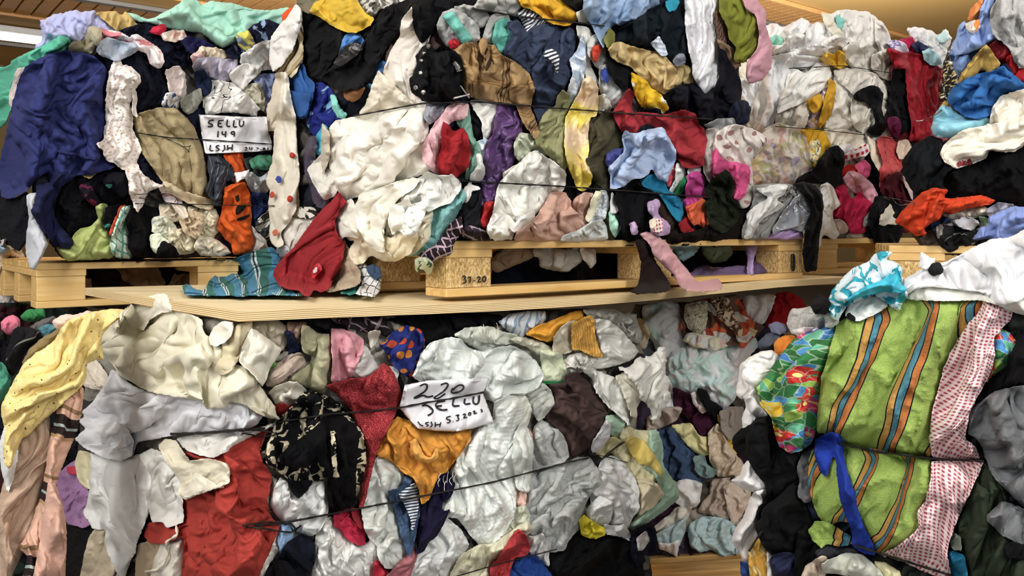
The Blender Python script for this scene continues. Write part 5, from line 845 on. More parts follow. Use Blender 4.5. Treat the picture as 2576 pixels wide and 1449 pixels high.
g('Q','towel','rose pink towel with frayed edge right of the olive sweatshirt','towel','P','cf8f98','157,46 166,47 178,51 186,56 184,70 180,80 176,88 168,95 157,95 159,75',fold='gg',ang=-8,size=.25,amp=2.4,puff=.05)
g('S','towel','fringed off white towel under the shelf','towel','P','cfd2c8','124,33 130,29 140,27 155,28 165,31 171,40 168,46 156,47 148,50 138,42',size=.22,amp=2.4,jag=1)
g('U','shirt','blue and white pinstriped cloth close under the shelf','shirt','P',M('bands',[(0,'c8ced2'),(.7,'8496ac')],.02,10),'20,40 28,34 44,31 62,30 62,38 52,45 40,54 30,49',size=.25)
g('U','towel','white towel edge behind the waffle cloth','towel','P','c6cabc','0,45 10,44 25,50 36,52 40,58 26,60 10,58 -6,54',size=.25)
g('U','shirt','pale cream frills left of the striped dish towel','shirt','P','c6c6ae','30,56 38,54 50,56 60,60 72,66 68,71 56,68 44,62',fold='cc',size=.12,amp=2.6)
g('U','towel','orange yellow towel fold under the shelf','towel','P','d9962a','44,51 56,43 66,40 76,36 86,31 96,30 97,36 82,42 75,50 73,57 60,56',fold='gc',ang=-60,size=.22,puff=.05)
g('U','shirt','grey rags between the striped dish towel and the shelf','shirt','P','a5a399','96,29 112,27 126,29 134,33 145,33 146,42 150,50 150,60 140,56 128,46 116,40 104,38',fold='cc',size=.15,amp=2.8)
g('U','sheet','white pleated sheet fanning out right of the striped dish towel','sheet','P','dddbd2','106,38 120,39 130,47 139,57 147,66 142,73 130,78 112,82 98,84 88,88 80,88 77,78 84,70 98,68 112,73 110,60 107,48',fan=(1460,930),fold='gg',size=.2,amp=2.4,puff=.07)
o=g('U','towel','dish towel in beige with a yellow woven band','towel','P','c4baa2','70,55 76,46 84,40 90,38 88,52 87,66 80,68 68,69',fold='s',size=.3,amp=1.6,puff=.04)
part(o,'U','yellow_band',M('bands',[(0,'e0a23a'),(.75,'ecc880')],.008,0,'cot',0,[(0,'ffffff'),(.8,'f0e0b8')]),'86,40 94,37 104,33 108,38 108,52 112,64 116,73 106,72 102,70 94,66 86,66','P',1.4,puff=.02)
g('U','towel','pale green towel corner with dark green hem','towel','P',M('bands',[(0,'c8cfae'),(.93,'2a7a44')],.5,90),'58,66 66,67 77,69 80,82 81,95 70,96 57,96 60,84',fold='s',size=.4,amp=1,puff=.03)
o=part(o,'U','green_hem','24703c','57,93.5 81,93.5 81,96.5 57,97','P',.2)
g('U','shirt','brown jersey shirt bulging below the white pleats','shirt','P','4d3a36/fleece','66,97 70,96 80,96 82,88 86,86 95,88 103,96 110,108 117,117 120,126 120,136 116,142 110,146 104,152 96,158 86,163 84,154 80,144 72,134 62,127 64,118 69,108',fold='gc',ang=35,size=.34,amp=2.2,puff=.07)
g('0','blanket','mint edged cream and yellow baby blanket at the right end of the lower middle bale','blanket','P','d5cda4','1530,1064 1560,1062 1600,1085 1655,1085 1656,1120 1664,1170 1678,1215 1698,1244 1672,1262 1640,1294 1590,1334 1582,1326 1606,1296 1606,1250 1590,1190 1560,1160 1536,1130',fold='s',size=.4,amp=1.8,puff=.05)
for nm,c,P_ in (('mint_border','9dbfa6','164,12 168,22 169,44 182,62 184,74 166,88 146,103 139,99 160,84 172,72 160,50 152,46 158,20 157,12'),('yellow_panel','cfb85c','136,22 143,18 151,22 161,34 168,48 168,54 157,44 148,42 140,32')):
    g('V','blanket',{'mint_border':'mint green binding strip of the baby blanket','yellow_panel':'yellow cloth fold on the baby blanket'}[nm],'blanket','P',c,P_,fold='s',size=.4,amp=1,puff=.025)
g('V','cloth','mint green cloth under the ragged white cloth','cloth','P','9fbfa6','118,0 128,-2 135,5 131,14 124,18 119,10',size=.25)
g('V','shirt','cream and yellow twisted cloth at the right end twine','shirt','P','cfc690','106,30 116,20 126,18 131,22 122,32 114,38',fold='gg',ang=-50,size=.14)
g('V','shirt','white cotton strip beside the brown jersey','shirt','P','cdccce','104,28 112,14 118,2 121,8 120,18 112,30 106,32',fold='gg',ang=-30,size=.16)
g('V','towel','cream inside of the baby blanket','blanket','P','d8ccaa','146,58 156,56 166,64 171,71 160,82 148,90 144,74',size=.25,amp=1.8)
g('0','shirt','white knit shirts piled at the right end below the twine','shirt','P','d3d3d0/knit','1512,1156 1540,1148 1570,1164 1592,1198 1606,1230 1608,1280 1584,1310 1572,1340 1558,1348 1540,1330 1520,1300 1486,1278 1488,1230 1500,1206',fold='gc',ang=10,size=.25,amp=2.4,puff=.06)
g('V','shirt','white crumpled shirt above the yellow satin scrap','shirt','P','dcdcda','100,84 108,76 112,72 124,78 122,92 118,102 110,100 101,92',fold='cc',size=.16,amp=2.6)
g('V','shirt','white shirt tail hanging over the black denim','shirt','P','d6d6d4','116,98 124,100 134,98 138,104 142,114 130,108 118,107',size=.25)
g('V','towel','white terry towel in the right middle of the lower bale','towel','P','d6dad6/terry','46,52 60,47 78,42 95,37 103,38 111,50 112,60 106,66 98,80 94,92 94,101 86,108 80,120 70,123 63,122 58,110 50,114 44,100 43,84',fold='gc',ang=-35,size=.3,amp=2.4,puff=.05)
g('V','towel','white terry towel above the twine left of the brown shirt','towel','P','d9dcd8/terry','46,28 52,10 58,2 65,6 67,10 74,12 81,22 84,36 78,42 62,46 46,50',fold='gc',size=.25,amp=2.4,puff=.05)
g('V','shirt','white cotton strip bottom centre above the blue terry cloth','shirt','P','d4d4ce','42,108 52,110 60,106 64,120 66,136 56,130 46,122',size=.2)
g('0','bag','yellow satin scrap above the black denim','bag','P','c9b81a/satin','1458,1310 1468,1296 1484,1306 1500,1318 1520,1330 1522,1345 1500,1355 1476,1352 1462,1344',fold='cc',size=.14,amp=2.6)
g('U','towel','white towel with fuzzy edge above the pale strip','towel','P','d3d6cc/terry','34,102 50,98 60,96 67,103 70,114 62,126 56,130 48,118 44,108',fold='gg',ang=-20,size=.2)
g('U','shirt','ivory cloth fold between waffle cloth and terry','shirt','P','d3d2c4','14,112 22,104 34,102 44,108 50,120 46,134 36,150 28,150 20,132',fold='gg',ang=-14,size=.25,puff=.05)
g('U','shirt','ragged white cloth hanging at the right, long left tail','sheet','P','d9d8d0','92,80 104,82 118,88 128,92 134,102 138,120 138,134 134,131 124,121 116,112 109,104 106,92',fold='gg',ang=22,size=.2,amp=2.4,jag=1,off=.02)
g('U','shirt','ragged ivory cloth strip between the two torn tails','sheet','P','d2cfba','126,90 138,84 150,92 150,108 145,118 146,128 140,126 136,108',fold='gg',ang=8,size=.16,amp=2.4,jag=1,off=.02)
g('U','sheet','ragged white cloth with torn zigzag tail at the right end','sheet','P','dbd9cf','130,82 140,80 152,72 162,66 170,62 172,74 170,86 175,95 176,108 168,120 160,132 158,122 150,110 148,98 142,92',fold='gg',ang=-4,size=.2,amp=2.6,jag=3,off=.03)
g('V','cloth','pale peach cloth strip running down between the whites','cloth','P','d3ab9a','36,20 40,15 49,13 50,25 47,40 46,55 44,66 44,80 38,84 34,79 35,58 34,40',fold='gg',ang=-2,size=.16,amp=2.4,puff=.04)
g('V','cloth','pale yellow green crumple below the peach strip','cloth','P','c9cbb4','34,84 44,80 48,90 44,102 34,108 26,118 14,126 6,116 24,104 34,94',fold='cc',size=.13,amp=2.8)
g('S','sheet','white waffle blanket bulging above the paper sign','blanket','P','d6dcd6/waffle','86,72 92,58 95,50 104,41 120,36 130,38 138,46 150,50 164,45 178,44 190,50 198,58 206,70 202,80 188,88 176,86 170,90 160,94 150,91 140,86 110,80 94,76',fold='gc',ang=-55,size=.44,amp=2.0,puff=.1)
g('0','shirt','ivory trousers of gauze falling right of the paper sign','cloth','P','dce0da/waffle','1200,1082 1240,1056 1246,1010 1280,996 1304,1000 1320,1030 1310,1060 1296,1090 1302,1140 1296,1200 1296,1290 1272,1340 1236,1368 1204,1370 1180,1340 1150,1300 1112,1300 1108,1250 1130,1200 1148,1150 1180,1110',fold='gg',ang=-14,size=.3,amp=2.2,puff=.07)
g('0','sheet','pale green white cotton fold right of the peach strip','cloth','P','d0d4cc','1296,1090 1316,1060 1330,1080 1340,1120 1336,1180 1330,1240 1300,1230 1290,1160',fold='gg',ang=-6,size=.18)
g('0','sheet','white cotton sheet along the bottom centre of the frame','sheet','P','d9dbd8','1016,1460 1036,1380 1070,1340 1096,1310 1120,1300 1156,1330 1180,1372 1160,1400 1136,1430 1130,1460',fold='gc',ang=-20,size=.3)
g('0','sheet','cream crumpled sheet at the bottom right of the white cotton','sheet','P','d2ceb0','1136,1440 1160,1396 1200,1372 1240,1370 1280,1344 1310,1320 1330,1312 1340,1330 1300,1370 1240,1410 1232,1460 1130,1460',fold='gc',ang=-50,size=.2,amp=2.6)
g('V','towel','cobalt blue terry cloth at the bottom edge','towel','P','2c56b4/terry','28,140 31,132 42,127 52,126 58,132 66,142 72,150 28,150',size=.25,puff=.06)
g('V','shirt','coral red cloth twisted at the bottom edge','shirt','P','b8363a','34,106 38,102 44,108 47,120 46,125 34,128 30,138 28,150 14,150 12,138 20,128 28,116',fold='gc',ang=-25,size=.2,amp=2.6,puff=.05)
g('0','trousers','navy cloth with white print pieces at the right bottom corner of the lower middle bale','trousers','P','181a30','1586,1360 1600,1330 1632,1318 1648,1330 1652,1370 1656,1392 1630,1396 1610,1388 1622,1412 1606,1424 1592,1400',size=.2,off=-.02)
g('V','shirt','white scrap inside the navy cloth at the right bottom corner','cloth','P','b8b4b6','146,110 154,104 157,112 152,120 147,122',size=.14,off=-.01)
g('0','shirt','white cotton crumple at the bottom left of the centre','shirt','P','dcdcd6','800,1330 826,1302 842,1304 846,1325 870,1352 912,1374 934,1360 952,1376 956,1410 940,1430 944,1460 786,1460 788,1400',fold='gc',ang=-14,size=.18,amp=2.8,puff=.05)
g('0','shirt','white shirt left of the black scarf tail','shirt','P','d9dad6','690,1230 706,1200 730,1216 752,1256 790,1212 816,1210 822,1240 822,1300 800,1340 776,1350 740,1330 716,1316 700,1300 680,1270',fold='gc',ang=10,size=.18,amp=2.6)
g('R','cloth','white cotton leg curling down beside the red cloth','shirt','P','d6d3c8','108,98 113,100 113,112 107,124 100,134 94,148 84,150 88,138 96,120 104,108',fold='gg',ang=-25,size=.2,puff=.05)
g('R','shirt','pale blue cloth strip beside the twine end','shirt','P','8fb2dc','111,98 119,100 122,108 118,122 111,126 109,112',fold='gg',size=.2)
g('R','trousers','dark navy cloth below the pale blue strip','trousers','P','191e2e','118,114 130,106 138,110 142,118 142,130 137,140 136,150 116,150 108,134 112,124',size=.3)
g('R','trousers','black cloth with white specks at the bottom edge','dress','P',M('dots','121216',['dcdce0'],.05,.08,keep=.5),'96,148 100,140 108,131 116,132 124,140 125,150 94,150',size=.25)
g('T','cloth','crimson crumpled cloth under the lower twine','cloth','P','b82440','15,88 24,82 32,84 36,94 42,104 43,116 37,117 28,112 22,103 15,99',fold='cc',size=.12,amp=2.8)
g('T','cloth','thin red selvedge beside the crimson crumple','cloth','P','8f2428','30,83 37,84 42,94 45,102 38,101 33,92',fold='gg',size=.12)
g('T','shirt','red triangle at the bottom edge beside the faded rose cloth','cloth','P','b8283a','50,150 52,132 56,130 60,136 64,142 62,150',size=.2)
g('T','shirt','off white blouse with small faded floral print under the orange cloth','blouse','P',M('blot','d0d3cb','98a8a0',14,.64,soft=.04),'42,62 48,46 54,36 60,34 68,42 78,52 80,60 70,66 66,74 70,84 76,104 82,122 80,132 72,138 62,138 56,130 55,120 48,112 44,104 40,86',fold='gc',ang=-12,size=.3,amp=2.0,puff=.05)
g('T','shirt','faded rose cloth tip at the bottom centre','shirt','P','a8646a','64,144 72,136 82,126 88,116 90,126 86,138 82,150 62,150',fold='gg',ang=-35,size=.25)
g('0','sweater','dark navy fleece running down from the fringe','sweater','P','191634/fleece','1092,1200 1108,1190 1134,1196 1144,1214 1134,1250 1112,1262 1110,1290 1132,1280 1120,1310 1096,1350 1074,1364 1066,1386 1048,1394 1050,1320 1056,1270 1070,1240',fold='gg',ang=-14,size=.3,amp=1.8,puff=.05)
o=g('T','jeans','denim strip with herringbone inside, crossed by the twine','jeans','P',M('blot','33496a','49617f',30,.5),'64,68 72,66 78,62 79,54 86,52 92,58 93,76 90,98 88,112 84,127 80,122 76,106 72,88 68,78',fold='gg',ang=-10,size=.3,amp=1.6,puff=.04)
part(o,'T','herringbone_lining',M('bands',[(0,'d6d8dc'),(.5,'2c3a52')],.0075,82),'73,70 82,64 90,58 92,74 90,92 87,106 84,92 79,80','P',.8)
g('0','shirt','orange yellow shirt knotted below the paper sign','shirt','P','d68f32','946,1142 960,1104 980,1066 1000,1050 1024,1056 1050,1070 1080,1086 1130,1090 1186,1080 1180,1108 1150,1150 1124,1184 1102,1196 1088,1232 1078,1256 1060,1270 1056,1232 1040,1200 1016,1190 988,1160',fold='gc',ang=-10,size=.22,amp=2.8,puff=.07)
g('T','strap','curved strip of orange cloth on the orange shirt','strap','P','e0a048','84,24 89,20 92,28 96,36 102,38 106,33 107,28 110,30 108,38 100,42 92,40 86,33',fold='s',size=.3,amp=.8,puff=.02)
g('0','cloth','red woven tweed cloth in the centre left','scarf','P',M('dots','94252c',['b8484a'],.0045,.3),'822,973 835,965 880,955 930,950 950,934 958,918 966,916 982,928 1000,960 1008,990 1000,1022 984,1062 962,1100 946,1140 932,1190 920,1240 912,1276 904,1278 912,1220 924,1170 922,1130 910,1092 896,1060 880,1030 850,993',fold='gc',ang=16,size=.4,amp=1.8,puff=.05)
o=g('0','scarf','black and cream patterned scarf knotted at the centre left','scarf','P',M('blot','cfc3a0','101014',38,.47,dist=1.2,soft=.005),'648,1132 660,1096 690,1062 720,1040 744,1012 764,988 800,990 836,1004 868,1030 890,1066 908,1086 918,1130 916,1180 902,1230 894,1250 860,1230 830,1200 790,1206 760,1220 735,1210 700,1184 670,1166',fold='gc',ang=30,size=.3,amp=2,puff=.06)
part(o,'0','black_panel','0e0e14/fleece','700,1146 740,1112 780,1084 816,1050 850,1034 876,1056 904,1090 900,1140 896,1190 896,1240 896,1272 850,1286 826,1272 820,1236 826,1190 800,1160 770,1178 745,1180 705,1168','P',1.6,puff=.035); part(o,'0','black_tail','0e0e14/fleece','722,1206 760,1210 788,1208 770,1240 752,1258 736,1240','P',1.2,puff=.02)
part(o,'0','printed_strip',M('blot','d8cca8','101014',60,.52,dist=1,soft=.005),'832,1090 840,1080 846,1120 848,1180 846,1204 838,1180 832,1130','P',.8,puff=.02)
# left end of the lower middle bale
g('P','shirt','dark cloth filling the shadowy gap behind the purple shirt','cloth','P','1a181c','60,98 90,96 84,120 78,150 58,150',size=.3,off=-.05)  # dark piece put in where the gap lies in shade
g('P','sweatshirt','purple jersey bundle at the left end of the lower middle bale','sweatshirt','P','a578a8','51,62 56,50 64,43 70,39 72,55 80,66 80,78 84,90 82,98 76,101 68,99 62,97 59,90 57,78',fold='gc',ang=-12,size=.25,puff=.07,off=.02)
g('P','cloth','small red roll on the purple jersey','cloth','P','c0364a','61,46 68,45 70,52 63,52',size=.1,off=.02)
g('P','cap','pale yellow lining hanging above the purple jersey','shirt','P','d6cda2','72,30 84,34 84,50 82,66 76,62 71,54 69,42',size=.35,amp=1.4,puff=.05,off=.04)
g('O','shirt','cream rolled hem left of the big ivory sheet','shirt','P','e0d4c0','77,98 76,86 80,76 86,74 92,80 98,90 97,97 93,101 85,100',size=.2,off=.03)
g('P','trousers','beige linen cloth at the bottom left','trousers','P','c2b295','82,108 90,100 98,98 100,112 102,128 105,140 100,150 72,150 76,132',fold='gg',ang=-10,size=.35,off=.02)
g('P','sweater','beige ribbed knit with a drawstring','sweater','P','b6a285/knit','126,116 138,113 152,115 168,110 168,122 164,138 162,150 124,150 124,132',size=.35,off=.02,amp=1.6)
g('R','shirt','pale linen shirt left of the red cloth at the bottom','shirt','P','cfc9ba','4,112 14,106 25,114 24,130 20,150 -8,150 -4,130',fold='gg',ang=-8,size=.3,off=.02)
g('0','shirt','bright red cloth with big folds in the lower left','dress','P','a8352c','464,1138 480,1130 510,1146 542,1148 570,1140 590,1110 632,1086 656,1072 674,1076 664,1100 652,1134 660,1166 684,1198 676,1240 668,1258 680,1300 701,1318 696,1340 676,1390 660,1420 646,1460 456,1460 462,1400 468,1360 456,1348 420,1364 380,1366 362,1346 372,1320 400,1312 440,1318 462,1300 462,1270 468,1240 500,1230 560,1210 575,1180 540,1160 480,1160',fold='gc',ang=10,size=.42,amp=2.6,puff=.07)
g('R','shirt','white striped cotton right under the upper knot','shirt','P','d8d5cc','16,20 30,17 50,15 70,13 84,13 100,8 106,5 96,12 88,15 78,20 68,25 62,32 52,36 40,34 28,31 22,28',fold='gg',ang=-40,size=.2)
g('0','shirt','white cotton drape hanging at the far left of the lower middle bale','shirt','P','dcdcd8','228,1140 250,1148 280,1150 330,1150 362,1140 380,1170 388,1230 376,1280 356,1330 330,1400 312,1460 296,1440 276,1400 266,1360 268,1330 232,1328 212,1290 224,1256 228,1200',fold='gg',ang=-6,size=.4,amp=2.2,puff=.07,off=.05)
g('0','shirt','white shirt tail right of the hanging drape','shirt','P','d5d4cc','350,1146 380,1130 416,1142 440,1160 452,1190 454,1226 462,1310 420,1328 410,1312 384,1312 376,1280 386,1240 380,1190',fold='gc',ang=-4,size=.35,amp=2,puff=.05,off=.03)
o=g('R','shirt','cream sleeve with a buttoned cuff over the red cloth','shirt','P','ddd5bb','0,26 6,20 15,22 20,30 28,41 40,38 52,40 62,43 64,52 64,60 50,65 36,70 24,75 17,70 21,60 14,50 6,40',fold='s',ang=-20,size=.3,amp=2.2,puff=.05,off=.04)
part(o,'R','cuff_flap','e6dfc8','33,50 44,56 54,62 62,60 56,64 44,68 24,74 18,70 28,60','P',1,puff=.02)
g('0','shirt','greyish white shirt with a wide hem under the ivory sheet','shirt','P','dedee2','207,1036 232,1018 262,978 280,930 300,940 330,972 360,982 400,992 455,1000 540,1010 612,1012 640,1030 660,1048 640,1070 600,1082 500,1086 440,1092 400,1100 345,1110 332,1146 300,1154 250,1146 210,1116 187,1104 222,1078 195,1058 214,1050',fold='gc',ang=-62,size=.4,amp=2.4,puff=.07,off=.05)
g('0','sheet','white crease bundle at the left end below the first twine','shirt','P','dedee0','190,1106 230,1080 290,1060 320,1080 336,1110 330,1146 300,1158 262,1150 216,1128',fold='gc',ang=-40,size=.22,amp=2.6,puff=.05,off=.05)
g('0','sheet','large ivory sheet draped in soft folds under the left end of the shelf','sheet','P','ddd7bd','248,846 262,828 290,800 330,768 353,756 380,748 412,760 430,782 470,786 508,806 512,838 540,860 566,880 576,908 600,922 620,924 643,952 668,996 688,1018 694,1046 706,1056 662,1046 610,1012 538,1010 455,998 400,990 359,976 304,943 272,900 250,870',fold='gc',ang=-38,size=.55,amp=2.8,puff=.13,off=.06)
g('0','sheet','ivory sheet corner standing up before the shelf edge','sheet','P','e0dbc8','312,790 330,768 352,756 384,744 418,740 426,762 432,782 404,786 380,800 360,830 330,820',fold='s',ang=-30,size=.4,amp=1.8,puff=.04,off=.10)
g('Q','sheet','cream roll of sheeting in shadow under the shelf corner','sheet','P','c4b896','58,60 64,50 72,42 85,39 84,50 79,60 74,72 66,84 58,88 50,86 54,76 60,70',fold='gg',ang=-35,size=.25,amp=2.6,off=.03)  # shade under the shelf is put into this darker cream
g('Q','sheet','folded white sheet flap pointing left beneath the shelf','sheet','P','ded8c6','46,54 50,46 58,40 68,41 66,52 60,58 52,62 47,60',fold='s',size=.3,amp=1.6,off=.05)
g('Q','sheet','flat white triangular sheet flap beneath the shelf','sheet','P','d6d1c0','84,46 92,50 102,58 112,65 106,74 100,82 97,92 94,99 90,92 82,83 73,76 78,60',fold='s',size=.45,amp=1.2,puff=.03,off=.04)
# ================= upper right bale (L, N crops)
core('K','2450,10 2600,-20 2600,640 2340,640 2300,540 2300,430 2410,340 2420,150',['16161a','1b2036','0e0e12','3a3438','101014'],'compressed cloth layers inside the upper right bale')
g('L','shirt','orange crumpled cloth at the top of the upper right bale','shirt','K','e88a4a','94,18 97,8 103,2 109,-2 108,8 103,17 98,20',fold='cc',size=.16,amp=2.6)
g('L','shirt','batik blue shirt with dark brush lines','shirt','K',M('blot','6f8fc4','1f3a66',9,.6,dist=1.6),'77,48 84,42 96,41 106,42 104,52 98,60 90,68 86,71 80,58',size=.4,amp=1.6,puff=.05)
g('L','shirt','periwinkle blue shirt on the left shoulder of the upper right bale','shirt','K','8ba6dc','86,24 90,20 98,24 104,18 106,8 112,-4 118,-4 116,10 119,24 121,34 110,42 96,47 82,50 80,40 84,32',fold='gc',ang=-55,size=.28,amp=2.6,puff=.06)
g('L','cloth','white and orange rag on the blue shoulder','cloth','K',M('blot','dcd8d4','e8863a',16,.58),'91,22 98,19 104,18 105,25 99,31 94,27',size=.12)
g('L','sweater','maroon shirt behind the mustard jacket','shirt','K','7a1a24','110,44 120,37 130,41 135,50 130,58 121,56',size=.25)
g('L','sweater','red fleece right of the maroon shirt','sweater','K','b81c22/fleece','129,52 135,48 140,58 148,60 148,78 138,74 131,68 129,60',size=.3,puff=.05)
g('L','trousers','navy knit cloth beneath the maroon shirt','trousers','K','1b2244','118,60 128,58 134,66 132,72 122,70 116,66',size=.2)
g('L','towel','white terry towels hanging in the upper right corner','towel','K','d9d9d6/terry','115,10 122,-4 150,-4 150,60 141,62 136,55 133,46 126,38 118,33 114,20',fold='gc',ang=20,size=.34,amp=2.6,puff=.08)
g('L','cloth','mustard edge strip beside the sequin cloth','cloth','K','c2a04a','69,97 73,92 77,94 74,102 70,100',size=.2)
g('L','jacket','mustard corduroy jacket cuff opening downward','jacket','K','c9a452/fleece','85,75 88,68 94,60 102,49 110,41 114,46 118,52 123,57 121,63 112,66 106,63 100,68 93,76 87,78',fold='gg',ang=-35,size=.3,amp=1.8,puff=.06)
g('0','trousers','black trousers across the middle of the upper right bale','trousers','K','0f0f13','2374,430 2400,420 2446,412 2480,390 2520,382 2560,380 2600,360 2600,520 2560,520 2520,508 2470,500 2410,506 2384,490 2366,460',fold='s',size=.45,amp=2,puff=.07)
g('0','jacket','charcoal jacket flap hanging left of the cream shirt','jacket','K','1e2226/fleece','2269,412 2290,376 2320,352 2344,344 2370,350 2376,372 2372,392 2400,420 2380,430 2372,460 2390,492 2340,498 2300,486 2280,450',fold='s',ang=-20,size=.45,amp=1.8,puff=.06)
g('L','shirt','light turquoise satin shirt under the blue fleece','shirt','K','86cbe0/satin','61,118 64,104 70,96 78,98 84,104 96,109 112,107 118,112 108,118 98,120 84,125 72,125 63,123',fold='gg',ang=-70,size=.4,amp=1.4,puff=.05)
g('L','sweatshirt','blue fleece sweatshirt folded over the turquoise satin','sweatshirt','K','2f6cb4/fleece','75,90 80,80 94,72 106,68 118,65 126,60 134,68 148,78 144,84 128,84 121,92 116,104 105,108 92,106 84,100 80,96',fold='gc',ang=-55,size=.35,amp=2.4,puff=.07)
g('L','shirt','cream cotton shirt body at the right edge','shirt','K','e3dbca','114,112 117,98 124,88 134,85 150,81 150,112 132,113 118,116',fold='s',size=.4,amp=2,puff=.05)
o=g('0','shirt','cream shirt sleeve with a small red word printed on it','shirt','K','e6dfcd','2366,388 2374,366 2400,342 2430,326 2485,316 2530,306 2600,284 2600,350 2549,381 2513,381 2488,378 2480,396 2449,410 2405,422 2380,408',fold='gg',ang=-68,size=.4,amp=1.8,puff=.06,off=.02)
g('N','shirt','white quilted cloth with yellow edge below the orange red cloth','towel','K','d8d0bc','104,68 118,66 130,62 142,60 152,66 144,71 130,71 114,73',size=.25,puff=.04)
g('N','shirt','green pale scrap left of the periwinkle trousers','cloth','K','7a9a80','140,71 148,72 151,80 144,85',size=.15)
g('N','shirt','light grey shirt above the periwinkle trousers','shirt','K','9a9cae','146,66 158,58 172,60 168,68 152,74',size=.2)
g('N','scarf','navy cloth edge under the white quilted cloth','cloth','K','1f2c50','88,78 98,74 112,73 118,76 108,80 96,82',size=.15)
g('N','shirt','brown taupe cloth resting on the right pallet','shirt','K','4a3c33','78,86 90,86 98,84 106,90 108,98 122,102 110,104 98,103 86,96',size=.3,puff=.05)
g('N','shirt','black and white brush print cloth above the pallet','shirt','K',M('blot','1a1a1c','8a8680',14,.6,dist=2),'96,82 106,77 116,76 128,78 142,76 144,86 134,96 124,102 112,102 104,96',size=.3,puff=.06)
g('N','shirt','grey white floral satin scrap above the black print','shirt','K',M('blot','a9a9ac','3a3a40',26,.56),'114,75 124,72 134,72 141,76 134,82 124,81',size=.16)
g('N','shirt','orange red fleecy cloth jutting out to the left','sweatshirt','K','e2441f/fleece','64,75 70,66 78,58 88,50 98,45 112,46 107,53 112,55 124,54 136,53 142,52 155,56 150,59 140,60 128,62 116,68 108,66 104,73 98,75 93,78 89,82 92,85 91,88 82,88 73,80',fold='gc',ang=-50,size=.26,amp=2.0,puff=.05,off=.05)
# ================= lower right bale (W, X, Y, Z crops)
core('R','2040,790 2200,760 2600,740 2600,1480 2080,1480 1960,1400 1940,1200 1900,1060 1980,900',['17171b','22262a','101014','2b302c','1b2036'],'compressed cloth layers inside the lower right bale')
g('N','trousers','periwinkle trousers at the right edge above the white sheet','trousers','R','7a8fcc','134,92 142,82 150,79 149,72 160,66 172,62 184,62 184,80 172,88 166,95 156,95 148,90',fold='gc',ang=-50,size=.3,amp=2.4,off=-.35)
g('W','sweatshirt','slate blue knit roll behind the orange knit','sweatshirt','R','4a5262/knit','111,60 118,52 128,49 138,54 132,61 124,66 114,65',size=.2,off=-.12)
g('W','sweatshirt','mauve grey cloth knob behind the white towel','sweatshirt','R','5f6078','121,43 128,40 136,42 138,48 130,51 124,49',size=.2,off=-.13)
g('W','towel','white terry towel and napkin heap behind the teal scarf','towel','R','dcdad4/terry','138,42 141,32 142,28 152,27 164,26 176,23 182,34 178,43 168,48 158,45 150,50 142,50',fold='gc',ang=-60,size=.25,off=-.12,puff=.06)
g('W','shirt','off white scraps with blue stripes below the towel heap','shirt','R',M('bands',[(0,'e4dcd8'),(.9,'8f9cb8')],.05,80),'142,48 152,45 166,46 170,50 160,55 148,54',size=.2,off=-.1)
g('W','sweatshirt','orange jersey roll behind the floral shirt','sweatshirt','R','e0822a','126,60 129,55 136,53 144,53 144,60 138,67 131,72 127,68',size=.25,off=-.08,puff=.05)
g('W','shirt','white shirt bundle at the left of the floral shirt','shirt','R','dfdcd6','95,80 104,72 114,67 124,66 130,70 128,80 120,91 112,101 108,107 102,106 96,110 91,105 94,92',fold='gc',ang=-50,size=.34,amp=2.2,puff=.06,off=-.03)
g('W','shirt','white shirt part curving under the floral shirt','shirt','R','d8d6d4','98,108 108,101 114,108 120,122 126,128 112,126 106,134 102,143 98,140 97,128 101,116',fold='gc',ang=20,size=.3,puff=.05,off=-.02)
g('0','cloth','white tissue like cloth tip jutting left into the gap','cloth','R','d6d4d2','1838,1208 1866,1196 1870,1172 1882,1158 1892,1160 1898,1176 1926,1216 1928,1232 1910,1240 1880,1234 1860,1222',fold='s',size=.3,amp=2,off=.02)
g('0','shirt','white cotton cloth hanging down along the gap','shirt','R','cfccca','1896,1240 1926,1232 1930,1254 1910,1280 1912,1310 1918,1334 1906,1364 1888,1392 1890,1430 1868,1404 1862,1384 1842,1362 1848,1340 1866,1310 1880,1280 1888,1256',fold='gg',ang=-12,size=.3,off=0)
g('0','shirt','cobalt scrap low beside the yellow cloth','shirt','R','2c4a8c','1862,1414 1882,1418 1888,1452 1866,1448',size=.2,off=-.01)
g('0','blouse','yellow gold cloth with white dots at the bottom','blouse','R',M('dots','cf9a3a',['e6c880'],.03,.3),'1884,1386 1910,1352 1922,1358 1928,1388 1932,1420 1932,1460 1888,1460',fold='gg',size=.2)
g('0','shirt','white strip beside the yellow gold cloth at the bottom','shirt','R','d6d2cc','1930,1390 1944,1384 1944,1420 1950,1460 1932,1460',size=.2)
g('0','trousers','large black trousers hanging left of the green towel','trousers','R','111114','1892,1068 1904,1052 1930,1046 1942,1052 1950,1080 1958,1120 1986,1138 2012,1140 2010,1180 2014,1240 2030,1290 2044,1320 2036,1360 2010,1392 1970,1394 1938,1392 1920,1370 1914,1310 1904,1286 1932,1256 1928,1220 1900,1186 1880,1150 1846,1130 1844,1100 1866,1080',fold='gc',ang=-8,size=.36,amp=2.4,puff=.07)
g('0','sweater','navy sweater cuff at the bottom beside the black trousers','sweater','R','232844/fleece','1938,1410 1946,1396 1980,1392 2010,1396 2016,1440 2006,1462 1950,1460',size=.3,puff=.05)
g('0','trousers','black cloth between the bundle and the lower green towel','trousers','R','101012','2008,1340 2030,1320 2050,1350 2080,1376 2076,1400 2050,1420 2020,1462 2000,1462 2000,1400',size=.3)
g('X','sweatshirt','grey sweatshirt edge squeezed between black trousers and green towel','sweatshirt','R','5a5a5c','147,45 152,34 160,28 166,26 162,44 160,60 161,76 154,78 148,72 150,58',fold='gg',size=.3,puff=.05)
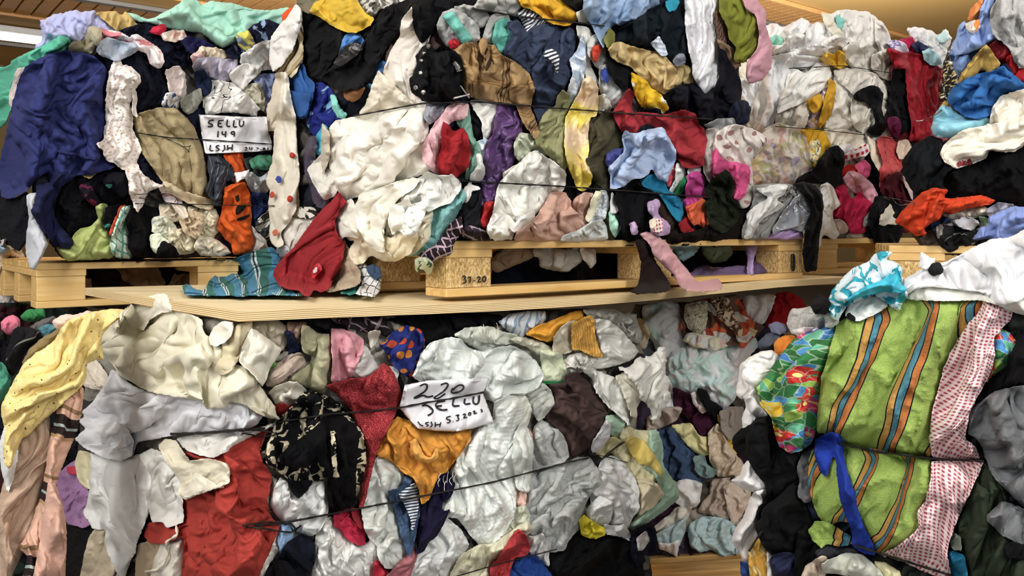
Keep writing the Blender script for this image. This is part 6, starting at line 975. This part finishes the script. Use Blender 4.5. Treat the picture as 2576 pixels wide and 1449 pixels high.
o=g('0','shirt','bright tropical floral shirt left of the green towel','shirt','R',M('tropic'),'1904,976 1926,954 1950,912 1970,888 1998,854 2014,844 2050,838 2075,826 2104,806 2102,870 2082,921 2075,954 2069,990 2066,1031 2056,1065 2050,1090 2042,1112 2014,1132 1986,1138 1960,1122 1952,1096 1945,1063 1940,1045 1917,1022',fold='gg',ang=-25,size=.32,amp=2.4,puff=.06)
g('Y','shirt','floral beach cloth curl right of the gingham','shirt','R',M('tropic'),'150,70 158,63 168,68 176,80 178,88 172,96 160,102 152,108 147,113 149,100 152,86',fold='s',size=.3,puff=.05)
g('0','sweatshirt','black ribbed waistband above the grey sweatshirt','sweatshirt','R','0f0f13/knit','2440,1020 2463,994 2490,962 2530,930 2560,850 2600,820 2600,970 2540,980 2490,1000 2464,1024 2440,1080 2426,1122 2412,1114',fold='gg',ang=-30,size=.3,puff=.05)
g('0','trousers','dark green cloth hanging at the lower right','trousers','R','2c3626/fleece','2460,1160 2480,1170 2506,1200 2530,1220 2536,1300 2560,1360 2600,1380 2600,1470 2440,1470 2420,1390 2412,1320 2430,1260',fold='gg',ang=-3,size=.36,amp=2.2,puff=.06)
g('0','cloth','teal blue cloth under the dark green one','shirt','R','146a90','2380,1386 2400,1384 2424,1400 2436,1460 2396,1460 2384,1420',size=.3)
g('0','cloth','pale grey green cloth fold beside the gingham hem','shirt','R','6f776a','2386,1366 2398,1340 2414,1352 2420,1384 2402,1382',size=.2)
g('0','cloth','pale yellow cloth below the gingham at the bottom edge','cloth','R','cfca9a','2200,1412 2230,1416 2262,1440 2270,1462 2230,1462 2210,1440',size=.2)
g('0','sweatshirt','grey melange sweatshirt hanging at the right edge','sweatshirt','R','6a6c6e/fleece','2440,1044 2464,1016 2496,990 2540,976 2600,966 2600,1300 2560,1262 2530,1228 2508,1206 2490,1180 2478,1140 2456,1100 2436,1090',fold='gc',ang=-20,size=.4,amp=2.6,puff=.08)
g('0','sweatshirt','lower grey sweatshirt fold with a rounded tip','sweatshirt','R','727476/fleece','2484,1296 2500,1282 2520,1262 2540,1268 2600,1290 2600,1374 2560,1366 2520,1344 2500,1322 2486,1312',fold='gc',ang=-50,size=.35,amp=2,puff=.07)
g('0','trousers','black cloth scrap at the right edge below the grey sweatshirt','trousers','R','121215','2526,1376 2548,1364 2600,1380 2600,1404 2534,1406',size=.3)
g('0','jacket','charcoal cloth under the blue ribbon','jacket','R','33333a','2050,1388 2090,1366 2140,1374 2160,1390 2130,1396 2090,1404 2056,1410',size=.3)
g('0','cap','cream cloth brim at the bottom left of the green towel','cloth','R','cdb8a0','2012,1460 2030,1424 2066,1398 2080,1400 2078,1440 2070,1462',size=.2,puff=.05)
g('0','shirt','off white shirt fold at the bottom under the green towel','shirt','R','c2c4b4','2066,1420 2088,1408 2136,1392 2170,1396 2196,1420 2218,1446 2224,1462 2150,1448 2100,1440 2070,1440',fold='s',size=.3,puff=.05)
STR=[(0,'b0d060'),(.5,'1d2426'),(.52,'e2a850'),(.62,'1d2426'),(.64,'5aa0b4'),(.74,'1d2426'),(.76,'e08440'),(.87,'1d2426'),(.89,'b0d060')]
TOW=M('bands',STR,.090,-8,'terry',.012)
g('0','towel','lime green striped terry towel, upper part above the twine','towel','R',TOW,'2108,812 2140,796 2190,782 2230,774 2258,756 2300,750 2400,752 2480,750 2472,790 2440,834 2410,880 2382,928 2362,980 2352,1030 2346,1090 2342,1148 2270,1143 2200,1131 2150,1120 2108,1108 2085,1092 2056,1086 2058,1040 2062,1000 2068,950 2080,910 2094,860',fold='gs',ang=-26,size=.6,amp=1.3,puff=.1)
g('0','towel','lime green striped terry towel, lower part under the twine','towel','R',M('bands',STR,.086,0,'terry',.012),'2044,1134 2074,1122 2110,1120 2170,1128 2260,1146 2345,1158 2342,1210 2330,1256 2306,1290 2312,1320 2296,1346 2260,1376 2222,1392 2196,1386 2184,1350 2160,1322 2138,1312 2110,1310 2085,1322 2060,1300 2046,1260 2034,1210 2036,1160',fold='gs',ang=-12,size=.6,amp=1.2,puff=.09)
g('0','towel','curled corner of lime terry at the lower left of the striped towel','towel','R',M('bands',STR,.1,60,'terry',.01),'2034,1334 2056,1312 2082,1316 2112,1334 2140,1350 2148,1368 2116,1374 2080,1366 2066,1380 2044,1356',fold='gc',ang=60,size=.2,amp=1.6,puff=.05)
GING=M('check','ecdcdc','b04850',.0066,'cot',0,.5)
g('0','tablecloth','red and white gingham cloth above the twine, right of the green towel','tablecloth','R',GING,'2347,1040 2363,981 2376,926 2402,871 2435,818 2462,790 2472,768 2472,750 2492,756 2520,756 2546,778 2540,805 2514,832 2498,850 2501,898 2490,940 2458,995 2436,1042 2426,1104 2450,1122 2466,1154 2407,1154 2348,1150 2338,1104',fold='gg',ang=-24,size=.4,amp=1.5,puff=.06)
g('0','tablecloth','gingham cloth below the twine narrowing to a fringed hem','tablecloth','R',M('check','ecdcdc','b04850',.0066,'cot',0,.5),'2345,1160 2400,1160 2472,1162 2462,1190 2432,1250 2406,1310 2386,1362 2380,1400 2396,1460 2330,1440 2276,1412 2214,1396 2250,1382 2290,1352 2314,1326 2308,1290 2332,1258 2344,1206',fold='gg',ang=-14,size=.4,amp=1.5,puff=.06)
g('0','ribbon','wide cobalt blue ribbon strap over the green towel','strap','R','1c369c/knit','2052,1112 2068,1098 2090,1090 2112,1094 2119,1106 2122,1150 2132,1196 2148,1240 2158,1290 2176,1334 2196,1372 2200,1398 2170,1388 2144,1372 2150,1348 2126,1290 2112,1230 2104,1160 2096,1138 2086,1166 2080,1200 2062,1182 2052,1150',fold='s',ang=-10,size=.35,amp=1.2,puff=.03)
g('0','sheet','lower ivory fold of the white sheet on top of the green towel','sheet','R','e6e5da','2276,740 2300,726 2340,720 2390,722 2440,726 2500,732 2600,736 2600,800 2550,782 2500,762 2470,754 2400,756 2330,754 2284,750',fold='gg',ang=82,size=.3,amp=2.0,puff=.06)
g('0','sheet','white sheet spread over the top of the lower right bale','sheet','R','e8e8ea','2258,740 2264,722 2280,700 2310,684 2348,672 2388,658 2420,640 2460,618 2492,602 2530,600 2560,590 2600,566 2600,740 2540,738 2480,732 2420,728 2350,720 2306,724 2280,738',fold='gc',ang=74,size=.5,amp=2.4,puff=.09)
g('0','sheet','small white peaked tip behind the white sheet','sheet','R','e8e6e4','2312,668 2317,634 2332,644 2346,656 2352,648 2352,664 2330,676',fold='s',size=.2,amp=1.4,off=.02)
o=g('0','scarf','white cloth with black spots under the turquoise scarf','cloth','R',M('dots','e2e4e0',['15151a'],.05,.2,keep=.6),'2128,790 2134,762 2170,748 2206,744 2226,756 2232,770 2200,790 2158,806 2132,800',fold='s',size=.3,amp=1.6,puff=.05)
g('0','shirt','white terry edge left of the green towel top','towel','R','d9d8d4/terry','2076,790 2096,770 2110,786 2108,812 2090,824 2076,822',size=.2)
g('0','scarf','turquoise scarf with dark brush lettering on the left corner of the white sheet','scarf','R',M('blot','cfdfe4','2a9fb4',26,.52,dist=2.2,soft=.01),'2084,770 2096,730 2120,700 2150,674 2190,658 2196,646 2214,634 2246,634 2240,642 2222,652 2250,660 2272,676 2268,700 2262,720 2282,736 2282,748 2268,760 2262,780 2244,772 2226,752 2200,740 2168,752 2144,760 2128,768 2114,790 2108,806 2094,800',fold='gc',ang=-40,size=.28,amp=2.4,puff=.06)
g('0','scarf','bright turquoise pleat across the patterned scarf','scarf','R','3ab4cc','2124,758 2150,738 2180,722 2210,712 2240,690 2256,694 2262,712 2280,728 2260,736 2226,732 2190,738 2160,748',fold='gg',ang=70,size=.14,amp=1.8,puff=.025)
o=g('0','cloth','black oval spot of the white sheet','patch','R','26262a','2335,676 2346,664 2362,661 2374,678 2372,686 2352,693 2340,690',fold='s',size=.3,amp=.4,puff=.01)
g('0','trousers','black bundle between scarf and shelf end','trousers','R','0f1014','2040,760 2060,740 2090,760 2080,790 2050,790',size=.3,off=-.3)
# ---------------------------------------------------------------- twines, papers, wires
def dmin(x,y,r=1):
    i,j=int(x/GC+30),int(y/GC+30); s=DM[max(j-r,0):j+r+1,max(i-r,0):i+r+1]; s=s[np.isfinite(s)]; return s.min() if len(s) else None
def tube(name,P,rad,mat,label=None,cat=None,parent=None,sides=6,twist=0,group=None):
    bm=bmesh.new(); prev=None; n=len(P)
    for k,p in enumerate(P):
        a=P[max(k-1,0)]; b=P[min(k+1,n-1)]; T=(Vector(b)-Vector(a)).normalized(); N=T.cross(Vector((0,1,.01))).normalized(); B=T.cross(N)
        ring=[bm.verts.new(Vector(p)+(N*math.cos(t)+B*math.sin(t))*rad*(1+twist*math.cos(2*t+k*.9))) for t in [2*math.pi*q/sides for q in range(sides)]]
        if prev: [bm.faces.new((prev[q],prev[(q+1)%sides],ring[(q+1)%sides],ring[q])) for q in range(sides)]
        prev=ring
    bmesh.ops.recalc_face_normals(bm,faces=bm.faces[:]); me=bpy.data.meshes.new(name); bm.to_mesh(me); bm.free(); o=link(name,me,mat,parent); return tag(o,label,cat,group)
def line_pts(poly,step=5,lift=.002,fixed=None,smooth=3,off=0):
    a=np.array(poly,float); L=np.r_[0,np.cumsum(np.hypot(*np.diff(a,axis=0).T))]; n=max(3,int(L[-1]/step)); t=np.linspace(0,L[-1],n); x=np.interp(t,L,a[:,0]); y=np.interp(t,L,a[:,1])
    if len(a)>2:
        for _ in range(3): x[1:-1]=(x[:-2]+2*x[1:-1]+x[2:])/4; y[1:-1]=(y[:-2]+2*y[1:-1]+y[2:])/4
    D=np.array([dmin(p,q) or 0 for p,q in zip(x,y)]); m=D>0; D=np.interp(t,t[m],D[m])
    if fixed: D[:]=fixed
    R=D.copy()
    for _ in range(smooth): R[1:-1]=(R[:-2]+R[1:-1]*2+R[2:])/4
    D=np.minimum(R,D+.004)-lift-off; return unproj(x,y,D)
def twine(poly,label,rad=.0021,**k): return tube('twine',line_pts(poly,lift=rad*.8,**k),rad,TWM,label,'twine',twist=.25)
for poly,lb in (
 (TW['C'][0],'dark twine across the middle upper bale under the camel scarf'),(TW['C'][1],'dark twine across the lower part of the middle upper bale'),(TW['C'][2],'dark twine at the very top behind the mustard sweater'),
 ([(700,1062),(830,1042),(930,1034),(1002,1026)],'black twine crossing the red tweed cloth left of the paper sign'),([(430,1092),(520,1089),(600,1082),(665,1078)],'thick black twine ending in a loop above the red cloth'),
 ([(640,1322),(700,1318),(900,1280),(1240,1213),(1420,1165),(1480,1152)],'long black twine rising across the lower middle bale'),(TW['P'][2],'thin black twine at the bottom edge under the cream sheet'),
 (TW['A'][1],'thin twine across the lower part of the upper left bale'),(TW['W'][0],'thin twine under the yellow satin knot'),(TW['W'][1],'thin twine at the foot of the white bale'),
 ([(2110,1116),(2200,1135),(2345,1154),(2475,1160)],'black twine dividing the green towel and the gingham'),([(2150,1372),(2215,1392),(2400,1450)],'black twine along the gingham hem at the bottom'),
 ([(1780,1204),(1815,1202),(1846,1198)],'dark strap across the beige cloths in the gap')):
    twine(poly,lb,.0016 if 'thin' in lb else (.0032 if 'thick' in lb else .0022))
twine([(595,1080),(640,1082),(690,1088),(698,1094),(660,1098),(610,1090)],'loose twine loop pulled over the black patterned scarf',.0016,off=.004)
twine([(610,1322),(660,1314),(705,1312),(735,1318),(745,1332),(735,1340),(700,1336),(670,1330),(620,1326)],'loose twine loop at the end of the lower knot',.0018,off=.004)
twine([(742,1334),(752,1326),(757,1322)],'short twine tail above the loop on white cotton',.0018,off=.004)
twine([(1500,1168),(1520,1150),(1548,1126),(1570,1112)],'stiff twine end sticking up at the right of the lower middle bale',.003,off=.006)
twine([(1462,1146),(1490,1142),(1530,1150),(1580,1164)],'thin twine along the baby blanket',.0012)
twine([(340,489),(400,487),(435,489),(449,505),(450,514),(400,506),(350,498)],'loop of thin twine by the tan strap',.0012,off=.004)
twine([(420,350),(445,360),(465,372),(475,378),(476,388),(474,372),(484,362),(476,370),(455,368)],'loose twine end hanging left of the upper sign',.0012,off=.004)
twine([(1884,1387),(1895,1370),(1910,1345),(1918,1336)],'dark cord on the white hanging cloth in the gap',.002,off=.004)
WIRE=flatm('steel_wire','b8b8b8',.35,.8)
tube('wire',line_pts([(2236,497),(2262,502),(2290,507),(2302,509)],off=.01),.0012,WIRE,'upper of two silver wires by the maroon shirt','wire')
tube('wire',line_pts([(2244,498),(2256,515),(2275,517),(2300,511)],off=.01),.0012,WIRE,'lower of two silver wires by the maroon shirt','wire')
tube('hook',line_pts([(2303,304),(2310,307),(2335,298),(2356,288),(2368,278)],off=.01),.0022,WIRE,'metal hook wire in front of the long dark red cloth','hook')
tube('rope',line_pts([(443,1325),(448,1345),(430,1356),(418,1362),(420,1380),(422,1400),(412,1420),(398,1432),(385,1436),(365,1438)],step=4,off=.006),.0030,mt('d9d0bc'),'white knotted cord hanging over the beige ribbed knit','cord',twist=.5)
tube('rod',line_pts([(1142,247),(1160,243),(1181,237)],off=.02),.0022,mt('d8d4cc'),'short pale plastic rod at the tip of the black denim piece','rod'); tube('rod',line_pts([(1159,216),(1170,232),(1180,246)],off=.02),.0018,mt('c9c0bc'),'pale cord end beside the plastic rod','cord')
for i,(x,y) in enumerate(((1110,1190),(1118,1196),(1128,1186),(1136,1200),(1122,1210),(1140,1184),(1108,1204),(1146,1194))):
    tube('fringe_thread',line_pts([(x,y),(x-8+3*(i%3),y+9),(x-4+5*(i%2),y+20+4*(i%3))],step=3,off=.004),.0009,mt('dfe0dc'),'white fringe threads at the edge of the gauze cloth over navy','thread',sides=4,group='fringe threads of the white gauze')
for i,(x,y) in enumerate(((1206,822),(1216,816),(1226,830),(1249,812),(1236,836))):
    tube('fringe_thread',line_pts([(x,y),(x+4-2*(i%3),y+12),(x+10-6*(i%2),y+26)],step=3,off=.004),.0009,mt('d2d2c8'),'pale loose threads on the fringed towel under the shelf','thread',sides=4,group='loose threads of the fringed towel')
def paper(P,bale_,label,off):
    o=cloth('paper_sign',P,PAPER,bale_,'s',0,.5,.5,.003,off=off,g=4,label=label,cat='sign',flat=True,skirt=.0006); return o
ps=paper([(500,288),(560,291),(620,294),(671,293),(675,330),(684,358),(684,378),(640,382),(590,384),(516,387),(507,340)],'A','white paper sign handwritten SELLU 149 on the upper left bale',.02)
dp=lambda x,y:(dmin(x,y,0) or dmin(x,y,1) or 2.4)
def smoothD(x0,y0,x1,y1):
    # plane fitted to the paper's own surface so pen strokes sit on it
    pass
def ink(par,name,crop,s,wd):
    
    for a in SL(crop,s): stroke('pen_stroke',[[tuple(q) for q in a]],None,lambda x,y:dp_s(x,y),wd,INK,par,lift=.0015)
def dp_s(x,y):
    i,j=int(round(x/GC+30-.5)),int(round(y/GC+30-.5)); s=DM[j-1:j+2,i-1:i+2]; s=s[np.isfinite(s)]; s=s[s<s.min()+.02]; return float(s.min()*.5+np.median(s)*.5)
ink(ps,'sellu_lettering','B','50,109.5 46,110 44.5,112 49,113.5 48.5,115.5 44.5,115.5;54.5,110 53.5,115.5 58,115.5;54,112.5 57,112.5;54.5,110 59,109.5;62.5,109 61.5,115.5 65,115;68.5,109.5 67.5,116 71,115.5;73.5,109.5 73,114 75,115.5 77,114 77,110',3.6)
ink(ps,'number_lettering','B','54,119.5 53.5,125;58,119.5 57,122.5 61,122.5;61,119.5 60.5,125;69,120 66,120 65.5,122 68.5,122.5 69,120 68.5,124.5',3.4)
ink(ps,'initials_lettering','B','47,132 46,137.5 50,137.5;55,132.5 52,133 52,134.5 55,135.5 54,137.5 51.5,137.5;59.5,132 60,136.5 57.5,138;62.5,132 62.5,137;67,131.5 66.5,137;62.5,135 66.5,134.5',3.4)
ink(ps,'date_lettering','B','78,134.5 80,134 80,135.5 78,137 81,137;82.5,134 82,136 84.5,136;84.5,134 84.5,137.5;87,136.5 87.3,136.8;88.5,135 90.5,134.5 90,136 88.5,137 91,136.5;93,136 93.3,136.3;94.5,135 96.5,134.5 96,135.5 94.5,136.5 97,136;98.5,135 100,134.5 99.5,135.5 98.5,136 100.5,135.5',2.2)
twine([(345,334),(420,346),(520,352),(600,357),(684,363)],'dark twine holding the upper paper sign',.0022,off=.002)
p2=paper([(1018,968),(1076,957),(1150,953),(1231,950),(1222,974),(1215,990),(1222,1006),(1243,1062),(1190,1078),(1145,1086),(1095,1084),(1050,1078),(1022,1048),(1004,1026)],'P','white paper sign handwritten 220 SELLU on the lower middle bale',.05)
ink(p2,'number_lettering','S','93,80 97,78 100,79 99,84 93,88 87,91 90,91 96,88 100,90.5 105,89;112,79 117,77 119,79 116,84 110,88 105,91 109,92 116,87;123,84 127,79.5 132,79 133,82 130,85 124,87 121,85.5 123,82',4.2)
ink(p2,'sellu_lettering','S','95,98 98,97 102,99 105,102 104,105 100,107;116,93.5 108,95 107,99 112,102 118,101.5;108,98.5 113,98;124,92 122,98.5 129,98;134,91.5 133,97 139,96;142,89.5 141,95.5 145,97 147,94 147,88.5',4.4)
ink(p2,'date_lettering','S','121,107.5 117,108.5 117.5,110.5 121,111 120,113.5 117.5,113.5;123,112.5 123.3,112.8;125.5,107 129,106 127,108.5 129,110.5 126,112;131,110.5 131.3,110.8;132,106.5 134,105 134.5,107 132,109.5 136,108.5;137.5,104.5 139.5,104 139,107 137,106.5 137.5,104.5;141,103.5 143,102.5 143,104 141.5,105.5 145,104.5;148.5,101 150,103 149,104',3.0)
ink(p2,'initials_lettering','S','91,112.5 93,115.5 96,116.5;101,113 98,113.5 98,114.5 101,115.5 99,117;103,112.5 104.5,116 102.5,117.5;107,113 107,117.5;112,113 111,117.5;107,115.5 112,115',3.0)
twine([(1000,1027),(1076,1012),(1140,1002),(1216,987)],'black twine pressing the paper sign 220 to the bale',.0024,off=.003)
for nm,P_,s in (('shirt_word','N','121,22 123,20.5 124,23 121.5,25 121,22;125.5,19.5 125.5,24;128,20 126,22 128.5,23.5;130,22 133,20 131,18 129.5,21 131,23.5 134,22'),):
    stroke('red_word',[[tuple(q) for q in a] for a in SL(P_,s)],None,dp_s,4.5,mt('a03038')).name='printed_word'
o=bpy.data.objects['printed_word']; par=[q for q in bpy.data.objects if 'small red word' in str(q.get('label',''))][0]; o.parent=par
